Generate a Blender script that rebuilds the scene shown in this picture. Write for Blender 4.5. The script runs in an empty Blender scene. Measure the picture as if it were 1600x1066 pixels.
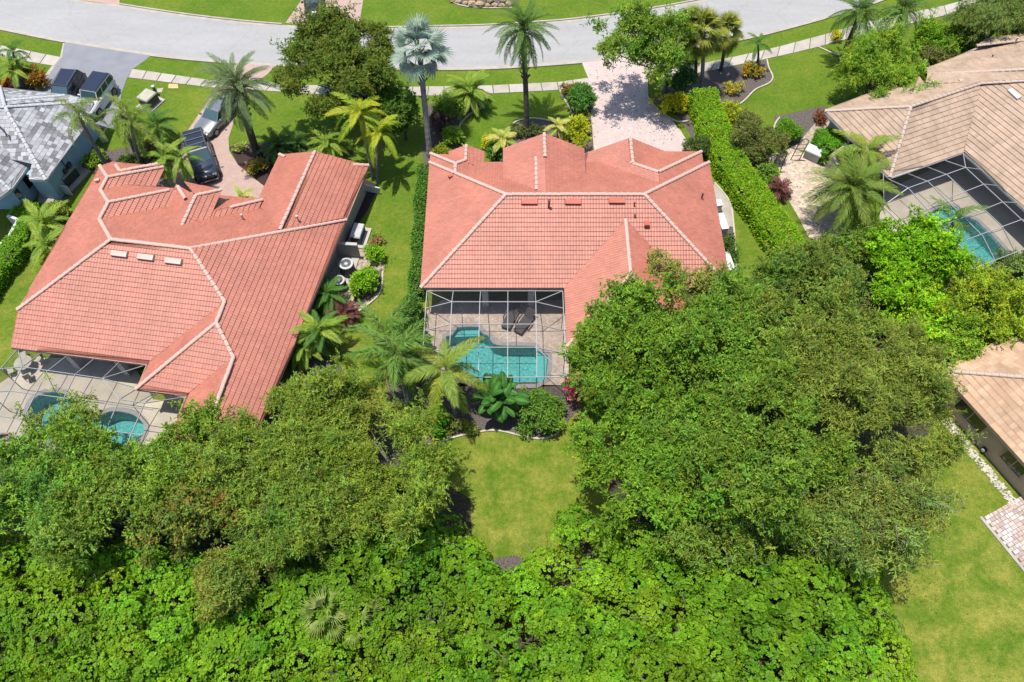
import bpy, math, random
import numpy as np
from mathutils import Matrix, Vector

SC = bpy.context.scene
COL = SC.collection
random.seed(7)
RNG = np.random.default_rng(11)

# ------------------------------------------------------------------ camera
CAM_H, CAM_P, CAM_F = 48.0, math.radians(58.5), 1250.0     # drone height, pitch below horizon, focal length (1600 px wide frame)
cam_data = bpy.data.cameras.new('camera')
cam_data.sensor_width = 36.0
cam_data.sensor_fit = 'HORIZONTAL'
cam_data.lens = 36.0 * CAM_F / 1600.0
cam_data.clip_start = 0.5
cam_data.clip_end = 2000.0
cam = bpy.data.objects.new('camera', cam_data)
COL.objects.link(cam)
cam.location = (0, 0, CAM_H)
cam.rotation_euler = (math.pi / 2 - CAM_P, 0, 0)
SC.camera = cam

# ------------------------------------------------------------------ sky and sun
SUN_VEC = Vector((-0.17, 0.05, 1.0)).normalized()           # towards the sun, nearly overhead
world = bpy.data.worlds.new('World')
SC.world = world
world.use_nodes = True
wn = world.node_tree
wn.nodes.clear()
w_out = wn.nodes.new('ShaderNodeOutputWorld')
w_bg = wn.nodes.new('ShaderNodeBackground')
w_sky = wn.nodes.new('ShaderNodeTexSky')
w_sky.sky_type = 'NISHITA'
w_sky.sun_disc = False
w_sky.sun_elevation = math.asin(SUN_VEC.z)
w_sky.sun_rotation = math.atan2(SUN_VEC.x, SUN_VEC.y)
w_bg.inputs['Strength'].default_value = 0.14
wn.links.new(w_sky.outputs[0], w_bg.inputs[0])
wn.links.new(w_bg.outputs[0], w_out.inputs[0])
sun_data = bpy.data.lights.new('sun', 'SUN')
sun_data.energy = 4.3
sun_data.angle = math.radians(0.55)
sun_data.color = (1.0, 0.96, 0.89)
sun = bpy.data.objects.new('sun', sun_data)
COL.objects.link(sun)
sun.location = (0, 0, 90)
sun.rotation_euler = SUN_VEC.to_track_quat('Z', 'Y').to_euler()
SC.view_settings.view_transform = 'Standard'
SC.view_settings.look = 'None'
SC.view_settings.exposure = 0.8
SC.view_settings.gamma = 1.0
SC.view_settings.use_curve_mapping = False
SC.render.engine = 'CYCLES'
SC.cycles.max_bounces = 6
SC.cycles.transparent_max_bounces = 16
SC.cycles.diffuse_bounces = 3

# ------------------------------------------------------------------ surveying: a pixel of the 1600 px photograph to a point at height z
_s, _c = math.sin(CAM_P), math.cos(CAM_P)
def G(x, y, z=0.0):
    dx, dy = (x - 800.0) / CAM_F, -(y - 533.0) / CAM_F
    d = (dx, _c + dy * _s, -_s + dy * _c)
    t = (z - CAM_H) / d[2]
    return (d[0] * t, d[1] * t, z)

# ------------------------------------------------------------------ materials
MATS = {}
REF = 0.58          # scales the picture-bright colours below to real reflectances
def new_mat(name):
    m = bpy.data.materials.new(name)
    m.use_nodes = True
    MATS[name] = m
    nt = m.node_tree
    return m, nt, nt.nodes['Principled BSDF'], nt.nodes['Material Output']
def nd(nt, typ, **kw):
    n = nt.nodes.new(typ)
    for k, v in kw.items():
        setattr(n, k, v)
    return n
def ramp(nt, stops):
    r = nd(nt, 'ShaderNodeValToRGB')
    cr = r.color_ramp
    while len(cr.elements) < len(stops):
        cr.elements.new(0.5)
    for e, (p, c) in zip(cr.elements, stops):
        e.position = p
        e.color = (*c, 1)
    return r
def plain(name, c, rough=0.7, var=0.15, scale=2.0, bump=0.0, bscale=40.0, metal=0.0, spec=0.5, c2=None, detail=4.0):
    m, nt, b, o = new_mat(name)
    c = tuple(v * REF for v in c); c2 = tuple(v * REF for v in c2) if c2 else None
    tc = nd(nt, 'ShaderNodeTexCoord')
    n = nd(nt, 'ShaderNodeTexNoise'); n.inputs['Scale'].default_value = scale; n.inputs['Detail'].default_value = detail
    nt.links.new(tc.outputs['Object'], n.inputs['Vector'])
    lo = tuple(v * (1 - var) for v in c); hi = c2 if c2 else tuple(min(1, v * (1 + var)) for v in c)
    r = ramp(nt, [(0.3, lo), (0.7, hi)])
    nt.links.new(n.outputs['Fac'], r.inputs[0])
    nt.links.new(r.outputs[0], b.inputs['Base Color'])
    b.inputs['Roughness'].default_value = rough; b.inputs['Metallic'].default_value = metal
    b.inputs['Specular IOR Level'].default_value = spec
    if bump:
        n2 = nd(nt, 'ShaderNodeTexNoise'); n2.inputs['Scale'].default_value = bscale
        nt.links.new(tc.outputs['Object'], n2.inputs['Vector'])
        bp = nd(nt, 'ShaderNodeBump'); bp.inputs['Strength'].default_value = bump; bp.inputs['Distance'].default_value = 0.03
        nt.links.new(n2.outputs['Fac'], bp.inputs['Height']); nt.links.new(bp.outputs[0], b.inputs['Normal'])
    return m
def by_attr(name, rough=0.7, spec=0.3, transl=0.0, noise=0.0, nscale=3.0):
    m, nt, b, o = new_mat(name)
    a = nd(nt, 'ShaderNodeAttribute'); a.attribute_name = 'col'
    src = a.outputs['Color']
    if noise:
        tc = nd(nt, 'ShaderNodeTexCoord')
        n = nd(nt, 'ShaderNodeTexNoise'); n.inputs['Scale'].default_value = nscale; n.inputs['Detail'].default_value = 6
        nt.links.new(tc.outputs['Object'], n.inputs['Vector'])
        r = ramp(nt, [(0.3, (1 - noise,) * 3), (0.7, (1 + noise * 0.6,) * 3)])
        nt.links.new(n.outputs['Fac'], r.inputs[0])
        mx = nd(nt, 'ShaderNodeMix', data_type='RGBA', blend_type='MULTIPLY'); mx.inputs[0].default_value = 1
        nt.links.new(src, mx.inputs[6]); nt.links.new(r.outputs[0], mx.inputs[7])
        src = mx.outputs[2]
    nt.links.new(src, b.inputs['Base Color'])
    b.inputs['Roughness'].default_value = rough; b.inputs['Specular IOR Level'].default_value = spec
    if transl:
        t = nd(nt, 'ShaderNodeBsdfTranslucent'); nt.links.new(src, t.inputs['Color'])
        ms = nd(nt, 'ShaderNodeMixShader'); ms.inputs[0].default_value = transl
        nt.links.new(b.outputs[0], ms.inputs[1]); nt.links.new(t.outputs[0], ms.inputs[2]); nt.links.new(ms.outputs[0], o.inputs[0])
    return m
def pavers(name, c1, c2, mortar, scale=5.0, rough=0.85, width=0.5, height=0.25, patch=0.25, rot=0.0):
    m, nt, b, o = new_mat(name)
    c1, c2, mortar = (tuple(v * REF for v in q) for q in (c1, c2, mortar))
    tc = nd(nt, 'ShaderNodeTexCoord')
    mp = nd(nt, 'ShaderNodeMapping'); mp.inputs['Rotation'].default_value = (0, 0, rot)
    nt.links.new(tc.outputs['Object'], mp.inputs['Vector'])
    br = nd(nt, 'ShaderNodeTexBrick')
    br.inputs['Scale'].default_value = scale; br.inputs['Color1'].default_value = (*c1, 1); br.inputs['Color2'].default_value = (*c2, 1)
    br.inputs['Mortar'].default_value = (*mortar, 1); br.inputs['Mortar Size'].default_value = 0.012
    br.inputs['Brick Width'].default_value = width; br.inputs['Row Height'].default_value = height
    nt.links.new(mp.outputs[0], br.inputs['Vector'])
    n = nd(nt, 'ShaderNodeTexNoise'); n.inputs['Scale'].default_value = 1.3; n.inputs['Detail'].default_value = 8; n.inputs['Roughness'].default_value = 0.75
    nt.links.new(tc.outputs['Object'], n.inputs['Vector'])
    r = ramp(nt, [(0.3, (1 - patch,) * 3), (0.7, (1 + patch * 0.5,) * 3)])
    nt.links.new(n.outputs['Fac'], r.inputs[0])
    mx = nd(nt, 'ShaderNodeMix', data_type='RGBA', blend_type='MULTIPLY'); mx.inputs[0].default_value = 1
    nt.links.new(br.outputs['Color'], mx.inputs[6]); nt.links.new(r.outputs[0], mx.inputs[7])
    nt.links.new(mx.outputs[2], b.inputs['Base Color'])
    bp = nd(nt, 'ShaderNodeBump'); bp.inputs['Strength'].default_value = 0.4; bp.inputs['Distance'].default_value = 0.01; bp.invert = True
    nt.links.new(br.outputs['Fac'], bp.inputs['Height']); nt.links.new(bp.outputs[0], b.inputs['Normal'])
    b.inputs['Roughness'].default_value = rough
    return m
def lawn(name):
    m, nt, b, o = new_mat(name)
    tc = nd(nt, 'ShaderNodeTexCoord')
    def noise(s, d=4, rg=0.6):
        n = nd(nt, 'ShaderNodeTexNoise'); n.inputs['Scale'].default_value = s; n.inputs['Detail'].default_value = d; n.inputs['Roughness'].default_value = rg
        nt.links.new(tc.outputs['Object'], n.inputs['Vector']); return n
    def mix(f, a, bb, mode='MIX'):
        x = nd(nt, 'ShaderNodeMix', data_type='RGBA', blend_type=mode)
        if isinstance(f, float): x.inputs[0].default_value = f
        else: nt.links.new(f, x.inputs[0])
        for i, v in ((6, a), (7, bb)):
            if isinstance(v, tuple): x.inputs[i].default_value = (*v, 1)
            else: nt.links.new(v, x.inputs[i])
        return x.outputs[2]
    n1 = noise(0.16, 5, 0.62); n2 = noise(0.6, 6, 0.65); n3 = noise(3.5, 6, 0.7); n4 = noise(14.0, 5, 0.75)
    r1 = ramp(nt, [(0.32, (0.074, 0.150, 0.010)), (0.5, (0.098, 0.170, 0.014)), (0.68, (0.145, 0.195, 0.022))])
    nt.links.new(n1.outputs['Fac'], r1.inputs[0])
    r2 = ramp(nt, [(0.39, (0, 0, 0)), (0.64, (0.8,) * 3)])
    nt.links.new(n2.outputs['Fac'], r2.inputs[0])
    # the rear lawns are drier than the watered front ones: straw shows where y (north) is small
    sx = nd(nt, 'ShaderNodeSeparateXYZ'); nt.links.new(tc.outputs['Object'], sx.inputs[0])
    mr = nd(nt, 'ShaderNodeMapRange'); mr.inputs[1].default_value = 14.0; mr.inputs[2].default_value = 46.0; mr.inputs[3].default_value = 1.0; mr.inputs[4].default_value = 0.22
    nt.links.new(sx.outputs[1], mr.inputs[0])
    mm = nd(nt, 'ShaderNodeMath', operation='MULTIPLY'); nt.links.new(r2.outputs[0], mm.inputs[0]); nt.links.new(mr.outputs[0], mm.inputs[1])
    c = mix(mm.outputs[0], r1.outputs[0], (0.285, 0.265, 0.062))
    r3 = ramp(nt, [(0.3, (0.70, 0.74, 0.66)), (0.7, (1.25, 1.18, 1.15))]); nt.links.new(n3.outputs['Fac'], r3.inputs[0])
    c = mix(1.0, c, r3.outputs[0], 'MULTIPLY')
    r4 = ramp(nt, [(0.28, (0.52, 0.56, 0.5)), (0.72, (1.42, 1.36, 1.45))]); nt.links.new(n4.outputs['Fac'], r4.inputs[0])
    c = mix(1.0, c, r4.outputs[0], 'MULTIPLY')
    c = mix(1.0, c, (REF * 1.20, REF * 1.24, REF * 1.0), 'MULTIPLY')
    nt.links.new(c, b.inputs['Base Color'])
    b.inputs['Roughness'].default_value = 0.95; b.inputs['Specular IOR Level'].default_value = 0.15
    bp = nd(nt, 'ShaderNodeBump'); bp.inputs['Strength'].default_value = 0.6; bp.inputs['Distance'].default_value = 0.05
    nt.links.new(n4.outputs['Fac'], bp.inputs['Height']); nt.links.new(bp.outputs[0], b.inputs['Normal'])
    return m

lawn('lawn')
def asphalt(name, c):
    m, nt, b, o = new_mat(name)
    tc = nd(nt, 'ShaderNodeTexCoord')
    def noise(s, d, st=(1, 1, 1)):
        mp = nd(nt, 'ShaderNodeMapping'); mp.inputs['Scale'].default_value = st; nt.links.new(tc.outputs['Object'], mp.inputs[0])
        n = nd(nt, 'ShaderNodeTexNoise'); n.inputs['Scale'].default_value = s; n.inputs['Detail'].default_value = d; n.inputs['Roughness'].default_value = .7
        nt.links.new(mp.outputs[0], n.inputs['Vector']); return n
    src = None
    for n, lo, hi, a, b_ in ((noise(.35, 8, (.35, 1.6, 1)), .88, 1.06, .3, .7), (noise(2.2, 8), .93, 1.05, .3, .7), (noise(30, 3), .9, 1.08, .3, .7)):
        r = ramp(nt, [(a, (lo,) * 3), (b_, (hi,) * 3)]); nt.links.new(n.outputs['Fac'], r.inputs[0])
        if src is None: src = r.outputs[0]
        else:
            x = nd(nt, 'ShaderNodeMix', data_type='RGBA', blend_type='MULTIPLY'); x.inputs[0].default_value = 1; nt.links.new(src, x.inputs[6]); nt.links.new(r.outputs[0], x.inputs[7]); src = x.outputs[2]
    v = nd(nt, 'ShaderNodeTexVoronoi', feature='DISTANCE_TO_EDGE'); v.inputs['Scale'].default_value = .16
    w = noise(1.2, 5); ad = nd(nt, 'ShaderNodeMix', data_type='RGBA', blend_type='ADD'); ad.inputs[0].default_value = .9
    nt.links.new(tc.outputs['Object'], ad.inputs[6]); nt.links.new(w.outputs['Color'], ad.inputs[7]); nt.links.new(ad.outputs[2], v.inputs['Vector'])
    r = ramp(nt, [(0.0, (.72,) * 3), (0.006, (1,) * 3)]); nt.links.new(v.outputs['Distance'], r.inputs[0])
    x = nd(nt, 'ShaderNodeMix', data_type='RGBA', blend_type='MULTIPLY'); x.inputs[0].default_value = .6; nt.links.new(src, x.inputs[6]); nt.links.new(r.outputs[0], x.inputs[7])
    y = nd(nt, 'ShaderNodeMix', data_type='RGBA', blend_type='MULTIPLY'); y.inputs[0].default_value = 1; y.inputs[7].default_value = (*c, 1); nt.links.new(x.outputs[2], y.inputs[6])
    nt.links.new(y.outputs[2], b.inputs['Base Color']); b.inputs['Roughness'].default_value = .92
asphalt('asphalt', (0.245, 0.240, 0.233))
plain('asphalt_dark', (0.26, 0.265, 0.29), 0.9, 0.10, 0.9, 0.25, 60, detail=9)
plain('concrete', (0.47, 0.415, 0.355), 0.9, 0.14, 1.2, 0.15, 50, detail=8)
plain('concrete_white', (0.52, 0.47, 0.41), 0.85, 0.07, 1.5, 0.1, 50)
plain('curbing', (0.56, 0.50, 0.37), 0.9, 0.12, 3.0)
plain('mulch', (0.10, 0.078, 0.066), 0.95, 0.45, 9.0, 0.9, 30, c2=(0.20, 0.16, 0.138), detail=8)
plain('leaf_floor', (0.055, 0.048, 0.022), 0.95, 0.5, 7.0, 0.9, 30, c2=(0.10, 0.085, 0.035), detail=8)
plain('mulch_red', (0.045, 0.022, 0.020), 0.95, 0.4, 9.0, 0.9, 30, detail=8)
plain('stone_bed', (0.42, 0.34, 0.25), 0.9, 0.4, 4.0, 0.8, 12, detail=8)
pavers('paver_main', (0.72, 0.58, 0.53), (0.60, 0.47, 0.43), (0.40, 0.33, 0.31), 4.5, patch=0.12, rot=0.7)
pavers('paver_pink', (0.60, 0.42, 0.35), (0.52, 0.35, 0.29), (0.26, 0.19, 0.17), 4.5, patch=0.14, rot=0.6)
pavers('paver_patio', (0.78, 0.65, 0.50), (0.60, 0.44, 0.32), (0.38, 0.30, 0.23), 2.6, patch=0.45, rot=0.4, width=0.6, height=0.4)
pavers('paver_lanai', (0.74, 0.60, 0.47), (0.56, 0.42, 0.34), (0.34, 0.28, 0.24), 3.2, patch=0.40, width=0.5, height=0.33)
plain('deck_beige', (0.55, 0.48, 0.37), 0.85, 0.12, 0.9, 0.1, 40)
plain('coping', (0.33, 0.31, 0.29), 0.8, 0.12, 4.0)
plain('pool_plaster_caustics', (0.34, 0.58, 0.56), 0.6, 0.2, 5.5, c2=(0.70, 0.90, 0.86), detail=3)  # pale mottling in the plaster colour stands in for rippling sunlight
plain('pool_shelf', (0.62, 0.75, 0.74), 0.6, 0.08, 6.0)
by_attr('roof_red', 0.55, 0.5, noise=0.13, nscale=0.55)
by_attr('roof_tan', 0.75, 0.3, noise=0.2, nscale=0.8)
by_attr('roof_grey', 0.7, 0.3, noise=0.06, nscale=2.0)
plain('ridge_red', (0.66, 0.42, 0.34), 0.7, 0.12, 3.0)
plain('ridge_tan', (0.56, 0.43, 0.34), 0.75, 0.12, 3.0)
plain('ridge_grey', (0.50, 0.50, 0.51), 0.7, 0.25, 6.0)
plain('deck_red', (0.25, 0.07, 0.05), 0.9)
plain('fascia_pink', (0.52, 0.36, 0.30), 0.7)
plain('fascia_white', (0.72, 0.71, 0.68), 0.6)
plain('fascia_tan', (0.36, 0.27, 0.20), 0.7)
plain('stucco_cream', (0.46, 0.41, 0.33), 0.9, 0.08, 1.0)
plain('stucco_brown', (0.66, 0.47, 0.34), 0.9, 0.08, 1.0)
plain('stucco_blue', (0.36, 0.54, 0.66), 0.9, 0.07, 1.0)
plain('stucco_white', (0.72, 0.71, 0.69), 0.85, 0.05, 2.0)
plain('stucco_grey', (0.40, 0.385, 0.36), 0.9, 0.05, 1.0)
plain('vent_red', (0.52, 0.10, 0.055), 0.6)
plain('pipe_dark', (0.16, 0.03, 0.03), 0.6)
plain('vent_cream', (0.60, 0.46, 0.38), 0.6)
plain('alum_white', (0.42, 0.42, 0.42), 0.4, 0.03)
plain('alum_grey', (0.30, 0.30, 0.30), 0.45, 0.05)
plain('metal_black', (0.02, 0.02, 0.022), 0.45, 0.2)
plain('plastic_grey', (0.10, 0.105, 0.11), 0.6)
plain('unit_dark', (0.055, 0.06, 0.065), 0.5)
plain('unit_light', (0.52, 0.52, 0.50), 0.5)
plain('unit_tan', (0.40, 0.36, 0.28), 0.6)
plain('utility_green', (0.14, 0.14, 0.10), 0.6)
plain('utility_top', (0.46, 0.44, 0.33), 0.6)
plain('cover_yellow', (0.60, 0.46, 0.20), 0.7)
plain('bark', (0.15, 0.12, 0.095), 0.95, 0.35, 6.0, 0.6, 20)
plain('bark_grey', (0.26, 0.23, 0.205), 0.95, 0.25, 6.0, 0.6, 20)
plain('bark_dark', (0.085, 0.065, 0.052), 0.95, 0.35, 6.0, 0.6, 20)
plain('palm_shaft', (0.20, 0.26, 0.09), 0.6, 0.2)
plain('gravel', (0.62, 0.57, 0.47), 0.9, 0.3, 5.0)
plain('rock', (0.46, 0.34, 0.20), 0.9, 0.35, 3.0, 0.6, 8)
plain('paint_black', (0.012, 0.014, 0.018), 0.22, 0.05, spec=0.6)
plain('paint_navy', (0.016, 0.022, 0.045), 0.25, 0.05, spec=0.6)
plain('paint_pickup', (0.07, 0.085, 0.12), 0.25, 0.05, metal=0.35)
plain('paint_white', (0.80, 0.80, 0.79), 0.3, 0.02)
plain('paint_silver', (0.42, 0.41, 0.41), 0.25, 0.03, metal=0.7)
plain('car_glass', (0.02, 0.035, 0.04), 0.06, 0.05, spec=0.8)
plain('car_windscreen', (0.06, 0.12, 0.13), 0.08, 0.05, spec=0.8)
plain('tyre', (0.015, 0.015, 0.015), 0.9)
plain('rim', (0.35, 0.35, 0.36), 0.3, metal=0.8)
plain('lamp_clear', (0.7, 0.7, 0.7), 0.15)
plain('lamp_red', (0.4, 0.02, 0.02), 0.2)
plain('chrome', (0.65, 0.65, 0.66), 0.15, metal=1.0)
plain('window_glass', (0.02, 0.028, 0.035), 0.08, spec=0.8)
plain('wicker', (0.060, 0.045, 0.04), 0.7, 0.3, 30)
plain('wood', (0.30, 0.20, 0.11), 0.8, 0.2, 5)
by_attr('leaf', 0.55, 0.16, 0.42)
by_attr('leaf_matt', 0.7, 0.2, 0.25)
by_attr('petal', 0.6, 0.2, 0.3)
by_attr('paver_piece', 0.85, 0.3, noise=0.2, nscale=8)

m, nt, b, o = new_mat('screen_mesh')            # insect screen: mostly holes, fine dark threads
tr = nd(nt, 'ShaderNodeBsdfTransparent'); tr.inputs[0].default_value = (1, 1, 1, 1)
df = nd(nt, 'ShaderNodeBsdfDiffuse'); df.inputs[0].default_value = (0.035, 0.037, 0.045, 1)
ms = nd(nt, 'ShaderNodeMixShader'); ms.inputs[0].default_value = 0.17
nt.links.new(tr.outputs[0], ms.inputs[1]); nt.links.new(df.outputs[0], ms.inputs[2]); nt.links.new(ms.outputs[0], o.inputs[0])
m, nt, b, o = new_mat('pool_water')
tr = nd(nt, 'ShaderNodeBsdfTransparent'); tr.inputs[0].default_value = (0.44, 0.78, 0.76, 1)
gl = nd(nt, 'ShaderNodeBsdfGlossy'); gl.inputs['Roughness'].default_value = 0.04
fr = nd(nt, 'ShaderNodeFresnel'); fr.inputs[0].default_value = 1.33
tc = nd(nt, 'ShaderNodeTexCoord')
nz = nd(nt, 'ShaderNodeTexNoise'); nz.inputs['Scale'].default_value = 3.5; nz.inputs['Detail'].default_value = 3
nt.links.new(tc.outputs['Object'], nz.inputs['Vector'])
bp = nd(nt, 'ShaderNodeBump'); bp.inputs['Strength'].default_value = 0.35; bp.inputs['Distance'].default_value = 0.05
nt.links.new(nz.outputs['Fac'], bp.inputs['Height'])
nt.links.new(bp.outputs[0], gl.inputs['Normal']); nt.links.new(bp.outputs[0], fr.inputs['Normal'])
ms = nd(nt, 'ShaderNodeMixShader')
nt.links.new(fr.outputs[0], ms.inputs[0]); nt.links.new(tr.outputs[0], ms.inputs[1]); nt.links.new(gl.outputs[0], ms.inputs[2]); nt.links.new(ms.outputs[0], o.inputs[0])

# ------------------------------------------------------------------ objects
def tag(o, label=None, cat=None, group=None, kind=None):
    for k, v in (('label', label), ('category', cat), ('group', group), ('kind', kind)):
        if v: o[k] = v
    return o
def thing(name, label, cat, loc=(0, 0, 0), group=None, kind=None):
    o = bpy.data.objects.new(name, None)
    o.empty_display_size = 0.3
    o.location = loc
    COL.objects.link(o)
    return tag(o, label, cat, group, kind)
def origin(o):
    p = Vector((0, 0, 0))
    while o is not None:
        p = p + o.location
        o = o.parent
    return p
def link(name, me, parent=None, loc=None):
    o = bpy.data.objects.new(name, me)
    COL.objects.link(o)
    if parent is not None: o.parent = parent
    if loc is not None: o.location = loc
    return o
class MB:
    """collects pieces in world coordinates; build() links them as ONE mesh object"""
    def __init__(s):
        s.v = []; s.n = 0; s.f = []; s.c = []; s.big = []
    def add(s, v, f, col=None):
        v = np.asarray(v, float).reshape(-1, 3)
        s.v.append(v)
        s.f.extend([tuple(int(i) + s.n for i in q) for q in f])
        s.c.append(np.tile(np.array(col if col is not None else (0.5, 0.5, 0.5)), (len(v), 1)) if np.ndim(col) < 2 else np.asarray(col, float))
        s.n += len(v)
        return s
    def quads(s, v, q, col):
        """many quads at once: v (N,3), q (M,4) indices into v, col (N,3)"""
        s.v.append(np.asarray(v, float)); s.big.append(np.asarray(q, np.int64) + s.n); s.c.append(np.asarray(col, float)); s.n += len(v)
        return s
    def box(s, c, size, yaw=0.0, top=1.0, col=None):
        x, y, z = (d / 2 for d in size)
        v = [(-x, -y, -z), (x, -y, -z), (x, y, -z), (-x, y, -z), (-x * top, -y * top, z), (x * top, -y * top, z), (x * top, y * top, z), (-x * top, y * top, z)]
        ca, sa = math.cos(yaw), math.sin(yaw)
        v = [(c[0] + a * ca - b_ * sa, c[1] + a * sa + b_ * ca, c[2] + d) for a, b_, d in v]
        return s.add(v, [(0, 3, 2, 1), (4, 5, 6, 7), (0, 1, 5, 4), (1, 2, 6, 5), (2, 3, 7, 6), (3, 0, 4, 7)], col)
    def prism(s, pts, z0, z1, col=None):
        n = len(pts)
        a = sum(pts[i][0] * pts[(i + 1) % n][1] - pts[(i + 1) % n][0] * pts[i][1] for i in range(n))
        if a < 0: pts = pts[::-1]
        v = [(p[0], p[1], z0) for p in pts] + [(p[0], p[1], z1) for p in pts]
        f = [tuple(range(n))[::-1], tuple(range(n, 2 * n))] + [(i, (i + 1) % n, n + (i + 1) % n, n + i) for i in range(n)]
        return s.add(v, f, col)
    def poly(s, pts, col=None):
        return s.add(pts, [tuple(range(len(pts)))], col)
    def bar(s, a, b_, w, h=None, col=None):
        a, b_ = Vector(a), Vector(b_)
        d = (b_ - a).normalized()
        up = Vector((0, 0, 1)) if abs(d.z) < 0.95 else Vector((0, 1, 0))
        sd = d.cross(up).normalized() * (w / 2); u = sd.cross(d).normalized() * ((h or w) / 2)
        v = [a - sd - u, a + sd - u, a + sd + u, a - sd + u, b_ - sd - u, b_ + sd - u, b_ + sd + u, b_ - sd + u]
        return s.add([tuple(p) for p in v], [(3, 2, 1, 0), (4, 5, 6, 7), (0, 1, 5, 4), (1, 2, 6, 5), (2, 3, 7, 6), (3, 0, 4, 7)], col)
    def tube(s, path, radii, n=8, col=None, cap=True):
        P_ = [Vector(p) for p in path]
        if np.ndim(radii) == 0: radii = [radii] * len(P_)
        v = []
        for i, p in enumerate(P_):
            d = (P_[min(i + 1, len(P_) - 1)] - P_[max(i - 1, 0)]).normalized()
            ref = Vector((1, 0, 0)) if abs(d.x) < 0.8 else Vector((0, 1, 0))
            a = d.cross(ref).normalized(); b_ = d.cross(a).normalized()
            for k in range(n):
                t = 2 * math.pi * k / n
                v.append(tuple(p + (a * math.cos(t) + b_ * math.sin(t)) * radii[i]))
        f = [(i * n + k, i * n + (k + 1) % n, (i + 1) * n + (k + 1) % n, (i + 1) * n + k) for i in range(len(P_) - 1) for k in range(n)]
        if cap:
            f += [tuple(range(n))[::-1], tuple(range((len(P_) - 1) * n, len(P_) * n))]
        return s.add(v, f, col)
    def ball(s, c, r, seg=10, rings=6, jitter=0.0, col=None, rng=random):
        r = (r, r, r) if np.ndim(r) == 0 else r
        v = [(c[0], c[1], c[2] - r[2])]
        for i in range(1, rings):
            ph = -math.pi / 2 + math.pi * i / rings
            for k in range(seg):
                t = 2 * math.pi * k / seg; j = 1 + rng.uniform(-jitter, jitter)
                v.append((c[0] + r[0] * math.cos(ph) * math.cos(t) * j, c[1] + r[1] * math.cos(ph) * math.sin(t) * j, c[2] + r[2] * math.sin(ph) * j))
        v.append((c[0], c[1], c[2] + r[2]))
        f = [(0, 1 + (k + 1) % seg, 1 + k) for k in range(seg)]
        for i in range(rings - 2):
            f += [(1 + i * seg + k, 1 + i * seg + (k + 1) % seg, 1 + (i + 1) * seg + (k + 1) % seg, 1 + (i + 1) * seg + k) for k in range(seg)]
        e = len(v) - 1
        f += [(e - seg + k, e - seg + (k + 1) % seg, e) for k in range(seg)]
        return s.add(v, f, col)
    def mesh(s, name, base=(0, 0, 0), smooth=False):
        v = np.concatenate(s.v) - np.array(base)
        me = bpy.data.meshes.new(name)
        loops = [np.array([i for q in s.f for i in q], np.int64)] if s.f else []
        tot = [np.array([len(q) for q in s.f], np.int64)] if s.f else []
        for q in s.big:
            loops.append(q.ravel()); tot.append(np.full(len(q), q.shape[1], np.int64))
        loops = np.concatenate(loops); tot = np.concatenate(tot)
        me.vertices.add(len(v)); me.vertices.foreach_set('co', v.astype(np.float32).ravel())
        me.loops.add(len(loops)); me.loops.foreach_set('vertex_index', loops.astype(np.int32))
        st = np.concatenate(([0], np.cumsum(tot)[:-1]))
        me.polygons.add(len(tot)); me.polygons.foreach_set('loop_start', st.astype(np.int32))
        try: me.polygons.foreach_set('loop_total', tot.astype(np.int32))
        except Exception: pass
        c = np.concatenate(s.c)
        at = me.color_attributes.new('col', 'FLOAT_COLOR', 'POINT')
        at.data.foreach_set('color', np.concatenate([c, np.ones((len(c), 1))], 1).astype(np.float32).ravel())
        me.update(calc_edges=True)
        me.polygons.foreach_set('use_smooth', np.full(len(tot), bool(smooth)))
        return me
    def build(s, name, mat, parent=None, smooth=False, label=None, cat=None, group=None, kind=None):
        base = origin(parent) if parent is not None else None
        if base is None:
            v = np.concatenate(s.v); base = Vector(((v[:, 0].min() + v[:, 0].max()) / 2, (v[:, 1].min() + v[:, 1].max()) / 2, v[:, 2].min())) if kind != 'structure' else Vector((0, 0, 0))
            o = link(name, s.mesh(name, base, smooth)); o.location = base
        else:
            o = link(name, s.mesh(name, base, smooth), parent)
        o.data.materials.append(MATS[mat])
        return tag(o, label, cat, group, kind)
def gpoly(pts, z=0.0):
    return [G(x, y, z) if len(p) == 2 else p for p in pts for x, y in [p[:2]]]
def smooth_line(pts, n=4, closed=False):
    """Catmull-Rom through 3D points"""
    P_ = [np.array(p, float) for p in pts]; out = []; m_ = len(P_)
    rg = range(m_) if closed else range(m_ - 1)
    for i in rg:
        if closed: a, b_, c, d = P_[i - 1], P_[i], P_[(i + 1) % m_], P_[(i + 2) % m_]
        else: a, b_, c, d = P_[max(i - 1, 0)], P_[i], P_[i + 1], P_[min(i + 2, m_ - 1)]
        for k in range(n):
            t = k / n
            out.append(tuple(0.5 * ((2 * b_) + (-a + c) * t + (2 * a - 5 * b_ + 4 * c - d) * t * t + (-a + 3 * b_ - 3 * c + d) * t ** 3)))
    if not closed: out.append(tuple(P_[-1]))
    return out
def offset_line(line, d):
    out = []
    for i, p in enumerate(line):
        a = np.array(line[max(i - 1, 0)][:2]); b_ = np.array(line[min(i + 1, len(line) - 1)][:2])
        t = (b_ - a) / (np.linalg.norm(b_ - a) + 1e-9)
        out.append((p[0] - t[1] * d, p[1] + t[0] * d, p[2]))
    return out
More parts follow.
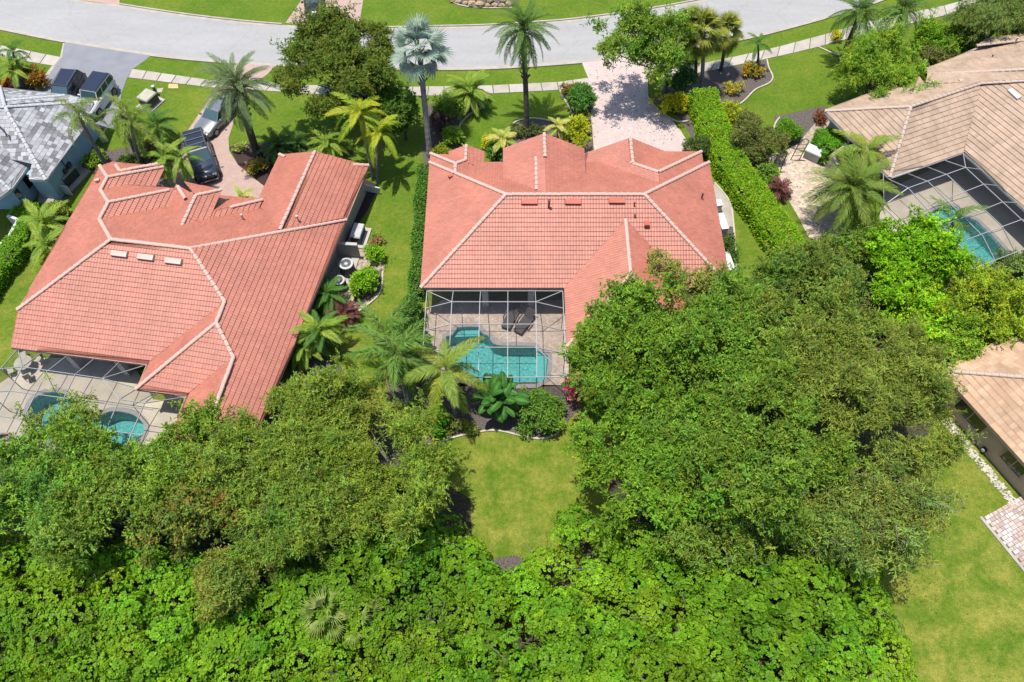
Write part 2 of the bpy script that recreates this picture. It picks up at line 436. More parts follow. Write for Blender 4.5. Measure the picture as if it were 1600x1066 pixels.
def strip(mb, l0, l1, z0=None, z1=None):
    """flat or solid ribbon between two lines"""
    n = len(l0)
    if z1 is None:
        mb.add(list(l0) + list(l1), [(i, i + 1, n + i + 1, n + i) for i in range(n - 1)])
    else:
        v = [(p[0], p[1], z0) for p in l0] + [(p[0], p[1], z0) for p in l1] + [(p[0], p[1], z1) for p in l0] + [(p[0], p[1], z1) for p in l1]
        f = []
        for i in range(n - 1):
            f += [(2 * n + i, 2 * n + i + 1, 3 * n + i + 1, 3 * n + i), (i, i + 1, 2 * n + i + 1, 2 * n + i), (n + i, 3 * n + i, 3 * n + i + 1, n + i + 1)]
        f += [(0, 2 * n, 3 * n, n), (n - 1, 2 * n - 1, 4 * n - 1, 3 * n - 1)]
        mb.add(v, f)

# ================================================================== GROUND, ROAD, PATHS

def gp(l, z=0.0): return [G(x, y, z) for x, y in l]
main_pool = gp([(715, 513), (732, 511.5), (748, 512), (751, 519), (757, 523.5), (763, 526), (766, 532), (771, 538), (780, 541), (800, 541.5), (835, 542), (840, 549), (848, 553), (856, 556.5), (855, 575), (853, 592), (838, 601), (800, 602), (739, 601.5), (732, 594), (727, 585), (712, 577), (700, 562), (697, 545), (697, 527), (707, 524)])
west_pool = smooth_line(gp([(46, 650), (49, 632), (60, 620), (78, 614), (100, 616), (125, 640), (150, 652), (172, 644), (195, 645), (214, 652), (226, 668), (215, 690), (170, 700), (110, 690), (60, 688)]), 3, True)[:-1]
tan_pool = gp([(1449, 338), (1462, 328), (1478, 321), (1494, 325), (1500, 336), (1525, 346), (1552, 372), (1574, 396), (1571, 410), (1545, 419), (1517, 421), (1500, 392), (1490, 362), (1466, 354)])

# the lawn is one sheet to the horizon with the three pool basins dug out of it
import bmesh
bm = bmesh.new(); edges = []
for loop in ([(-400, -300), (400, -300), (400, 500), (-400, 500)], [p[:2] for p in main_pool], [p[:2] for p in west_pool], [p[:2] for p in tan_pool]):
    vs = [bm.verts.new((p[0], p[1], 0)) for p in loop]
    edges += [bm.edges.new((vs[i], vs[(i + 1) % len(vs)])) for i in range(len(vs))]
bmesh.ops.triangle_fill(bm, use_beauty=True, use_dissolve=False, edges=edges)
me = bpy.data.meshes.new('lawn'); bm.to_mesh(me); bm.free(); me.materials.append(MATS['lawn'])
tag(link('lawn', me), kind='structure')
def flat(name, pts, mat, z=0.006, kind='structure', **kw):
    m_ = MB(); m_.poly([(p[0], p[1], z) for p in (G(*q) if len(q) == 2 else q for q in pts)])
    o = m_.build(name, mat, kind=kind); 
    return tag(o, **kw) if kw else o
near_px = [(-160, 12), (-60, 32), (0, 45.6), (101, 66), (236, 87), (337, 97), (452, 104.5), (600, 108), (714, 109), (800, 106), (909, 98), (980, 90), (1050, 81), (1130, 68), (1200, 53), (1306, 24), (1380, 0), (1480, -40), (1600, -95)]
far_px = [(-160, -62), (0, -28), (121, 0), (187, 8), (286, 23), (400, 36), (499, 42), (600, 44), (694, 42), (765, 40), (873, 33), (927, 27), (1000, 17), (1080, 3), (1150, -12), (1250, -38), (1380, -80), (1520, -130)]
near = smooth_line([G(*p) for p in near_px], 5); far = smooth_line([G(*p) for p in far_px], 5)
mb = MB(); mb.poly([(p[0], p[1], 0.008) for p in near] + [(p[0], p[1], 0.008) for p in far[::-1]]); mb.build('road', 'asphalt', kind='structure')
def kerb(line, side, x0, x1):
    seg = [p for p in line if x0 <= p[0] <= x1]
    if len(seg) < 2: return
    m_ = MB(); strip(m_, offset_line(seg, 0.0), offset_line(seg, side * 0.16), 0.0, 0.10); m_.build('kerb', 'concrete', kind='structure')
def gutter(line, side):
    m_ = MB(); strip(m_, [(p[0], p[1], 0.016) for p in offset_line(line, -side * 0.32)], [(p[0], p[1], 0.016) for p in line]); m_.build('gutter', 'concrete', kind='structure')
gutter(near, -1); gutter(far, 1)
xg = lambda a, b_: G(a, b_)[0]
for x0, x1 in ((-90, xg(101, 66)), (xg(236, 87), xg(372, 98)), (xg(430, 104), xg(909, 98)), (xg(1046, 82), 90)):
    kerb(near, -1, x0, x1)
for x0, x1 in ((-90, xg(120, 0)), (xg(187, 8), xg(446, 37)), (xg(560, 43), 90)):
    kerb(far, 1, x0, x1)

flat('driveway_asphalt', [(101, 66), (170, 77.5), (236, 87), (222, 98), (207, 108), (198, 123), (190, 145), (186, 170), (178, 200), (120, 200), (55, 175), (58, 152), (66, 132), (85, 105), (97, 90)], 'asphalt_dark', 0.012)
flat('driveway_edging', [(101, 66), (97, 90), (85, 105), (66, 132), (58, 152), (50, 152), (59, 132), (80, 105), (93.5, 90), (99, 66)], 'concrete', 0.016)
flat('driveway_brick', [(372, 98.5), (430, 103), (418, 116), (396, 132), (374, 164), (363, 198), (357, 216), (358, 236), (372, 258), (392, 275), (414, 292), (418, 322), (330, 318), (255, 300), (270, 262), (291, 208), (303, 190), (330, 150), (346, 124)], 'paver_pink', 0.012)
flat('driveway_paved', [(909, 98), (962, 91.5), (1046, 82), (1028, 100), (1012, 128), (1013, 152), (1026, 170), (1048, 187), (1064, 205), (1078, 228), (1086, 252), (1060, 280), (900, 290), (918, 262), (928, 235), (925, 200), (924, 150), (919, 122)], 'paver_main', 0.012)
flat('driveway_across_road', [(446, 36), (500, 41), (560, 43), (566, 10), (572, -30), (480, -30), (470, 2)], 'paver_pink', 0.012)
flat('driveway_up_the_road', [(120, 0), (187, 8), (186, -25), (100, -30)], 'paver_pink', 0.012)

# sidewalks: every slab is a piece of its own
def walk(top_px, bot_px, n):
    t = [np.array(G(*p)) for p in top_px]; b_ = [np.array(G(*p)) for p in bot_px]
    root = tag(link('sidewalk', None), kind='structure')
    root.location = (t[0][0], t[0][1], 0)
    def at(line, f):
        L = [0]
        for i in range(len(line) - 1): L.append(L[-1] + np.linalg.norm(line[i + 1] - line[i]))
        return np.array([np.interp(f * L[-1], L, [p[k] for p in line]) for k in (0, 1)])
    for i in range(n):
        f0, f1 = i / n, (i + 1) / n
        q = [at(t, f0), at(t, f1), at(b_, f1), at(b_, f0)]
        c = sum(q) / 4
        q = [c + (p - c) * (1 - 0.05 / np.linalg.norm(p - c)) for p in q]
        m_ = MB(); m_.prism([tuple(p) for p in q], 0.0, 0.045 + random.uniform(0, .006)); m_.build('slab', random.choice(['concrete', 'concrete', 'concrete', 'concrete_white']), root)
walk([(-90, 52), (0, 71), (97, 90)], [(-90, 70), (0, 90), (85, 104)], 8)
walk([(207, 108), (318, 124), (346, 127)], [(200, 122), (300, 134), (336, 138)], 6)
walk([(404, 128), (463, 132), (560, 137), (694, 135)], [(390, 141), (463, 146), (560, 152), (694, 150)], 12)
walk([(694, 135), (760, 134), (872, 128.5), (919, 122)], [(694, 150), (757, 147.5), (875, 141.5), (923, 135)], 9)
walk([(1040, 109), (1085, 102), (1198, 78), (1300, 51), (1345, 36), (1480, 8), (1560, -15)], [(1030, 127), (1100, 113), (1198, 93), (1276, 75), (1330, 60), (1480, 24), (1570, 2)], 22)

# planting beds and their concrete curbing
flat('mulch_bed', [(664, 205), (668, 165), (700, 150), (757, 147), (762, 158), (751, 170), (735, 179), (722, 191), (716, 205), (715, 219), (724, 227), (735, 252), (690, 262), (664, 268), (660, 240)], 'mulch')
flat('mulch_bed', [(875, 142), (924, 136), (927, 240), (905, 265), (850, 262), (790, 262), (770, 240), (800, 200), (806, 191), (820, 187), (838, 186), (867, 192), (883, 195), (893, 187), (893, 177), (885, 161), (878, 151)], 'mulch')
flat('mulch_bed', [(1060, 122), (1085, 116), (1198, 94), (1201, 107), (1207, 121), (1201, 131), (1180, 141), (1164, 157), (1149, 169), (1148, 178), (1157, 191), (1180, 215), (1190, 260), (1110, 260), (1062, 185), (1020, 155)], 'mulch')
flat('mulch_bed', [(-60, 150), (30, 122), (60, 112), (85, 120), (62, 150), (40, 190), (-60, 200)], 'mulch_red')
flat('mulch_bed', [(145, 225), (172, 235), (235, 225), (268, 225), (288, 210), (285, 300), (160, 290), (140, 260), (118, 300), (80, 330), (100, 290), (128, 255)], 'mulch')
flat('mulch_bed', [(358, 230), (372, 226), (440, 222), (520, 225), (560, 240), (500, 250), (440, 262), (405, 300), (398, 276), (372, 258)], 'mulch_red')
flat('mulch_bed', [(570, 280), (592, 290), (574, 330), (560, 350), (545, 392), (520, 400), (540, 340)], 'mulch_red')
flat('stone_bed', [(560, 372), (598, 392), (600, 430), (592, 458), (565, 484), (540, 500), (498, 498), (515, 430), (530, 395)], 'stone_bed')
flat('mulch_bed', [(562, 432), (598, 420), (594, 458), (560, 480), (552, 470)], 'mulch', 0.010)
flat('mulch_bed', [(600, 590), (612, 640), (614, 659), (622, 669), (650, 692), (671, 695), (702, 686), (735, 678), (774, 673), (817, 682), (845, 686), (868, 680), (876, 671), (905, 640), (895, 596), (655, 600)], 'mulch')
flat('mulch_bed', [(1210, 180), (1222, 180), (1290, 165), (1300, 190), (1330, 230), (1300, 262), (1262, 232), (1240, 235), (1225, 232), (1210, 215)], 'mulch', 0.006)
flat('mulch_bed', [(1130, 355), (1146, 355), (1148, 372), (1149, 412), (1150, 440), (1110, 440)], 'mulch')
flat('mulch_bed', [(700, -20), (704, 2), (720, 9), (760, 13), (800, 13), (812, 2), (820, -20)], 'mulch')
flat('mulch_bed', [(754, 880), (780, 871), (806, 868), (824, 876), (822, 892), (790, 900), (752, 894)], 'mulch')
flat('mulch_bed', [(505, 520), (520, 560), (600, 640), (640, 720), (560, 760), (420, 700), (420, 640), (470, 560)], 'mulch', 0.010)
flat('forest_floor', [(-60, 735), (290, 735), (310, 690), (420, 660), (520, 600), (640, 720), (735, 780), (738, 850), (760, 898), (800, 918), (860, 870), (950, 800), (960, 640), (1480, 620), (1440, 700), (1400, 760), (1370, 900), (1400, 1066), (1400, 1300), (-200, 1300)], 'leaf_floor', 0.003)
flat('mulch_bed', [(1255, 400), (1300, 372), (1372, 372), (1440, 372), (1518, 436), (1612, 400), (1660, 440), (1640, 500), (1482, 560), (1400, 560), (1180, 560), (1150, 470), (1180, 440), (1240, 440)], 'leaf_floor', 0.005)
flat('walkway_stone', [(1198, 245), (1235, 232), (1262, 240), (1310, 262), (1330, 300), (1330, 360), (1290, 380), (1264, 372), (1248, 340), (1222, 296)], 'paver_patio', 0.012)
flat('stone_bed', [(1240, 232), (1262, 236), (1300, 195), (1286, 178)], 'stone_bed', 0.010)
mb = MB(); mb.prism([G(*p)[:2] for p in [(1116, 286), (1140, 317), (1144, 335), (1146, 355), (1122, 356), (1105, 330)]], 0, 0.07); mb.build('utility_slab', 'concrete', kind='structure')
def curb(px, closed=False, h=0.11, w=0.12):
    ln = smooth_line([G(*p) for p in px], 5, closed)
    m_ = MB(); strip(m_, offset_line(ln, w / 2), offset_line(ln, -w / 2), 0.0, h); m_.build('garden_curb', 'curbing', kind='structure')
curb([(758, 147.5), (761, 156), (752, 169), (735, 179), (722, 191), (716, 205), (715, 219), (724, 228), (732, 236)])
curb([(875, 142), (878, 151), (885, 161), (893, 177), (893, 187), (883, 195)])
curb([(800, 197), (806, 191), (820, 187), (838, 186), (867, 192), (880, 202)])
curb([(924, 137), (925, 170), (924.5, 190), (929, 215)], w=0.1)
curb([(1198, 94), (1201, 107), (1207, 121), (1201, 131), (1180, 141), (1164, 157), (1149, 169), (1148, 178), (1157, 191)])
curb([(1218, 184), (1211, 194), (1209, 206), (1213, 222)])
curb([(1008, 140), (1014, 156), (1032, 175), (1056, 190), (1076, 190)], w=0.12)
curb([(610, 638), (614, 659), (622, 669), (650, 692), (671, 695), (702, 686), (735, 678), (774, 673), (817, 682), (845, 686), (868, 680), (876, 671)])
curb([(598, 425), (594, 458), (565, 484), (540, 500)])
curb([(1116, 286), (1140, 317), (1146, 355), (1148, 385), (1150, 425)], w=0.14)
curb([(702, 0), (720, 9.5), (760, 13.5), (800, 13)])
curb([(1278, 74), (1300, 84), (1312, 88)])
# gravel drip line along the orange roofed house and its paver path, pavers laid one by one
mb = MB(); r_ = random.Random(5)
for i in range(420):
    t = r_.random(); q = r_.uniform(-0.3, 0.3)
    a = Vector(G(1476, 655)); b_ = Vector(G(1588, 792))
    p = a.lerp(b_, t); nrm = Vector((-(b_ - a).y, (b_ - a).x, 0)).normalized(); p += nrm * q
    s_ = r_.uniform(.05, .12); mb.ball((p.x, p.y, s_ * .3), (s_, s_ * .8, s_ * .6), 5, 3, 0.3, rng=r_)
mb.build('gravel_strip', 'gravel', kind='stuff', label='pale gravel drip strip along the brown wall', cat='gravel')
path_root = tag(link('paver_path', None), kind='structure')
pa = Vector(G(1537, 808)); pb = Vector(G(1582, 783)); pc = Vector(G(1640, 945))
ux = (pb - pa).normalized(); uy = ux.cross(Vector((0, 0, -1))).normalized()
if (pc - pa).dot(uy) < 0: uy = -uy
path_root.location = pa
ang = math.atan2(uy.y, uy.x)
r_ = random.Random(3); pal = [(0.62, 0.50, 0.46), (0.52, 0.38, 0.35), (0.66, 0.58, 0.54), (0.58, 0.44, 0.38), (0.70, 0.63, 0.60)]
for j in range(20):
    x = -0.2 * (j % 2)
    while x < 4.4:
        w = 0.40 if r_.random() < .6 else 0.2
        c = pa + ux * (x + w / 2) + uy * (j * 0.24 + .12)
        m_ = MB(); m_.box((c.x, c.y, 0.04), (0.225, w - .018, 0.06 + r_.uniform(0, .012)), ang, .97, tuple(v * REF for v in r_.choice(pal))); m_.build('paver', 'paver_piece', path_root)
        x += w
mb = MB(); mb.prism([tuple((pa + ux * -.3 + uy * -.1)[:2]), tuple((pa + ux * -.12 + uy * -.1)[:2]), tuple((pa + ux * -.12 + uy * 4.9)[:2]), tuple((pa + ux * -.3 + uy * 4.9)[:2])], 0, .09); mb.build('path_edging', 'concrete', path_root)

# ================================================================== HOUSES
class Tiles:
    """courses of roof tiles laid on roof planes: real stepped, ribbed geometry"""
    def __init__(s, course=0.33, tile=0.20, lift=0.046, rib=0.014, cols=None, seed=1, flat_tile=False, vary=0.025):
        s.vary = vary
        s.course, s.tile, s.lift, s.rib, s.cols, s.flat = course, tile, lift, rib, cols, flat_tile
        s.rng = np.random.default_rng(seed); s.mb = MB(); s.deck = MB()
    def face(s, pts, inset=0.0):
        P_ = np.array(pts, float)
        c0 = P_.mean(0)
        u_, w_, vt = np.linalg.svd(P_ - c0)
        n = vt[2]; n = n if n[2] > 0 else -n
        up = np.array([0, 0, 1.0]) - n * n[2]; up /= np.linalg.norm(up)
        u = np.cross(up, n); u /= np.linalg.norm(u)
        uv = np.stack([(P_ - c0) @ u, (P_ - c0) @ up], 1)
        s.deck.poly([tuple(c0 + a * u + b_ * up - n * 0.03) for a, b_ in uv])
        v0, v1 = uv[:, 1].min(), uv[:, 1].max()
        nr = max(1, int(round((v1 - v0) / s.course)))
        def cut(v):
            xs = []
            for i in range(len(uv)):
                a, b_ = uv[i], uv[(i + 1) % len(uv)]
                if (a[1] <= v) != (b_[1] <= v):
                    xs.append(a[0] + (b_[0] - a[0]) * (v - a[1]) / (b_[1] - a[1]))
            return sorted(xs)
        for r in range(nr):
            lo, hi = v0 + (v1 - v0) * r / nr, v0 + (v1 - v0) * (r + 1) / nr
            e = (hi - lo) * 0.02
            xm, xl, xh = cut((lo + hi) / 2), cut(lo + e), cut(hi - e)
            for k in range(0, len(xm) - 1, 2):
                l = (xl[k], xl[k + 1]) if len(xl) == len(xm) else (xm[k], xm[k + 1])
                h = (xh[k], xh[k + 1]) if len(xh) == len(xm) else (xm[k], xm[k + 1])
                wd = xm[k + 1] - xm[k]
                if wd < 0.04: continue
                if s.flat:
                    sh = s.rng.uniform(0, 1)
                    g = (np.arange(math.floor(min(l[0], h[0]) / s.tile) - 1, math.ceil(max(l[1], h[1]) / s.tile) + 2) + sh) * s.tile
                else:
                    g = np.arange(math.floor(min(l[0], h[0]) / s.tile), math.ceil(max(l[1], h[1]) / s.tile) + 1) * s.tile
                ga, gb = g[:-1], g[1:]
                keep = np.maximum(np.clip(gb, *l) - np.clip(ga, *l), np.clip(gb, *h) - np.clip(ga, *h)) > 0.004
                ga, gb = ga[keep], gb[keep]; nt_ = len(ga)
                if nt_ == 0: continue
                tl = s.rng.normal(0, 0.005, nt_)
                if s.flat: cs = [ga + 0.012, gb]; hs = [0.0, 0.0]
                else: cs = [ga, ga + s.tile * 0.32, ga + s.tile * 0.66, gb]; hs = [0.0, s.rib, s.rib, 0.0]
                m_ = len(cs)
                rows = []
                for cl, v, dz in ((l, lo, s.lift), (h, hi, 0.0), (l, lo + 0.02, -0.015)):
                    for q, hh in zip(cs, hs):
                        x = np.clip(q, cl[0], cl[1])
                        d = dz + (hh if dz >= 0 else 0) + tl * (1 if dz > 0 else 0)
                        rows.append(c0 + x[:, None] * u + v * up + np.broadcast_to(d, x.shape)[:, None] * n)
                V = np.stack(rows, 1)                       # tile, 3*m, 3
                idx = []
                for q in range(m_ - 1):
                    idx.append([q, q + 1, m_ + q + 1, m_ + q]); idx.append([2 * m_ + q, 2 * m_ + q + 1, q + 1, q])
                idx = np.array(idx)
                F = (np.arange(nt_)[:, None, None] * (3 * m_) + idx[None]).reshape(-1, 4)
                cc = s.cols[s.rng.integers(0, len(s.cols), nt_)] * s.rng.uniform(1 - s.vary, 1 + s.vary, (nt_, 1))
                s.mb.quads(V.reshape(-1, 3), F, np.repeat(cc, 3 * m_, 0))
    def build(s, root, mat, deckmat):
        o = s.mb.build('roof_tiles', mat, root); o['kind'] = 'stuff'
        s.deck.build('roof_deck', deckmat, root)
def cap_mesh(name, mat, L=0.45, r=0.145, n=6):
    m_ = MB(); v = []; 
    for x, rr, dz in ((0, r, 0.03), (L, r * 0.84, 0.0), (0, r * .75, -0.02)):
        for k in range(n + 1):
            t = math.pi * k / n; v.append((x, rr * math.cos(t), rr * 0.72 * math.sin(t) + dz))
    f = [(k, k + 1, n + 2 + k, n + 1 + k) for k in range(n)] + [(2 * n + 2 + k, 2 * n + 3 + k, k + 1, k) for k in range(n)]
    m_.add(v, f); me = m_.mesh(name); me.materials.append(MATS[mat]); return me
CAPS = {k: cap_mesh('ridge_tile', m_) for k, m_ in (('red', 'ridge_red'), ('tan', 'ridge_tan'), ('grey', 'ridge_grey'))}
def ridge(root, a, b_, kind='red', step=0.42, lift=0.03):
    a, b_ = Vector(a), Vector(b_)
    if a.z > b_.z: a, b_ = b_, a                        # lower end first: caps overlap downhill
    d = b_ - a; n = max(1, round(d.length / step)); d_ = d.normalized()
    y = Vector((0, 0, 1)).cross(d_).normalized(); z = d_.cross(y)
    R = Matrix((d_, y, z)).transposed().to_4x4()
    o0 = origin(root)
    for i in range(n):
        p = a + d * (i / n) + z * lift - o0
        o = link('ridge_tile', CAPS[kind], root)
        R2 = R @ Matrix.Rotation(random.uniform(-.035, .035), 4, 'Z')
        o.matrix_local = Matrix.Translation(p) @ R2 @ Matrix.Scale(d.length / n / 0.42, 4, (1, 0, 0))
def fascia(mb, pts, h=0.2, t=0.04):
    for a, b_ in zip(pts[:-1], pts[1:]):
        a, b_ = Vector(a), Vector(b_)
        mb.bar((a.x, a.y, a.z - h / 2 - .02), (b_.x, b_.y, b_.z - h / 2 - .02), t, h)
RED = 0.84 * REF * np.array([(0.605, 0.200, 0.126), (0.62, 0.209, 0.133), (0.59, 0.19, 0.118), (0.635, 0.22, 0.142)])
TAN = REF * np.array([(0.50, 0.355, 0.25), (0.53, 0.385, 0.275), (0.47, 0.33, 0.23), (0.515, 0.365, 0.258)])
ORANGE = REF * np.array([(0.56, 0.36, 0.225), (0.60, 0.40, 0.25), (0.53, 0.335, 0.21), (0.63, 0.43, 0.28)])
GREY = 0.78 * REF * np.array([(0.60, 0.60, 0.61), (0.52, 0.52, 0.53), (0.40, 0.40, 0.41), (0.30, 0.30, 0.305), (0.23, 0.23, 0.235), (0.56, 0.56, 0.57), (0.63, 0.63, 0.64)])
def vent_box(root, p, yaw, pitch_dir, mat='vent_red', size=(1.15, 0.42, 0.16)):
    """low roof vent lying on the slope; pitch_dir = uphill direction in plan, roof pitch 1:2"""
    m_ = MB(); w, d, h = size
    v = [(-w / 2, -d / 2, 0), (w / 2, -d / 2, 0), (w / 2, d / 2, 0), (-w / 2, d / 2, 0), (-w / 2 + .03, -d / 2 + .03, h), (w / 2 - .03, -d / 2 + .03, h), (w / 2 - .03, d / 2 - .05, h * .75), (-w / 2 + .03, d / 2 - .05, h * .75)]
    m_.add(v, [(4, 5, 6, 7), (0, 1, 5, 4), (1, 2, 6, 5), (2, 3, 7, 6), (3, 0, 4, 7)])
    me = m_.mesh('roof_vent'); me.materials.append(MATS[mat])
    up = Vector((pitch_dir[0], pitch_dir[1], 0.5)).normalized()
    x = Vector((pitch_dir[1], -pitch_dir[0], 0)).normalized(); z = x.cross(up)
    o = link('roof_vent', me, root)
    o.matrix_local = Matrix.Translation(Vector(p) + z * .06 - origin(root)) @ Matrix((x, up, z)).transposed().to_4x4()
    return o
def pipe(root, p, h=0.6, r=0.06, mat='pipe_dark', cap=True):
    m_ = MB(); m_.tube([(p[0], p[1], p[2] - .1), (p[0], p[1], p[2] + h)], r, 7)
    if cap: m_.tube([(p[0], p[1], p[2] + h), (p[0], p[1], p[2] + h + .08)], r * 1.5, 7)
    return m_.build('vent_pipe', mat, root)
def window(root, a, b_, z0, z1, nrm, panes=2, frame='alum_grey'):
    """window set in a wall between plan points a and b_ ; nrm points outwards"""
    a, b_, nrm = Vector((*a[:2], 0)), Vector((*b_[:2], 0)), Vector((*nrm[:2], 0)).normalized()
    d = (b_ - a); L = d.length; d.normalize(); yaw = math.atan2(d.y, d.x)
    m_ = MB(); o = nrm * .03
    for z in (z0, z1): m_.box((*(a + d * L / 2 + o)[:2], z), (L + .08, .09, .07), yaw)
    for k in range(panes + 1): m_.box((*(a + d * L * k / panes + o)[:2], (z0 + z1) / 2), (.06, .08, z1 - z0 - .075), yaw)
    w = m_.build('window', frame, root)
    for k in range(panes):
        m_ = MB(); m_.box((*(a + d * L * (k + .5) / panes + nrm * .012)[:2], (z0 + z1) / 2), (L / panes - .065, .03, z1 - z0 - .075), yaw); m_.build('pane', 'window_glass', w)
    return w

# ------------------------------------------------------------------ middle house (red hip roof)
L_, R_, B_, T_ = -6.28, 15.05, 31.87, 43.57
ZE = 3.0; YM = (B_ + T_) / 2; ZR = ZE + (T_ - B_) / 4; XL, XR = L_ + (T_ - B_) / 2, R_ - (T_ - B_) / 2
house = thing('house', 'coral red tiled house between the pale paved driveway and the small rear lawn', 'house', (4.4, 37.7, 0))
t = Tiles(cols=RED, seed=2)
A, B, C, D = (L_, B_, ZE), (R_, B_, ZE), (R_, T_, ZE), (L_, T_, ZE); E1_, E2_ = (XL, YM, ZR), (XR, YM, ZR)
WX, WZ, WL, WR = 7.87, 5.13, 3.61, 12.13; WY0, WY1 = 36.13, 31.4; WB = WY1 - (WX - WL)
t.face([A, (WL, B_, ZE), (WX, WY0, WZ), (WR, B_, ZE), B, E2_, E1_])
t.face([D, A, E1_]); t.face([B, C, E2_]); t.face([C, D, E1_, E2_])
t.face([(WL, B_, ZE), (WL, WB, ZE), (WX, WY1, WZ), (WX, WY0, WZ)])
t.face([(WR, B_, ZE), (WX, WY0, WZ), (WX, WY1, WZ), (WR, WB, ZE)])
t.face([(WL, WB, ZE), (WR, WB, ZE), (WX, WY1, WZ)])
for a, b_ in ((E1_, E2_), (A, E1_), (D, E1_), (B, E2_), (C, E2_), ((WX, WY0, WZ), (WX, WY1, WZ)), ((WL, WB, ZE), (WX, WY1, WZ)), ((WR, WB, ZE), (WX, WY1, WZ))): ridge(house, a, b_)
def gable(t, root, x, hw, zr, y0, y1, hip=0.0, left=True, right=True, cap0=None, cap1=None, lo=None, ro=None):
    """gable running along y, ridge at x; front end y1 may be hipped; lo/ro: other half widths"""
    hl, hr = lo or hw, ro or hw
    yh = y1 - hip
    if left: t.face([(x - hl, y0, zr - hl / 2), (x, y0, zr), (x, yh, zr), (x - hl, yh + (hl if hip else 0), zr - hl / 2)])
    if right: t.face([(x, y0, zr), (x + hr, y0, zr - hr / 2), (x + hr, yh + (hr if hip else 0), zr - hr / 2), (x, yh, zr)])
    if hip: t.face([(x - hl, yh + hl, zr - hl / 2), (x + hr, yh + hr, zr - hr / 2), (x, yh, zr)])
    ridge(root, (x, cap0 or y0, zr), (x, cap1 or yh, zr))
    if hip:
        ridge(root, (x - hl, yh + hl, zr - hl / 2), (x, yh, zr)); ridge(root, (x + hr, yh + hr, zr - hr / 2), (x, yh, zr))
# entry gable in two steps, garage gable, pyramid beside it, small gable at the street corner
gable(t, house, 2.37, 3.02, 5.90, 37.8, 43.65, cap0=41.25)
ridge(house, (1.72, 38.4, 5.575), (1.72, 41.55, 5.575))
gable(t, house, 9.0, 3.35, 4.16, 41.6, 45.0, cap0=42.3, left=False)
t.face([(5.65, 45.0, 2.485), (9.0, 45.0, 4.16), (9.0, 42.36, 4.16), (10.6, 40.76, 4.95), (10.6, 39.2, 4.95), (5.65, 39.2, 2.485)])
py_ax, py_ay, py_z = 10.62, 40.75, 4.93
t.face([(py_ax - 4.0, 44.75, 2.93), (14.62, 44.75, 2.93), (py_ax, py_ay, py_z)]); t.face([(14.62, 36.75, 2.93), (py_ax, 36.75, py_z), (py_ax, py_ay, py_z), (14.62, 44.75, 2.93)])
ridge(house, (14.62, 44.75, 2.93), (py_ax, py_ay, py_z)); ridge(house, (py_ax - 1.75, py_ay + 1.75, py_z - .875), (py_ax, py_ay, py_z))
F2X, F2Z, F2Y = -4.22, 4.03, 42.45
t.face([(-6.26, 41.2, F2Z - 1.02), (F2X, 41.2, F2Z), (F2X, F2Y, F2Z), (-6.26, F2Y + 2.04, F2Z - 1.02)])
t.face([(F2X, 41.2, F2Z), (-2.15, 41.2, F2Z - 1.03), (-2.15, F2Y + 2.07, F2Z - 1.03), (F2X, F2Y, F2Z)])
t.face([(-6.26, F2Y + 2.04, F2Z - 1.02), (-2.15, F2Y + 2.07, F2Z - 1.03), (F2X, F2Y, F2Z)])
ridge(house, (F2X, 41.4, F2Z), (F2X, F2Y, F2Z)); ridge(house, (-6.26, F2Y + 2.04, F2Z - 1.02), (F2X, F2Y, F2Z)); ridge(house, (F2X, F2Y, F2Z), (F2X + .7, F2Y + .7, F2Z - .35))
gable(t, house, F2X + .72, 1.35, F2Z - .34, 42.9, 44.7, cap0=43.1)
t.build(house, 'roof_red', 'deck_red')
mb = MB()
fascia(mb, [D, A, (WL, B_, ZE), (WL, WB, ZE), (WR, WB, ZE), (WR, B_, ZE), B, C]); fascia(mb, [(-2.2, T_, ZE), (-.6, T_, ZE)]); fascia(mb, [(4.9, T_, ZE), (5.7, T_, ZE)])
for x, hw, zr, y in ((2.37, 3.02, 5.90, 43.66), (9.0, 3.35, 4.16, 45.01), (F2X + .72, 1.35, F2Z - .34, 44.71)):
    fascia(mb, [(x - hw, y, zr - hw / 2), (x, y, zr), (x + hw, y, zr - hw / 2)])
mb.build('fascia', 'fascia_pink', house)
w_ = MB()
w_.prism([(L_ + .65, 34.6), (WL + .6, 34.6), (WL + .6, WB + .6), (WR - .6, WB + .6), (WR - .6, B_ + .6), (R_ - .65, B_ + .6), (R_ - .65, T_ - .6), (L_ + .65, T_ - .6)], 0, 2.78); w_.prism([(-.3, 43.0), (5.0, 43.0), (5.0, 43.4), (-.3, 43.4)], 0, 4.25); w_.prism([(6.1, 42.9), (11.9, 42.9), (11.9, 44.6), (6.1, 44.6)], 0, 2.3); w_.prism([(-5.7, 42.9), (-2.3, 42.9), (-2.3, 44.3), (-5.7, 44.3)], 0, 2.8); w_.prism([(11.95, 42.9), (14.2, 42.9), (14.2, 44.3), (11.95, 44.3)], 0, 2.7)
w_.build('wall', 'stucco_cream', house)
for x in (-1.9, 1.35): 
    m_ = MB(); m_.prism([(x - .22, 32.25), (x + .22, 32.25), (x + .22, 32.7), (x - .22, 32.7)], 0, 2.78); m_.build('column', 'stucco_white', house)
window(house, (-4.9, 34.6), (-2.6, 34.6), 0.2, 2.3, (0, -1), 2); window(house, (-.9, 34.6), (2.9, 34.6), 0.1, 2.35, (0, -1), 4)
bk = lambda y: ZE + (y - B_) / 2
for px, py in ((827, 320), (895, 320), (963, 319)):
    q = Vector(G(px, py, 5.4)); vent_box(house, (q.x, q.y, bk(q.y)), 0, (0, 1))
for px, py, h in ((857, 333, .75), (989, 331, .35), (991, 343, .25)):
    q = Vector(G(px, py, 5.0)); pipe(house, (q.x, q.y, bk(q.y)), h, .07 if h > .5 else .045)
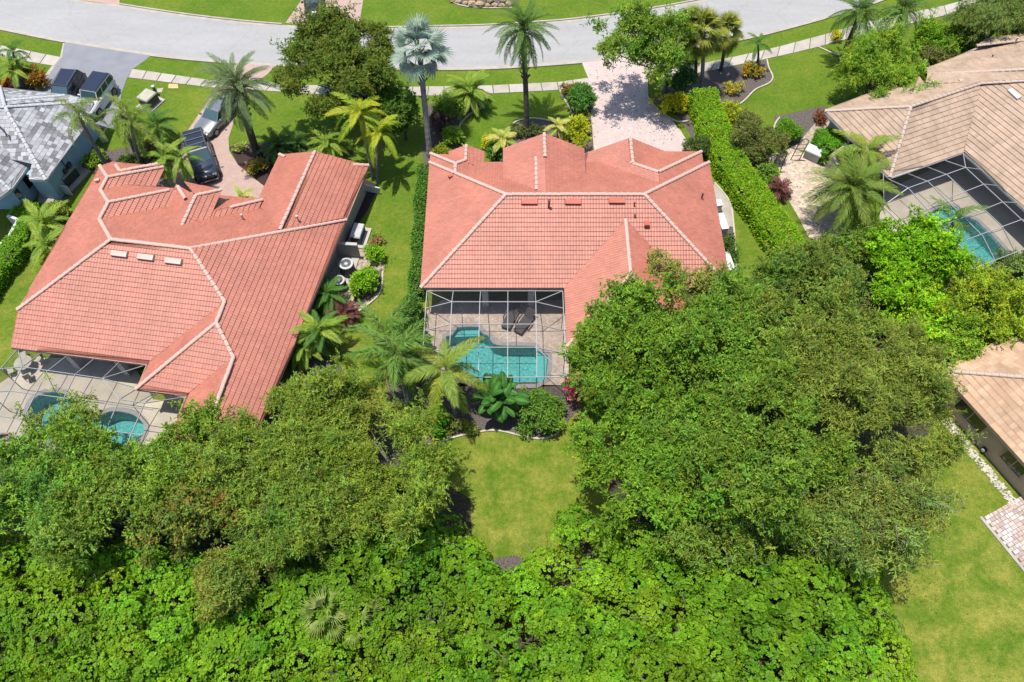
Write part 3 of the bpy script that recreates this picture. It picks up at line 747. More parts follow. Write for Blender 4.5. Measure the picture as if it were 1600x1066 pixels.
q = Vector(G(1009, 357, 4.7)); m_ = MB(); m_.box((q.x, q.y, bk(q.y) + .16), (.3, .3, .3)); m_.box((q.x, q.y, bk(q.y) + .33), (.38, .38, .04)); m_.build('exhaust_hood', 'vent_red', house)
q = Vector(G(1096, 311, 3.6)); pipe(house, (q.x, q.y, ZE + (R_ - q.x) / 2), .5, .06)
q = Vector(G(704, 280, 3.7)); m_ = MB(); m_.box((q.x, q.y, ZE + (q.x - L_) / 2 + .13), (.3, .24, .2), .5); m_.build('exhaust_hood', 'vent_red', house)

# ------------------------------------------------------------------ house on the west side (red, turned about 8 degrees)
TH = math.radians(-8.0)
def K(p, q, z): return (p * math.cos(TH) - q * math.sin(TH), p * math.sin(TH) + q * math.cos(TH), z)
west = thing('house', 'coral red tiled house with zigzag ridges beside the brick driveway where the dark pickup stands', 'house', K(-27, 30, 0))
t = Tiles(cols=RED * np.array([0.99, 0.97, 0.95]), seed=4)
zl = lambda p: 3.8 + .5 * (p + 36.35); zb = lambda q: 3.0 + .5 * (q - 22.24)
PA, QA, ZA = -30.8, 29.26, 6.52                       # apex h5
PK = -25.35                                            # apex k
er_t, er_b = G(577, 258, 2.6), G(405, 668, 2.6)        # the east eave
hR = G(541, 344, 2.6)
h5, k_ = K(PA, QA, ZA), K(PK, QA, ZA)
k2, k3 = K(-22.52, 26.4, 5.1), K(-22.52, 24.76, 5.1)
k4, k5 = K(-21.0, 22.85, 4.28), K(-21.0, 17.4, 4.28)
b0, c0_, d0 = K(-36.35, 24.5, 4.1), K(-36.35, 22.24, 3.0), K(-27.05, 22.24, 3.0)
a0 = K(-36.45, 37.75, 3.78)
h1, h2, h3, h4 = K(-34.8, 36.1, 4.57), K(-34.8, 34.85, 4.57), K(-33.1, 33.15, 5.43), K(-33.1, 31.6, 5.43)
t.face([a0, h1, h2, h3, h4, h5, b0])
w0 = K(-27.05, 20.45, 2.95); w1 = K(-23.75, 20.45, 2.95)
valley = K(-22.52, 26.4, 5.1)
t.face([b0, c0_, d0, k2, k_, h5])                                         # rear face
t.face([d0, w0, k3, k2])                                                  # wing, west face
t.face([w0, w1, k4, k3])                                                  # wing, rear face
e_s = K(-23.75, 16.6, 2.9)
t.face([w1, e_s, k5, k4]); t.face([e_s, er_b, k5])
def east(p):                                                              # east plane, through the hips and the east eave
    return p
t.face([k_, hR, er_b, k5, k4, k3, k2])
# front plane of the main roof
fq = lambda p, q: (p, q)
t.face([h5, k_, hR, K(-19.5, 36.1, 3.1), K(-29.0, 36.4, 2.96), K(-31.5, 34.2, 4.05), h4])
# two stacked hips towards the street corner
t.face([h3, h4, K(-29.8, 30.0, 3.8), K(-29.8, 36.4, 3.8)]); t.face([h3, h2, K(-34.8, 34.85, 4.57), K(-36.2, 36.25, 3.87), K(-29.9, 36.3, 3.85)])
t.face([h1, h2, K(-32.0, 33.0, 3.17), K(-32.0, 38.9, 3.17)]); t.face([h1, a0, K(-36.0, 38.9, 3.17), K(-32.0, 38.9, 3.17)])
for a, b_ in ((a0, h1), (h1, h2), (h2, h3), (h3, h4), (h4, h5), (h5, k_), (h5, b0), (k_, k2), (k2, k3), (k3, w0), (k3, k4), (k4, k5), (k_, hR), (h1, K(-32.1, 38.8, 3.22)), (h3, K(-30.3, 35.95, 4.03))): ridge(west, a, b_)
# small corner piece with its own hips
s1 = K(-34.6, 37.3, 3.98)
t.face([s1, K(-35.7, 38.4, 3.43), K(-33.0, 38.9, 3.2), K(-32.3, 38.9, 3.2)])
ridge(west, K(-35.35, 38.05, 3.7), s1); ridge(west, s1, K(-32.4, 38.75, 3.55))
# entry: wide gable with a raised porch in front
G3P, G3Z = -27.6, 4.95
t.face([K(G3P, 31.6, G3Z), K(G3P, 33.0, G3Z), K(-23.8, 36.8, 3.05), K(-23.8, 30.5, 3.05)])
t.face([K(G3P, 31.6, G3Z), K(G3P, 35.0, G3Z), K(-30.2, 36.9, 3.65), K(-30.2, 31.6, 3.65)])
t.face([K(G3P, 33.0, G3Z), K(-23.8, 36.8, 3.05), K(-27.6, 36.8, 3.05)])
t.face([K(G3P, 33.0, G3Z + .02), K(G3P, 35.0, G3Z + .02), K(-26.3, 36.3, G3Z - .63), K(-26.3, 33.0, G3Z - .63)])
t.face([K(G3P, 35.0, G3Z + .02), K(-26.3, 36.3, G3Z - .63), K(-29.5, 36.9, G3Z - .93)])
px_ap = K(-28.35, 34.75, 4.75)
ridge(west, K(G3P, 32.0, G3Z), K(G3P, 35.0, G3Z)); ridge(west, K(G3P, 35.0, G3Z), K(-26.3, 36.3, G3Z - .63)); ridge(west, px_ap, K(-29.7, 36.3, 4.1)); ridge(west, K(-25.45, 35.1, 3.88), K(-23.8, 36.8, 3.05))
# garage gable towards the street
gp0, gp1 = G(437, 360, 4.4), G(492, 237, 4.4)
gl0, gl1, gr1 = G(399, 322, 2.6), G(437, 242, 2.6), G(576, 259, 2.6)
t.face([gp0, gp1, gl1, gl0]); t.face([gp0, gp1, gr1, hR])
ridge(west, gp0, gp1); ridge(west, gl1, tuple(np.array(gl1) + (np.array(gp1) - np.array(gl1)) * .2 - np.array([0.05, .3, 0]))); ridge(west, gr1, tuple(np.array(gr1) + (np.array(gp1) - np.array(gr1)) * .3 - np.array([0, .25, .1])))
t.build(west, 'roof_red', 'deck_red')
mb = MB(); fascia(mb, [a0, b0, c0_, d0, w0, w1, e_s]); fascia(mb, [gl0, gl1, gp1, gr1, hR, er_b]); mb.build('fascia', 'fascia_pink', west)
def ins(q, d):
    return (q[0] + d[0], q[1] + d[1])
w_ = MB()
w_.prism([K(-35.6, 24.6, 0)[:2], K(-27.0, 24.6, 0)[:2], K(-26.2, 21.1, 0)[:2], ins(er_b, (-1.2, 1.0)), ins(hR, (-.55, 0)), ins(gr1, (-.55, -.5)), ins(gl1, (.5, -.5)), ins(gl0, (.4, -.6)), K(-24.4, 35.9, 0)[:2], K(-32.6, 37.6, 0)[:2], K(-35.6, 37.4, 0)[:2]], 0, 2.5)
w_.build('wall', 'stucco_cream', west)
window(west, K(-34.5, 24.6, 0), K(-32.0, 24.6, 0), .2, 2.25, (-.14, -1), 2); window(west, K(-31.2, 24.6, 0), K(-28.2, 24.6, 0), .1, 2.25, (-.14, -1), 3)
for p_ in (-33.3, -29.8):
    m_ = MB(); m_.prism([K(p_ - .2, 22.7, 0)[:2], K(p_ + .2, 22.7, 0)[:2], K(p_ + .2, 23.1, 0)[:2], K(p_ - .2, 23.1, 0)[:2]], 0, 2.5); m_.build('column', 'stucco_white', west)
for px, py in ((189, 399), (230, 404), (273, 410)):
    q = Vector(G(px, py, 6.0)); qq = -q.x * math.sin(TH) * -1; lq = q.x * -math.sin(TH) + q.y * math.cos(TH)
    vent_box(west, (q.x, q.y, zb(lq) + .03), 0, (-math.sin(TH), math.cos(TH)), 'vent_cream')
for px, py, z, h in ((381, 345, 3.9, .6), (467, 347, 3.9, .6)):
    pipe(west, G(px, py, z), h, .06, 'vent_cream')
for px, py, z in ((397, 416, 4.2), (153, 284, 4.3)):
    q = G(px, py, z); m_ = MB(); m_.box((q[0], q[1], z + .12), (.3, .22, .2), .3); m_.build('exhaust_hood', 'vent_cream', west)

# ------------------------------------------------------------------ tan house to the east, turned 24 degrees
tan = thing('house', 'tan tiled house behind the speckled stone patio and the fluffy green tree', 'house', G(1480, 200, 0))
t = Tiles(course=0.40, tile=0.27, cols=TAN, seed=6, lift=.05, rib=.012)
tA, tB, tC, tD, tE, tF = G(1289, 174, 2.9), G(1423, 167, 4.95), G(1532, 131, 4.95), G(1390, 278, 2.9), G(1506, 238, 2.9), G(1660, 382, 2.9)
tG2, tG = G(1600, 125.6, 5.75), G(1700, 121, 6.8)
tH, tI = G(1449, 117, 3.6), G(1660, 106, 6.4); tJ = G(1446, 128, 4.2)
tK, tL, tM = G(1446, 108, 3.0), G(1525, 75, 3.0), G(1680, 58, 4.2)
t.face([tA, tB, tD]); t.face([tB, tC, tE, tD]); t.face([tE, tC, tG, G(1720, 420, 2.9), tF])
front_e = G(1435, 118, 3.1)
t.face([tA, front_e, tJ, tC, tB]); t.face([tJ, tH, tI, tG, tC]); t.face([tH, tK, tL, G(1700, 20, 3.0), tI])
t.face([G(1525, 72, 3.5), G(1700, 52, 3.9), G(1700, 35, 3.4), G(1540, 62, 3.2)])
for a, b_ in ((tA, tB), (tB, tC), (tB, tD), (tC, tG), (tH, tI), (G(1525, 72, 3.5), G(1700, 52, 3.9))): ridge(tan, a, b_, 'tan')
t.build(tan, 'roof_tan', 'fascia_tan')
mb = MB(); fascia(mb, [front_e, tA, tD, tE, tF]); fascia(mb, [tK, tL]); mb.build('fascia', 'fascia_white', tan)
w_ = MB()
def mv(q, dx, dy): return (q[0] + dx, q[1] + dy)
w_.prism([mv(tA, .75, -.05), mv(tD, .0, 1.1), mv(tD, .6, 3.2), mv(tE, .1, 2.9), mv(tE, 1.6, .6), mv(tF, 2.4, 1.2), (60, 45), (60, 60), mv(tL, 0, -1), mv(tK, .6, -1), mv(front_e, .5, -.6)], 0, 2.65)
w_.build('wall', 'stucco_grey', tan)
wa, wb = Vector(mv(tA, .75, -.05)), Vector(mv(tD, 0, 1.1)); dd = (wb - wa).normalized()
window(tan, wa + dd * 1.0, wa + dd * 2.0, .5, 2.2, (dd.y, -dd.x), 1, 'fascia_white'); window(tan, wa + dd * 2.6, wa + dd * 4.0, .2, 2.2, (dd.y, -dd.x), 2, 'fascia_white')
y24 = math.radians(24)
q = G(1479, 160, 4.35); vent_box(tan, q, 0, (-math.sin(y24), math.cos(y24)), 'fascia_white', (.95, .36, .16))
q = G(1585, 148, 5.2); vent_box(tan, q, 0, (math.cos(y24), math.sin(y24)), 'fascia_white', (1.1, .4, .16))
for px, py, z in ((1500, 128, 4.5), (1459, 130, 4.2), (1558, 121, 5.0), (1598, 119, 5.4)):
    q = G(px, py, z); m_ = MB(); m_.box((q[0], q[1], z + .12), (.36, .26, .22), .4); m_.build('exhaust_hood', 'vent_cream', tan)
pipe(tan, G(1585, 68, 3.7), .5, .06, 'vent_cream')
for px, py in ((1550, 89), (1582, 88)): pipe(tan, G(px, py, 4.0), .2, .05, 'metal_black', False)

# ------------------------------------------------------------------ orange roofed house at the edge
org = thing('house', 'light orange tiled house with a bare brown wall beside the dry lawn', 'house', G(1600, 640, 0))
t = Tiles(course=0.42, tile=0.30, cols=ORANGE, seed=8, lift=.042, rib=.012)
oA = G(1481, 573, 2.8); oH = G(1700, 590, 5.6)
oD = Vector(G(1512, 627, 2.8)); oE = Vector(G(1600, 724, 2.8)); oF = oE + (oE - oD) * 1.3
oB = Vector(G(1600, 528, 2.8)); oB2 = oB + (oB - Vector(oA)) * 1.2
hip_top = Vector(oA) + (Vector((math.cos(y24), math.sin(y24), 0)) - Vector((-math.sin(y24), math.cos(y24), 0))) * 5.5 + Vector((0, 0, 2.75))
dn = (oE - oD).normalized(); rt_ = Vector((-dn.y, dn.x, 0)); e0 = oD + dn * ((Vector(oA) - oD).dot(dn))
hip_top = e0 + (rt_ + dn) * 5.5 + Vector((0, 0, 2.75))
eS, eR = e0 + dn * 15, e0 + rt_ * 16
t.face([e0, eS, hip_top + dn * 9.5, hip_top]); t.face([e0, hip_top, hip_top + rt_ * 10, eR])
t.build(org, 'roof_tan', 'fascia_tan'); ridge(org, e0, hip_top, 'tan'); ridge(org, hip_top, hip_top + dn * 9, 'tan')
mb = MB(); fascia(mb, [eR, e0, eS]); mb.build('fascia', 'fascia_tan', org)
wq0 = e0 + dn * .5 + rt_ * .45
mb = MB(); mb.prism([tuple((wq0)[:2]), tuple((wq0 + dn * 8.6)[:2]), tuple((wq0 + dn * 8.6 + rt_ * 9)[:2]), tuple((wq0 + rt_ * 9)[:2])], 0, 2.6); mb.build('wall', 'stucco_brown', org)
nr = -rt_
def along(px, py, z):                      # where the pixel's sight line meets the wall plane
    c = Vector((0, 0, CAM_H)); d = (Vector(G(px, py, z)) - c).normalized()
    return c + d * ((wq0 - c).dot(nr) / d.dot(nr))
f1, f2 = along(1497, 628, 1.5), along(1538, 672, 1.5)
window(org, f1, f2, .95, 2.15, nr, 2, 'stucco_brown'); f1, f2 = along(1565, 710, 1.5), along(1596, 745, 1.5); window(org, f1, f2, 1.0, 2.1, nr, 2, 'stucco_brown')
q = along(1539, 702, 1.2); m_ = MB(); m_.tube([q + nr * .0, q + nr * .18], .2, 10); m_.build('meter_box', 'metal_black', org)
m_ = MB(); m_.tube([q + nr * .18 + Vector((0, 0, .06)), q + nr * .26 + Vector((0, 0, .06))], .12, 10); m_.build('meter_dial', 'unit_light', org)
q = along(1524, 690, 1.3); m_ = MB(); m_.box(tuple(q + nr * .1), (.2, .2, .3), y24); m_.build('hose_bib', 'fascia_tan', org)

# ------------------------------------------------------------------ blue house with grey tiles
blue = thing('house', 'pale blue house with patchy grey and white roof tiles beside the asphalt driveway', 'house', G(40, 230, 0))
t = Tiles(course=0.33, tile=0.40, cols=GREY, seed=9, vary=.08, lift=.02, flat_tile=True)
ap, uc = G(8, 168, 5.2), G(72, 282, 2.9); ur, ur1, uf = G(146, 160, 2.9), G(132, 199, 2.9), G(100, 149, 3.4)
t.face([ap, uc, ur1, ur]); t.face([ap, ur, G(108, 146, 2.9), G(0, 136, 2.9), G(-80, 128, 2.9), G(-60, 170, 5.2)])
v_ = G(48, 254, 3.62); cc_ = G(46, 280.5, 2.9)
t.face([ap, G(-80, 172, 5.2), G(-30, 240, 3.9), v_, cc_, uc])
lw = G(16, 297, 2.9); vw = G(47, 256, 2.9)
t.face([vw, lw, G(-60, 225, 5.3), G(-20, 215, 4.9)]); t.face([lw, G(-60, 350, 2.9), G(-90, 228, 5.3), G(-60, 225, 5.3)])
t.build(blue, 'roof_grey', 'ridge_grey')
for a, b_ in ((ap, uc), (ap, ur), (G(10, 158, 4.92), G(101, 150, 3.75)), (lw, G(-60, 225, 5.3)), (ap, G(-80, 172, 5.2)), (ap, G(0, 136, 2.95))): ridge(blue, a, b_, 'grey', .5)
mb = MB(); fascia(mb, [ur, uc, cc_], .18); fascia(mb, [vw, lw, G(-60, 350, 2.9)], .18); mb.build('fascia', 'fascia_white', blue)
ub = Vector(uc); ud = (Vector(ur) - ub).normalized(); ul = Vector((-ud.y, ud.x, 0))
wc = ub + ud * .55 + ul * .5
lv = Vector(lw) + ud * .5 + ul * .5
w1_ = wc + ul * ((lv - wc).dot(ul)); 
mb = MB(); mb.prism([tuple((wc + ud * 7.4)[:2]), tuple(wc[:2]), tuple((wc + ul * 1.5)[:2]), tuple((wc + ul * 1.5 + ud * 1.6)[:2]), tuple((Vector(vw) + ul * .6 + ud * .3)[:2]), tuple(lv[:2]), tuple((lv + ul * 9 - ud * 1)[:2]), tuple((lv + ul * 9 + ud * 9)[:2]), tuple((wc + ud * 7.4 + ul * 4)[:2])], 0, 2.66); mb.build('wall', 'stucco_blue', blue)
a_, b_ = Vector(vw) + ul * .6 + ud * .3, lv
d_ = (b_ - a_).normalized(); n_ = Vector((-d_.y, d_.x, 0)); n_ = n_ if n_.dot(ul) < 0 else -n_
window(blue, a_ + d_ * .3, a_ + d_ * 1.3, .9, 2.1, n_, 1, 'stucco_blue'); window(blue, a_ + d_ * 2.0, a_ + d_ * 2.6, 1.1, 2.1, n_, 1, 'stucco_blue')
window(blue, wc + ul * 1.5 + ud * .3, wc + ul * 1.5 + ud * .9, 1.4, 2.1, -ud, 1, 'stucco_blue')
nn = -ul
for k0, k1 in ((1.7, 2.0), (2.3, 2.75)):
    m_ = MB(); c_ = wc + ud * (k0 + k1) / 2 + nn * .1; m_.box((c_.x, c_.y, 1.2), (.2, k1 - k0, .55), math.atan2(ud.y, ud.x) - math.pi / 2); m_.build('meter_box', 'unit_dark', blue)
q0 = wc + ud * 2.2 + nn * .07; m_ = MB(); m_.tube([(q0.x, q0.y, 0), (q0.x, q0.y, 2.4)], .04, 6); m_.build('conduit', 'unit_dark', blue)
m_ = MB(); m_.tube([G(-4, 196, 4.7), G(-2, 196, 5.2), G(6, 203, 4.95), G(11, 214, 4.6)], .05, 6); m_.build('vent_pipe', 'metal_black', blue)

# ================================================================== POOLS AND SCREEN CAGES
def pool(label, outline, deck, deckmat, shelf=None, depth=1.3, wl=-0.10, group=None, steps=None):
    """deck slab with the pool cut out of it, coping, plastered basin, water"""
    out = outline; n = len(out)
    c = np.mean([p[:2] for p in out], 0)
    root = thing('swimming_pool', label, 'swimming pool', (c[0], c[1], 0), group)
    area = sum(out[i][0] * out[(i + 1) % n][1] - out[(i + 1) % n][0] * out[i][1] for i in range(n))
    if area < 0: out = out[::-1]
    def off(d):
        r = []
        for i in range(n):
            a, b_, e = (np.array(out[(i + k) % n][:2]) for k in (-1, 0, 1))
            t = (b_ - a) / np.linalg.norm(b_ - a) + (e - b_) / np.linalg.norm(e - b_); t /= np.linalg.norm(t) + 1e-9
            r.append((b_[0] + t[1] * d, b_[1] - t[0] * d))
        return r
    o1 = off(0.32)
    m_ = MB(); v = [(p[0], p[1], 0.10) for p in out] + [(p[0], p[1], 0.10) for p in o1] + [(p[0], p[1], 0.02) for p in o1]
    m_.add(v, [(i, (i + 1) % n, n + (i + 1) % n, n + i) for i in range(n)] + [(n + i, n + (i + 1) % n, 2 * n + (i + 1) % n, 2 * n + i) for i in range(n)])
    m_.build('coping', 'coping', root)
    m_ = MB(); v = [(p[0], p[1], 0.10) for p in out] + [(p[0], p[1], -depth) for p in out]
    m_.add(v, [(i, (i + 1) % n, n + (i + 1) % n, n + i) for i in range(n)] + [tuple(range(n, 2 * n))]); m_.build('basin', 'pool_plaster_caustics', root)
    for pts, z in (steps or []):
        m_ = MB(); m_.prism([p[:2] for p in pts], -depth, z); m_.build('step', 'pool_shelf', root)
    m_ = MB(); m_.poly([(p[0], p[1], wl) for p in out]); m_.build('water', 'pool_water', root)
    # paved deck round the water: a sheet with a hole, bridged
    dk = [np.array(p[:2]) for p in deck]
    a = sum(dk[i][0] * dk[(i + 1) % len(dk)][1] - dk[(i + 1) % len(dk)][0] * dk[i][1] for i in range(len(dk)))
    if a < 0: dk = dk[::-1]
    bm = __import__('bmesh').new()
    vo = [bm.verts.new((p[0], p[1], 0.06)) for p in dk]; vi = [bm.verts.new((p[0], p[1], 0.06)) for p in off(0.16)]
    ed = [bm.edges.new((vo[i], vo[(i + 1) % len(vo)])) for i in range(len(vo))] + [bm.edges.new((vi[i], vi[(i + 1) % n])) for i in range(n)]
    __import__('bmesh').ops.triangle_fill(bm, use_beauty=True, use_dissolve=False, edges=ed)
    me = bpy.data.meshes.new('pool_deck'); bm.to_mesh(me); bm.free(); me.materials.append(MATS[deckmat])
    tag(link('pool_deck', me), kind='structure')
    return root
p1 = pool('free form turquoise pool beside two dark loungers, under the middle pool cage', main_pool, gp([(664, 598), (666, 487), (690, 470), (892, 470), (890, 500), (888, 603)]), 'paver_lanai',
     steps=[(gp([(715, 514), (748, 513), (750, 522), (708, 524)], -.1), -.35), (gp([(839, 549), (855, 557), (853, 591), (840, 599)], -.1), -.22), (gp([(712, 576), (722, 570), (738, 590), (730, 598)], -.1), -.3)])
p2 = pool('kidney shaped turquoise pool half hidden by tree branches beside the zigzag roofed house', west_pool, gp([(-60, 640), (60, 560), (150, 560), (215, 580), (240, 625), (300, 630), (290, 720), (-80, 720)]), 'deck_beige')
p3 = pool('turquoise pool with curved entry steps under the cage of the tan house', tan_pool, gp([(1372, 350), (1380, 300), (1500, 245), (1600, 330), (1655, 385), (1612, 392), (1518, 432)]), 'deck_beige',
     steps=[(gp([(1450, 338), (1463, 329), (1478, 322), (1494, 326), (1497, 337), (1475, 350)], -.1), -.3), (gp([(1460, 342), (1470, 332), (1486, 333), (1496, 341), (1480, 354)], -.1), -.14 - .35)])
def lounger(px, py, yaw, label):
    r = thing('lounger', label, 'lounger', G(px, py, .06), 'dark loungers on the pool deck')
    o0 = Vector(r.location); R = Matrix.Rotation(yaw, 3, 'Z')
    def w(x, y, z): return tuple(o0 + R @ Vector((x, y, z)))
    m_ = MB(); m_.add([w(-.34, -1.0, .34), w(.34, -1.0, .34), w(.34, .35, .36), w(-.34, .35, .36), w(-.34, -1.0, .26), w(.34, -1.0, .26), w(.34, .35, .28), w(-.34, .35, .28)], [(0, 1, 2, 3), (7, 6, 5, 4), (0, 4, 5, 1), (1, 5, 6, 2), (2, 6, 7, 3), (3, 7, 4, 0)]); m_.build('seat', 'wicker', r)
    m_ = MB(); m_.add([w(-.34, .36, .36), w(.34, .36, .36), w(.32, .95, .86), w(-.32, .95, .86), w(-.34, .40, .28), w(.34, .40, .28), w(.32, 1.0, .80), w(-.32, 1.0, .80)], [(0, 1, 2, 3), (7, 6, 5, 4), (0, 4, 5, 1), (1, 5, 6, 2), (2, 6, 7, 3), (3, 7, 4, 0)]); m_.build('backrest', 'wicker', r)
    for x, y in ((-.3, -.85), (.3, -.85), (-.3, .3), (.3, .3)):
        m_ = MB(); m_.bar(w(x, y, 0), w(x, y, .30), .07); m_.build('leg', 'wicker', r)
    for x in (-.42, .42):
        m_ = MB(); m_.bar(w(x, -.35, .52), w(x, .42, .56), .1, .05); m_.bar(w(x, -.3, .02), w(x, -.3, .5), .07); m_.build('armrest', 'wicker', r)
lounger(798, 499, math.radians(-22), 'dark wicker lounger partly in the shade of the roof edge')
lounger(820, 507, math.radians(-33), 'dark wicker lounger standing fully in the sun beside the pool')
r = thing('pool_handrail', 'white curved handrail on the steps of the free form pool', 'handrail', G(724, 580, .06))
a = Vector(G(722, 578, .06)); b_ = Vector(G(733, 589, -.2))
for d in (Vector((0, 0, 0)), Vector((.35, .3, 0))):
    m_ = MB(); m_.tube(smooth_line([a + d, a + d + Vector((0, 0, .8)), a.lerp(b_, .4) + d + Vector((0, 0, .85)), b_ + d + Vector((0, 0, .3)), b_ + d], 3), .035, 6); m_.build('rail', 'alum_white', r)

def cage(label, beams, panels, posts, mat='alum_white', group=None, base=(0, 0, 0), w=.045):
    r = thing('pool_cage', label, 'pool cage', base, group)
    for a, b_ in beams:
        m_ = MB(); m_.bar(a, b_, w, w * 1.3); m_.build('beam', mat, r)
    for a, b_ in posts:
        m_ = MB(); m_.bar(a, b_, w, w); m_.build('post', mat, r)
    for q in panels:
        m_ = MB(); m_.poly(q); m_.build('screen_panel', 'screen_mesh', r)
    return r
def grid_cage(F, p0, p1, q0, q1, ze, zt, ins, nx, ny, **kw):
    """mansard cage: eave rectangle p0..p1, q0..q1 (q1 = house side), flat centre inset by ins; F maps to the world"""
    P0, P1, Q0, Q1 = p0 + ins[0], p1 - ins[1], q0 + ins[2], q1 - ins[3]
    xs = [P0 + (P1 - P0) * i / nx for i in range(nx + 1)]; ys = [Q0 + (Q1 - Q0) * j / ny for j in range(ny + 1)]
    beams, panels, posts = [], [], []
    for x in xs: beams.append((F(x, Q0, zt), F(x, Q1, zt)))
    for y in ys: beams.append((F(P0, y, zt + .004), F(P1, y, zt + .004)))
    for x in xs: beams += [(F(x, Q1, zt), F(x, q1, ze)), (F(x, Q0, zt), F(x, q0, ze))]
    for y in ys: beams += [(F(P0, y, zt), F(p0, y, ze)), (F(P1, y, zt), F(p1, y, ze))]
    for a, b_ in (((P0, Q0), (p0, q0)), ((P1, Q0), (p1, q0)), ((P0, Q1), (p0, q1)), ((P1, Q1), (p1, q1))): beams.append((F(*a, zt), F(*b_, ze)))
    for a, b_ in (((p0, q0), (p1, q0)), ((p1, q0), (p1, q1)), ((p1, q1), (p0, q1)), ((p0, q1), (p0, q0))): beams.append((F(*a, ze), F(*b_, ze)))
    panels.append([F(P0, Q0, zt), F(P1, Q0, zt), F(P1, Q1, zt), F(P0, Q1, zt)])
    for a, b_, c, d in (((P0, Q0), (p0, q0), (p1, q0), (P1, Q0)), ((P1, Q0), (p1, q0), (p1, q1), (P1, Q1)), ((P1, Q1), (p1, q1), (p0, q1), (P0, Q1)), ((P0, Q1), (p0, q1), (p0, q0), (P0, Q0))):
        panels.append([F(*a, zt), F(*b_, ze), F(*c, ze), F(*d, zt)])
    panels += [[F(p0, q0, 0.1), F(p1, q0, .1), F(p1, q0, ze), F(p0, q0, ze)], [F(p0, q0, 0.1), F(p0, q1, .1), F(p0, q1, ze), F(p0, q0, ze)]]
    for x in [p0] + xs + [p1]: posts.append((F(x, q0, 0), F(x, q0, ze)))
    for y in ys + [q1 - .1]: posts.append((F(p0, y, 0), F(p0, y, ze)))
    for y in ys: posts.append((F(p1, y, 0), F(p1, y, ze)))
    return beams, panels, posts
bm_, pn_, po_ = grid_cage(lambda p, q, z: (p, q, z), -5.88, 3.5, 25.0, 31.80, 2.72, 3.5, (1.83, 1.9, 1.78, 1.45), 3, 2)
cage('white framed pool cage over the free form pool with dark loungers', bm_, pn_, po_, base=(-1.2, 28.4, 0))
# west cage, along the zigzag house
def W(x, y, z): return G(x, y, z)
e, f = 2.78, 3.5
fl = [(35, 573.5), (74, 580), (118, 585), (160, 591.5)]
ev = [(28, 545), (66, 550.5), (107, 554.5), (147.5, 560.5), (187, 565.8), (225, 571.5)]
F0 = np.array(W(35, 573.5, f)); dq = np.array(K(0, -1, 0)); dp = np.array(K(1, 0, 0))
beams = [(W(*ev[0], e), W(*ev[-1], e)), (W(*fl[0], f), W(*fl[-1], f)), (W(*ev[1], e), W(*fl[0], f)), (W(*ev[2], e), W(*fl[1], f)), (W(*ev[3], e), W(*fl[2], f)), (W(*ev[4], e), W(*fl[3], f)), (W(*ev[5], e), W(*fl[3], f)),
         (W(160, 591.5, f), W(187, 624, f)), (W(160, 591.5, f), W(212, 606, e)), (W(187, 624, f), W(213, 608, e)), (W(187, 624, f), W(226, 630, f)), (W(246, 614, e), W(226, 630, f)), (W(286, 621, e), W(226, 630, f)), (W(212, 606, e), W(290, 621, e))]
P_0 = tuple(F0); P_0b = tuple(F0 + dq * 7)
beams += [(P_0, P_0b)]
for k in (1, 2, 3):
    a = np.array(W(*fl[k], f)) if k < 3 else np.array(W(187, 624, f)); beams.append((tuple(a), tuple(F0 + dq * 7 + dp * (a - F0).dot(dp))))
a = np.array(W(226, 630, f)); beams.append((tuple(a), tuple(F0 + dq * 7 + dp * (a - F0).dot(dp))))
lw0 = np.array(W(28, 545, e)); lwd = lw0 + dq * 9 - dp * 0.2
outp = -1.9
L0 = F0 + dp * outp + dq * (-1.5); L0[2] = e
for k in (0, 1.75, 3.5, 5.25, 7.0):
    a = F0 + dq * k; b_ = a + dp * outp; b_[2] = e
    beams.append((tuple(a), tuple(b_)))
    if k: beams.append((tuple(a), tuple(a + dp * 9.4)))
Lf = F0 + dq * 8.6 + dp * outp; Lf[2] = e
beams += [(W(28, 545, e), tuple(F0 + dp * outp + dq * 0.0 + np.array([0, 0, e - f]))), (tuple(F0 + dp * outp + np.array([0, 0, e - f])), tuple(Lf)), (W(35, 573.5, f), W(28, 545, e))]
FR = F0 + dq * 8.6 + dp * 10.6; FR[2] = e
beams += [(tuple(Lf), tuple(FR)), (P_0b, tuple(Lf)), (tuple(F0 + dq * 7 + dp * 9.4), tuple(FR))]
g0 = lambda v: (v[0], v[1], 0)
posts = [(g0(Lf), tuple(Lf)), (g0(FR), tuple(FR))] + [(g0(F0 + dq * k + dp * outp), tuple(F0 + dq * k + dp * outp + np.array([0, 0, e - f]))) for k in (0, 1.75, 3.5, 5.25, 7.0)]
panels = [[P_0, W(160, 591.5, f), W(187, 624, f), W(226, 630, f), tuple(F0 + dq * 7 + dp * 9.4), P_0b],
          [W(28, 545, e), W(225, 571.5, e), W(160, 591.5, f), W(35, 573.5, f)],
          [P_0, P_0b, tuple(Lf), tuple(F0 + dp * outp + np.array([0, 0, e - f])), W(28, 545, e)],
          [g0(Lf), tuple(Lf), tuple(F0 + dp * outp + np.array([0, 0, e - f])), g0(F0 + dp * outp)],
          [W(160, 591.5, f), W(212, 606, e), W(187, 624, f)], [W(187, 624, f), W(213, 608, e), W(290, 621, e), W(226, 630, f)]]
cage('grey framed pool cage over the kidney shaped pool behind tree branches', beams, panels, posts, 'alum_grey', base=W(100, 620, 0))
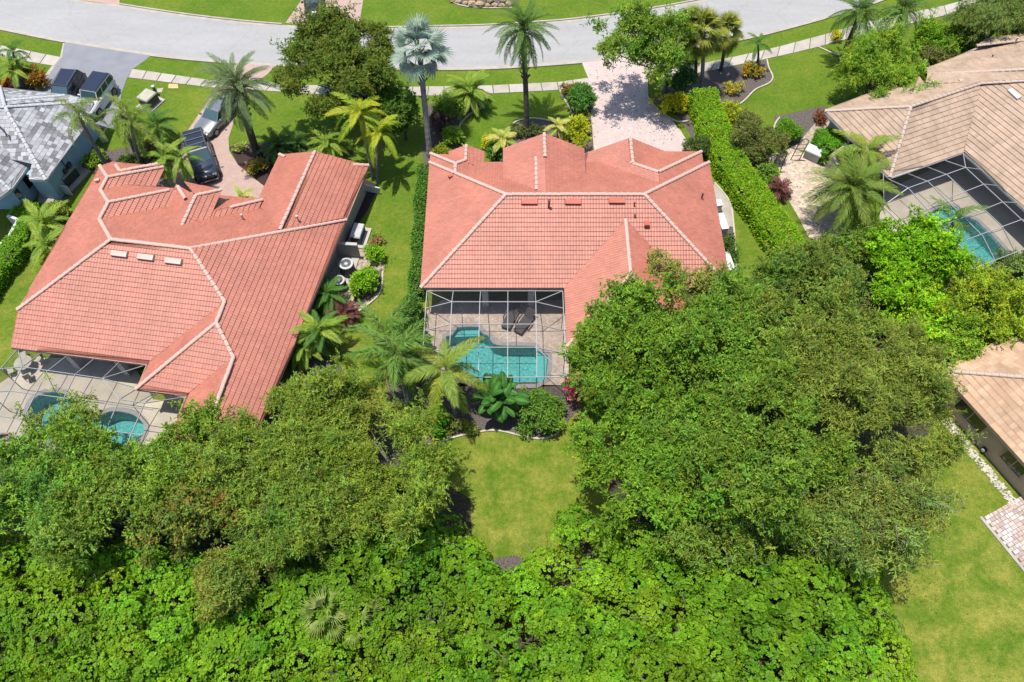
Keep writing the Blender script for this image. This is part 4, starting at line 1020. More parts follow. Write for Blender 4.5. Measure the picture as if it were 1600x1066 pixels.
# tan house cage
z1, z2 = 2.85, 3.6
A0, B0, C0 = (1505, 240), (1390, 280), (1660, 380)
beams = []
def bp_(a, za, b_, zb_): beams.append((W(*a, za), W(*b_, zb_)))
bp_(A0, z1, B0, z1); bp_(A0, z1, C0, z1)
fa = [(1508.6, 262), (1480, 273.6), (1450, 284), (1419, 294), (1384, 319)]; fb = [(1508.6, 262), (1537.5, 288), (1566, 316), (1597, 343), (1640, 384)]
bp_(fa[0], z2, fa[3], z2); bp_(fa[3], z2, fa[4], z1); bp_(fb[0], z2, fb[4], z2); bp_(A0, z1, fa[0], z2)
for a, b_ in (((1476.6, 251), fa[0]), ((1449, 261), fa[1]), ((1419, 271.6), fa[2]), ((1390, 281), fa[3])): bp_(a, z1, b_, z2)
for a, b_ in (((1532, 265), fb[0]), ((1560, 290.6), fb[1]), ((1589, 317), fb[2]), ((1628, 352), fb[3])): bp_(a, z1, b_, z2)
bp_(fa[1], z2, (1566, 354), z2); bp_((1566, 354), z2, (1585, 392), z1); bp_(fa[2], z2, (1535, 368.6), z2); bp_((1535, 368.6), z2, (1555, 408), z1); bp_(fa[3], z2, (1500, 384), z2); bp_((1500, 384), z2, (1525, 420), z1)
bp_((1381, 317), z1, (1432, 366), z1); bp_((1380, 271), z1, (1390, 281), z1)
bp_(fb[1], z2, (1450, 322), z2); bp_(fb[2], z2, (1482, 349), z2); bp_(fb[3], z2, (1510, 375), z2)
bp_((1640, 374), z1, (1518, 421), z1); bp_((1432, 366), z1, (1518, 421), z1); bp_((1480, 350), z2, (1432, 366), z1); bp_((1380, 271), z1, (1381, 317), z1)
posts = [(W(x, y, z1), (*W(x, y, z1)[:2], 0)) for x, y in ((1555, 408), (1585, 396), (1518, 421), (1608, 387), (1432, 366), (1406, 341), (1383, 318))]
panels = [[W(1508.6, 262, z2), W(1419, 294, z2), W(1500, 384, z2), W(1597, 343, z2)], [W(*A0, z1), W(*B0, z1), W(*fa[3], z2), W(*fa[0], z2)], [W(*A0, z1), W(*C0, z1), W(*fb[4], z2), W(*fb[0], z2)],
          [W(*B0, z1), W(1381, 317, z1), W(*fa[3], z2)], [W(*fa[3], z2), W(1381, 317, z1), W(1432, 366, z1), W(1518, 421, z1), W(1500, 384, z2)], [W(1500, 384, z2), W(1518, 421, z1), W(1640, 374, z1), W(1597, 343, z2)]]
cage('white framed pool cage wrapped round the corner of the tan tiled roof', beams, panels, posts, base=W(1490, 320, 0))
# wrought iron table set inside the west cage
r = thing('garden_table', 'round glass top table with chairs in the shaded corner of the west pool cage', 'table', G(44, 575, .06))
c = Vector(r.location)
m_ = MB(); m_.tube([c + Vector((0, 0, .70)), c + Vector((0, 0, .73))], .6, 14); m_.build('tabletop', 'unit_tan', r)
m_ = MB(); m_.tube([c, c + Vector((0, 0, .7))], .06, 6); m_.build('pedestal', 'metal_black', r)
for k in range(4):
    a = k * 1.57 + .5; q = c + Vector((math.cos(a), math.sin(a), 0)) * 1.0
    rr = thing('garden_chair', ['pale metal chair on the house side of the round glass top table', 'pale metal chair on the fence side of the round glass top table', 'pale metal chair on the lawn side of the round glass top table', 'pale metal chair nearest the pool at the round glass top table'][k], 'chair', q, 'chairs round the glass top table')
    m_ = MB(); m_.box(tuple(q + Vector((0, 0, .43))), (.45, .45, .05), a); m_.build('seat', 'unit_tan', rr)
    m_ = MB(); m_.box(tuple(q + Vector((math.cos(a), math.sin(a), 0)) * .22 + Vector((0, 0, .7))), (.04, .42, .45), a); m_.build('backrest', 'unit_tan', rr)
    m_ = MB()
    for sx in (-.2, .2):
        for sy in (-.2, .2):
            m_.bar(tuple(q + Vector((sx, sy, 0))), tuple(q + Vector((sx, sy, .42))), .03)
    m_.build('leg_frame', 'unit_tan', rr)

# ================================================================== VEHICLES
def car(name, label, cat, front_px, rear_px, zr, paint, L, Wd, H, hood, style, roofpaint=None, group='parked vehicles'):
    """front_px / rear_px: where the middles of the front and rear edges of the ROOF appear, zr = roof height"""
    f, b_ = Vector(G(*front_px, zr)), Vector(G(*rear_px, zr))
    d = (f - b_); d.z = 0; d.normalize()
    c = (f + b_) / 2; c.z = 0
    n = Vector((-d.y, d.x, 0))
    r0 = style['roof_mid']                                  # roof centre in car coordinates (x forward from the car's middle)
    c = c - d * r0
    root = thing(name, label, cat, c, group)
    def w(x, y, z): return tuple(c + d * x + n * y + Vector((0, 0, z)))
    hl, hw = L / 2, Wd / 2
    # lower body: lofted stations (x, half width, bottom, top)
    st = [(-hl, hw * .80, .45, style['tail'] - .12), (-hl + .12, hw * .93, .32, style['tail']), (-hl + .7, hw, .25, style['belt']), (-hl * .2, hw, .22, style['belt']), (style['cowl'], hw, .24, style['belt']), (style['cowl'] + .1, hw * .985, .25, style['hood'] + .03), (hl - .55, hw * .95, .25, style['hood'] - .06), (hl - .15, hw * .86, .30, style['hood'] - .16), (hl, hw * .70, .40, style['hood'] - .32)]
    m_ = MB(); prof = [(-1, .0), (-1.0, .55), (-.97, .85), (-.86, 1.0), (.86, 1.0), (.97, .85), (1.0, .55), (1, .0)]
    v = []
    for x, ww, zb_, zt in st:
        for a, k in prof: v.append(w(x, a * ww, zb_ + (zt - zb_) * k))
    q = len(prof)
    fcs = [(i * q + k, i * q + (k + 1) % q, (i + 1) * q + (k + 1) % q, (i + 1) * q + k) for i in range(len(st) - 1) for k in range(q)] + [tuple(range(q)), tuple(range((len(st) - 1) * q, len(st) * q))[::-1]]
    m_.add(v, fcs); m_.build('body', paint, root, smooth=style.get('smooth', True))
    # cabin: belt ring and roof ring
    B0, B1, R0, R1 = style['cab']                           # belt rear, belt front, roof rear, roof front (x)
    zb0 = style['belt'] - .02; bw, rw = hw * .90, hw * style.get('rw', .74)
    rp = roofpaint or paint
    def quad(name, pts, mat, par=root, th=.03):
        P_ = [Vector(p) for p in pts]; nn = (P_[1] - P_[0]).cross(P_[2] - P_[0]).normalized()
        m2 = MB(); m2.add([tuple(p) for p in P_] + [tuple(p - nn * th) for p in P_], [(0, 1, 2, 3), (7, 6, 5, 4), (0, 4, 5, 1), (1, 5, 6, 2), (2, 6, 7, 3), (3, 7, 4, 0)]); return m2.build(name, mat, par)
    m_ = MB()                                               # cabin shell = pillars, seen between the panes
    ring0 = [w(B0, bw, zb0), w(B1, bw * .97, zb0), w(B1, -bw * .97, zb0), w(B0, -bw, zb0)]
    ring1 = [w(R0, rw, H - .03), w(R1, rw * .96, H - .03), w(R1, -rw * .96, H - .03), w(R0, -rw, H - .03)]
    m_.add(ring0 + ring1, [(4, 5, 6, 7)] + [(i, (i + 1) % 4, 4 + (i + 1) % 4, 4 + i) for i in range(4)]); m_.build('cabin', paint, root)
    m_ = MB(); e = .10
    m_.add([w(R0, rw, H - .03), w(R1, rw * .96, H - .03), w(R1, -rw * .96, H - .03), w(R0, -rw, H - .03), w(R0 + e, rw - e, H + .03), w(R1 - e, rw * .96 - e, H + .02), w(R1 - e, -rw * .96 + e, H + .02), w(R0 + e, -rw + e, H + .03)], [(4, 7, 6, 5), (0, 1, 5, 4), (1, 2, 6, 5), (2, 3, 7, 6), (3, 0, 4, 7)]); m_.build('roof', rp, root)
    def lerp(a, b2, t): return tuple(np.array(a) * (1 - t) + np.array(b2) * t)
    def pane(name, a, b2, c2, d2, mat, mx=.06, mz=.10):       # a,b2 at the bottom, c2,d2 at the top; shrunk and pushed out
        A_, B_, C_, D_ = (np.array(p) for p in (a, b2, c2, d2))
        def bi(u, v2): return (A_ * (1 - u) + B_ * u) * (1 - v2) + (D_ * (1 - u) + C_ * u) * v2
        pts = [bi(mx, mz), bi(1 - mx, mz), bi(1 - mx, 1 - mz), bi(mx, 1 - mz)]
        nn = np.cross(B_ - A_, D_ - A_); nn /= np.linalg.norm(nn); mid = sum(pts) / 4
        if (mid - np.array(c))[:2] @ nn[:2] < 0: nn = -nn
        pts = [tuple(p + nn * .012) for p in pts]
        m2 = MB(); m2.add(pts + [tuple(np.array(p) - nn * .02) for p in pts], [(0, 1, 2, 3), (0, 4, 5, 1), (1, 5, 6, 2), (2, 6, 7, 3), (3, 7, 4, 0)]); return m2.build(name, mat, root)
    pane('windscreen', ring0[2], ring0[1], ring1[1], ring1[2], 'car_windscreen', .05, .06)
    pane('rear_window', ring0[3], ring0[0], ring1[0], ring1[3], 'car_glass', .08, .12)
    ns = style.get('side', 2)
    for (i0, i1) in ((0, 1), (3, 2)):
        for k in range(ns):
            t0, t1 = k / ns, (k + 1) / ns
            pane('side_window', lerp(ring0[i0], ring0[i1], t0), lerp(ring0[i0], ring0[i1], t1), lerp(ring1[i0], ring1[i1], t1), lerp(ring1[i0], ring1[i1], t0), 'car_glass', .06, .14)
    for x in (-hl + style.get('rear_axle', .85), hl - style.get('front_axle', .85)):
        for s_ in (-1, 1):
            R_w = style.get('wheel', .34)
            p = Vector(w(x, s_ * (hw - .1), R_w))
            m2 = MB(); m2.tube([p - n * s_ * .12, p + n * s_ * .125], R_w, 16); wh = m2.build('wheel', 'tyre', root)
            m2 = MB(); m2.tube([p + n * s_ * .10, p + n * s_ * .14], R_w * .66, 12); m2.build('rim', 'rim', wh)
    for s_ in (-1, 1):
        quad('headlight', [w(hl - .03, s_ * hw * .68, style['hood'] - .36), w(hl - .03, s_ * hw * .42, style['hood'] - .36), w(hl - .10, s_ * hw * .42, style['hood'] - .22), w(hl - .13, s_ * hw * .76, style['hood'] - .22)], 'lamp_clear')
        m2 = MB(); m2.box(w(-hl + .03, s_ * hw * .74, style['tail'] - .22), (.09, .20, .22), math.atan2(d.y, d.x)); m2.build('tail_light', 'lamp_red', root)
        m2 = MB(); m2.box(w(style['cab'][1] - .25, s_ * (hw + .09), style['belt'] + .08), (.12, .2, .15), math.atan2(d.y, d.x)); m2.build('wing_mirror', paint, root)
        m2 = MB(); m2.box(w(.2, s_ * (hw + .005), style['belt'] - .18), (.16, .03, .03), math.atan2(d.y, d.x)); m2.build('door_handle', 'chrome', root)
    m2 = MB(); m2.box(w(hl - .02, 0, style['hood'] - .42), (.10, hw * 1.05, .16), math.atan2(d.y, d.x)); m2.build('grille', 'metal_black', root)
    for x in (hl - .03, -hl + .03):
        m2 = MB(); m2.box(w(x, 0, .46), (.16, hw * 1.5, .15), math.atan2(d.y, d.x)); m2.build('bumper', style.get('bumper', 'plastic_grey'), root)
    m2 = MB(); m2.box(w(-hl - .02, 0, .72), (.02, .3, .15), math.atan2(d.y, d.x)); m2.build('number_plate', 'lamp_clear', root)
    return root, w
suv = dict(roof_mid=-.45, tail=1.0, belt=1.02, hood=1.0, cowl=.95, cab=(-2.2, 1.05, -1.85, .25), rw=.76, side=3, wheel=.37)
r, w = car('suv', 'black estate vehicle parked beside the red shrubs on the asphalt driveway', 'suv', (86, 145), (110, 105), 1.7, 'paint_black', 4.75, 1.9, 1.70, 1.0, suv, 'paint_navy')
for s_ in (-.66, .66):
    m_ = MB(); m_.tube([w(-1.8, s_, 1.75), w(-1.7, s_, 1.79), w(.1, s_, 1.79), w(.2, s_, 1.73)], .03, 6); m_.build('roof_rail', 'chrome', r)
jeep = dict(roof_mid=-.75, tail=1.1, belt=1.12, hood=1.12, cowl=.62, cab=(-2.02, .72, -1.98, .40), rw=.83, side=3, wheel=.40, smooth=False)
r, w = car('off_road_vehicle', 'white boxy off road vehicle with dark hard top and spare wheel', 'off road vehicle', (138, 139), (155, 115.5), 1.84, 'paint_white', 4.3, 1.85, 1.84, 1.1, jeep, 'paint_navy')
c_ = Vector(w(-2.22, .1, 1.0)); dx = (Vector(w(1, 0, 0)) - Vector(w(0, 0, 0)))
m_ = MB(); m_.tube([c_ + dx * .02, c_ - dx * .22], .40, 16); sp = m_.build('spare_wheel', 'tyre', r)
m_ = MB(); m_.tube([c_ - dx * .2, c_ - dx * .24], .22, 12); m_.build('rim', 'rim', sp)
for s_ in (-1, 1):
    for x in (1.35, -1.3):
        m_ = MB(); m_.box(w(x, s_ * .95, .92), (.95, .22, .06), math.atan2(dx.y, dx.x)); m_.build('wheel_arch', 'plastic_grey', r)
sedan = dict(roof_mid=-.25, tail=.98, belt=.92, hood=.88, cowl=.85, cab=(-1.75, 1.0, -.95, .28), rw=.70, side=2, wheel=.33)
car('sedan', 'silver sedan half under the date palm on the brick driveway', 'sedan', (331, 171), (343, 158), 1.45, 'paint_silver', 4.8, 1.85, 1.45, .9, sedan)
pick = dict(roof_mid=-.55, tail=1.12, belt=1.18, hood=1.16, cowl=1.0, cab=(-2.3, 1.1, -2.15, .35), rw=.80, side=3, wheel=.40, bumper='chrome')
r, w = car('suv', 'dark blue grey suv with roof bars and chrome bumper nose towards the zigzag roofed house', 'suv', (309, 235), (301, 210), 1.85, 'paint_pickup', 5.0, 1.98, 1.85, 1.1, pick, 'paint_navy')
for s_ in (-.72, .72):
    m_ = MB(); m_.tube([w(-2.1, s_, 1.86), w(-2.0, s_, 1.92), w(0, s_, 1.92), w(.1, s_, 1.86)], .035, 6); m_.build('roof_rail', 'plastic_grey', r)
for x in (-1.6, -.9, -.3):
    m_ = MB(); m_.bar(w(x, -.72, 1.91), w(x, .72, 1.91), .08, .04); m_.build('roof_bar', 'plastic_grey', r)
m_ = MB(); m_.box(w(-.05, 0, 1.90), (.45, 1.0, .02), math.atan2((Vector(w(1, 0, 0)) - Vector(w(0, 0, 0))).y, (Vector(w(1, 0, 0)) - Vector(w(0, 0, 0))).x)); m_.build('sunroof', 'car_glass', r)
car('sedan', 'black sedan on the brick driveway across the road', 'sedan', (487, -11), (486, -20), 1.45, 'paint_black', 4.7, 1.85, 1.45, .9, sedan)

# ================================================================== UTILITIES
def box_unit(name, label, cat, px, z, size, yaw, mat, topmat, pad=None, group=None):
    r = thing(name, label, cat, G(*px), group)
    c = Vector(r.location); ca, sa = math.cos(yaw), math.sin(yaw)
    if pad:
        m_ = MB(); m_.box((c.x + pad[2] * ca, c.y + pad[2] * sa, .06), (pad[0], pad[1], .12), yaw); m_.build('pad', 'concrete_white', r)
    m_ = MB(); m_.box((c.x, c.y, .12 + size[2] / 2), size, yaw, .97); m_.build('housing', mat, r)
    m_ = MB(); m_.box((c.x, c.y, .12 + size[2] + .05), (size[0] + .08, size[1] + .08, .10), yaw, .9); m_.build('lid', topmat, r)
    for k in range(4):
        m_ = MB(); m_.box((c.x - sa * -(size[1] / 2 + .01), c.y + ca * -(size[1] / 2 + .01), .3 + k * size[2] * .18), (size[0] * .8, .02, .05), yaw); m_.build('louvre', 'unit_dark', r)
    return r
box_unit('transformer_box', 'square green utility box with pale lid standing on the front lawn by the asphalt driveway', 'utility box', (236, 163), 0, (1.25, 1.1, .85), math.radians(62), 'utility_green', 'utility_top', (1.9, 1.6, 0))
r = thing('utility_post', 'small grey round topped utility post behind the green utility box', 'utility post', G(245, 148))
c = Vector(r.location); m_ = MB(); m_.tube([c, c + Vector((0, 0, .8))], .13, 8); m_.build('post', 'plastic_grey', r); m_ = MB(); m_.tube([c + Vector((0, 0, .8)), c + Vector((0, 0, .95)), c + Vector((0, 0, 1.0))], [.17, .17, .08], 8); m_.build('cap', 'unit_light', r)
m_ = MB(); m_.prism([G(*p)[:2] for p in [(246, 139), (256, 138), (253, 145), (246, 145)]], 0, .05); tag(m_.build('access_cover', 'concrete'), 'small square concrete cover set in the lawn by the grey post', 'access cover')
m_ = MB(); m_.prism([G(*p)[:2] for p in [(264, 132), (278, 132), (279, 139), (263, 139)]], 0, .06); tag(m_.build('meter_cover', 'cover_yellow'), 'yellow rectangular cover in the lawn near the sidewalk', 'meter cover')
yw = math.radians(-8)
ga = math.atan2(G(576, 300)[1] - G(551, 370)[1], G(576, 300)[0] - G(551, 370)[0])
box_unit('generator', 'standby generator with light lid on a white pad by the cream wall', 'generator', (561, 372), 0, (1.35, .75, .75), ga, 'unit_dark', 'unit_light', (2.0, 1.5, 0))
box_unit('generator', 'tan standby generator on a white pad beside the pale blue wall', 'generator', (111, 283), 0, (1.5, .8, .9), math.radians(67), 'unit_dark', 'unit_tan', (2.4, 1.7, .3))
def condenser(px, label, rr=.46, hh=.95):
    r = thing('air_conditioner', label, 'air conditioner', G(*px), 'round condensers by the cream wall'); c = Vector(r.location)
    m_ = MB(); m_.tube([c + Vector((0, 0, .1)), c + Vector((0, 0, .1 + hh))], [rr, rr * .96], 16); m_.build('casing', 'unit_dark', r)
    m_ = MB()
    for k in range(16):
        a = k * math.pi / 8; p = c + Vector((math.cos(a), math.sin(a), 0)) * (rr + .01); m_.bar((p.x, p.y, .15), (p.x, p.y, hh), .03)
    m_.build('guard', 'plastic_grey', r)
    m_ = MB(); n = 20; R1, R2 = rr, rr * .72; z = .1 + hh + .02
    v = [(c.x + R * math.cos(2 * math.pi * k / n), c.y + R * math.sin(2 * math.pi * k / n), zz) for R, zz in ((R1, z - .06), (R1, z + .03), (R2, z + .05), (R2, z - .03)) for k in range(n)]
    m_.add(v, [(j * n + k, j * n + (k + 1) % n, (j + 1) * n + (k + 1) % n, (j + 1) * n + k) for j in range(3) for k in range(n)]); m_.build('top_ring', 'unit_light', r)
    for k in range(4):
        a = k * math.pi / 2 + .4; m_ = MB(); m_.bar((c.x, c.y, z - .01), (c.x + math.cos(a) * R2, c.y + math.sin(a) * R2, z - .03), .16, .02); m_.build('fan_blade', 'plastic_grey', r)
    m_ = MB(); m_.tube([(c.x, c.y, z - .04), (c.x, c.y, z + .02)], .13, 10); m_.build('hub', 'unit_light', r)
m_ = MB(); m_.prism([G(*p)[:2] for p in [(527, 432), (545, 400), (562, 404), (548, 440), (535, 460), (520, 456)]], 0, .1); m_.build('equipment_pad', 'concrete_white', kind='structure')
condenser((545, 427), 'larger round air conditioner next to the cream screen wall', .52, 1.05); condenser((533, 450), 'smaller round air conditioner, further from the cream screen wall', .44, .85)
m_ = MB(); a, b_ = Vector(G(529, 400)), Vector(G(563, 402)); m_.bar((a.x, a.y, .75), (b_.x, b_.y, .75), .18, 1.5); o = m_.build('screen_wall', 'stucco_cream'); tag(o, 'low cream screen wall between the generator and the round air conditioners', 'wall')
m_ = MB(); m_.bar((a.x, a.y, 1.54), (b_.x, b_.y, 1.54), .26, .07); m_.build('wall_coping', 'concrete_white', o)
m_ = MB(); a, b_ = Vector(G(573, 300, 0)), Vector(G(594, 303, 0)); m_.bar((a.x, a.y, .5), (b_.x, b_.y, .35), .1, .7); tag(m_.build('fence_stub', 'stucco_white'), 'short white fence stub at the garage corner by the double yellow palm', 'fence')
for k, (px, sz, lb) in enumerate((((1119, 328), (.6, .5, .8), 'small white box unit at the pale slab beside the red roof'), ((1125, 358), (1.5, .5, .9), 'long white box unit beyond the pale slab under the eave'), ((1134, 420), (1.6, .5, .9), 'long white box unit among shrubs at the roof corner'))):
    r = thing('pool_equipment', lb, 'equipment box', G(*px)); c = Vector(r.location)
    m_ = MB(); m_.box((c.x, c.y, sz[2] / 2), sz, math.radians(-82), .98); m_.build('cabinet', 'stucco_white', r); m_ = MB(); m_.box((c.x, c.y, sz[2] + .03), (sz[0] + .06, sz[1] + .06, .06), math.radians(-82)); m_.build('lid', 'stucco_white', r)
# white breeze block walls by the blue house
def lattice(pts, label, h=1.15):
    r = thing('block_wall', label, 'wall', G(*pts[0]))
    P_ = [Vector(G(*p)) for p in pts]
    for a, b_ in zip(P_[:-1], P_[1:]):
        d = (b_ - a); L = d.length; d.normalize()
        for z in (.12, .62, h - .1):
            m_ = MB(); m_.bar((a.x, a.y, z), (b_.x, b_.y, z), .2, .22); m_.build('rail', 'stucco_white', r)
        k = 0
        while k * .42 < L:
            p = a + d * min(L, k * .42); m_ = MB(); m_.box((p.x, p.y, h / 2), (.16, .18, h - .1), math.atan2(d.y, d.x)); m_.build('post', 'stucco_white', r); k += 1
lattice([(24, 352), (40, 358), (20, 396), (-25, 388)], 'white pierced block wall round the corner patio of the blue house')
lattice([(-25, 402), (12, 412), (0, 440), (-40, 452)], 'white pierced block wall further along, half outside the frame')
m_ = MB(); a, b_ = Vector(G(86, 300)), Vector(G(114, 305)); m_.bar((a.x, a.y, .9), (b_.x, b_.y, .9), .1, .12); m_.bar((a.x, a.y, .45), (b_.x, b_.y, .45), .1, .9); tag(m_.build('low_wall', 'stucco_white'), 'thin white low wall from the blue house corner to the tan generator', 'wall')
m_ = MB(); m_.prism([G(*p)[:2] for p in [(62, 300), (90, 305), (82, 320), (60, 318)]], 0, .1); m_.build('step', 'stucco_grey', kind='structure')
m_ = MB(); a = Vector(G(165, 222)); m_.box((a.x, a.y, .35), (.5, .1, .7), .4); tag(m_.build('yard_sign', 'paint_white'), 'small white panel standing behind the row of foxtail palms', 'panel')
# patio things to the east
r = thing('deck_box', 'grey storage box with white lid on the speckled stone patio', 'storage box', G(1268, 247)); c = Vector(r.location); yw2 = math.radians(-35)
m_ = MB(); m_.box((c.x, c.y, .42), (1.25, .75, .8), yw2); m_.build('body', 'unit_light', r); m_ = MB(); m_.box((c.x, c.y, .87), (1.4, .9, .1), yw2, .95); m_.build('lid', 'paint_white', r)
a, b_, e2 = Vector(G(1290, 265)), Vector(G(1317, 246)), Vector(G(1299, 280)); m_ = MB(); m_.bar((a.x, a.y, .8), (b_.x, b_.y, .8), .18, 1.6); m_.bar((a.x, a.y, .79), (e2.x, e2.y, .79), .17, 1.58); o = tag(m_.build('patio_wall', 'stucco_cream'), 'cream patio wall with white coping behind the boxy clipped hedge', 'wall')
m_ = MB(); m_.bar((a.x, a.y, 1.64), (b_.x, b_.y, 1.64), .26, .07); m_.bar((a.x, a.y, 1.63), (e2.x, e2.y, 1.63), .25, .07); m_.build('wall_coping', 'concrete_white', o)
def lamp_post(px, lean, label):
    r = thing('garden_arch', label, 'garden arch', G(*px)); c = Vector(r.location)
    for s_ in (-.35, .35):
        m_ = MB(); m_.tube([c + Vector((s_, 0, 0)), c + Vector((s_ + lean, 0, 2.1))], .035, 6); m_.build('post', 'metal_black', r)
    m_ = MB(); m_.tube([c + Vector((-.35 + lean, 0, 2.1)), c + Vector((lean, 0, 2.35)), c + Vector((.35 + lean, 0, 2.1))], .035, 6); m_.build('arch', 'metal_black', r)
    for z in (.5, .9, 1.3, 1.7):
        m_ = MB(); m_.bar(tuple(c + Vector((-.35 + lean * z / 2.1, 0, z))), tuple(c + Vector((.35 + lean * z / 2.1, 0, z))), .03); m_.build('rung', 'metal_black', r)
lamp_post((1212, 268), .0, 'slim black iron arch at the hedge side of the stone patio'); lamp_post((1242, 250), .15, 'slim black iron arch in front of the rounded clipped bush')
# rocks in the island bed across the road
r_ = random.Random(8)
for k, px in enumerate([(707, 3), (716, 5), (727, 7), (738, 9), (750, 10), (762, 11), (773, 10), (784, 11), (796, 9), (742, 2), (765, 3), (787, 3)]):
    s_ = r_.uniform(.28, .5); m_ = MB(); p = G(*px); m_.ball((p[0], p[1], s_ * .45), (s_, s_ * .8, s_ * .65), 9, 6, .18, rng=r_)
    tag(m_.build('boulder', 'rock', smooth=False), 'tan boulder, ' + ['first', 'second', 'third', 'fourth', 'fifth', 'sixth', 'seventh', 'eighth', 'ninth', 'lone inner', 'middle inner', 'last inner'][k] + ' along the bed edge across the road, counted from the brick driveway', 'boulder', 'boulders edging the bed across the road')
m_ = MB(); 
P_ = [Vector(G(*p)) for p in [(3, 682), (20, 680), (17, 689), (1, 691)]]
for i in range(4): m_.bar(tuple(P_[i] + Vector((0, 0, .2))), tuple(P_[(i + 1) % 4] + Vector((0, 0, .2))), .12, .3)
tag(m_.build('planter_frame', 'stone_bed'), 'empty pale rectangular planter frame at the corner of the west pool cage', 'planter')

# ================================================================== VEGETATION
def unit(v): return v / (np.linalg.norm(v, axis=-1, keepdims=True) + 1e-9)
def leaf_quads(mb, C, D, N, L, W, col, bend=0.12):
    """one folded diamond leaf per row: base C, direction D, face normal N"""
    S = unit(np.cross(D, N)); Nn = unit(np.cross(S, D))
    L = np.asarray(L).reshape(-1, 1); W = np.asarray(W).reshape(-1, 1)
    mid = C + D * L * 0.45
    V = np.stack([C, mid + S * W / 2 + Nn * W * bend, C + D * L - Nn * L * bend, mid - S * W / 2 + Nn * W * bend], 1)
    n = len(C)
    mb.quads(V.reshape(-1, 3), np.arange(n * 4).reshape(n, 4), np.repeat(col, 4, 0))
def disc_leaves(mb, C, D, N, L, W, col):
    """rounded leaf: six sided, cupped"""
    S = unit(np.cross(D, N)); Nn = unit(np.cross(S, D))
    L = np.asarray(L).reshape(-1, 1); W = np.asarray(W).reshape(-1, 1)
    V = np.stack([C, C + D * L * .3 + S * W * .45, C + D * L * .72 + S * W * .42 - Nn * L * .05, C + D * L - Nn * L * .14, C + D * L * .72 - S * W * .42 - Nn * L * .05, C + D * L * .3 - S * W * .45], 1)
    n = len(C); i = np.arange(n)[:, None] * 6
    q = np.concatenate([i + np.array([[0, 1, 2, 3]]), i + np.array([[0, 3, 4, 5]])])
    mb.quads(V.reshape(-1, 3), q, np.repeat(col, 6, 0))
def tint(rng, n, base, var=0.25, hue=0.12):
    b_ = np.array(base)[None] * rng.uniform(1 - var, 1 + var, (n, 1))
    h = np.clip(rng.normal(0, hue, (n, 1)), -.2, .3)
    return np.clip(b_ * np.concatenate([1 + h, np.ones((n, 1)), 1 - .4 * h], 1), 0.002, 0.9)
def sprays(mb, rng, C, OUT, k, spread, L, W, base, droop=0.0, var=0.3, hue=.12, disc=False, upright=0.6, clump=None, jit=.12, fan=.75):
    """k leaves on a short twig at every centre C, twigs growing along OUT"""
    n = len(C)
    tang = rng.normal(0, 1, (n, 3)); tang = unit(tang - OUT * (tang * OUT).sum(1, keepdims=True))
    ax = unit(OUT * (1 if jit > .1 else .55) + tang * (.6 if jit > .1 else .95) + np.array([0, 0, -droop]))
    t = rng.uniform(0, 1, (n, k, 1))
    P_ = C[:, None] + ax[:, None] * (t - .3) * spread + rng.normal(0, spread * jit, (n, k, 3))
    D = unit(ax[:, None] * .8 + rng.normal(0, fan, (n, k, 3)) + np.array([0, 0, .05 - droop * .3]))
    N = unit(rng.normal(0, .55, (n, k, 3)) + np.array([0, 0, upright]) + OUT[:, None] * .35)
    cb = tint(rng, n, base, var, hue) if clump is None else clump
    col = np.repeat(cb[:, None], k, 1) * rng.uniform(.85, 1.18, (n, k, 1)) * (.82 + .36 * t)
    s_ = rng.uniform(.7, 1.25, n * k)
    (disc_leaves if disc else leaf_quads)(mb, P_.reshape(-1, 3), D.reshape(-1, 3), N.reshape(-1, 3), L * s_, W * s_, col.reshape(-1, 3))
def crown_points(rng, c, r, n, lobes=9, lobe=(.34, .5), shell=(.72, 1.02), bottom=-.35, clump=.50, fill=1.0):
    """points on leaf clumps that sit on the shells of overlapping boughs filling an ellipsoid"""
    r = np.array(r)
    lc = unit(rng.normal(0, 1, (lobes, 3))) * rng.uniform(.2, .8, (lobes, 1)); lc[:, 2] = np.abs(lc[:, 2]) * .8 - .12
    lr = rng.uniform(*lobe, lobes) * rng.uniform(.62, 1.12, lobes)
    ncl = max(10, int(fill * 15 * (r[0] * r[1] + r[0] * r[2] + r[1] * r[2]) / 3 / (clump / .62) ** 2 / 4.0))
    cc, co, ci = np.zeros((0, 3)), np.zeros((0, 3)), np.zeros(0, int)
    while len(cc) < ncl:
        m_ = ncl * 3
        i = rng.integers(0, lobes, m_); d = unit(rng.normal(0, 1, (m_, 3)) + np.array([0, 0, .5]))
        p = lc[i] + d * (lr[i] * rng.uniform(.70, 1.12, m_))[:, None]
        dist = np.linalg.norm(p[:, None] - lc[None], axis=2) / lr[None]
        ok = (dist.min(1) > .64) & (p[:, 2] > bottom)
        cc = np.concatenate([cc, p[ok]]); co = np.concatenate([co, d[ok]]); ci = np.concatenate([ci, i[ok]])
    cc, co = cc[:ncl] * r, co[:ncl]
    cr = clump * rng.uniform(.5, 1.45, ncl)
    w = cr ** 2; k = rng.choice(ncl, n, p=w / w.sum())
    d = unit(rng.normal(0, 1, (n, 3)) + co[k] * .7 + np.array([0, 0, .55]))
    P_ = cc[k] + d * (cr[k] * (rng.uniform(.5, 1.1, n) + .5 * rng.random(n) ** 5))[:, None] * np.array([1.2, 1.2, .85])
    return np.array(c) + P_, d, lc * r + np.array(c), lr
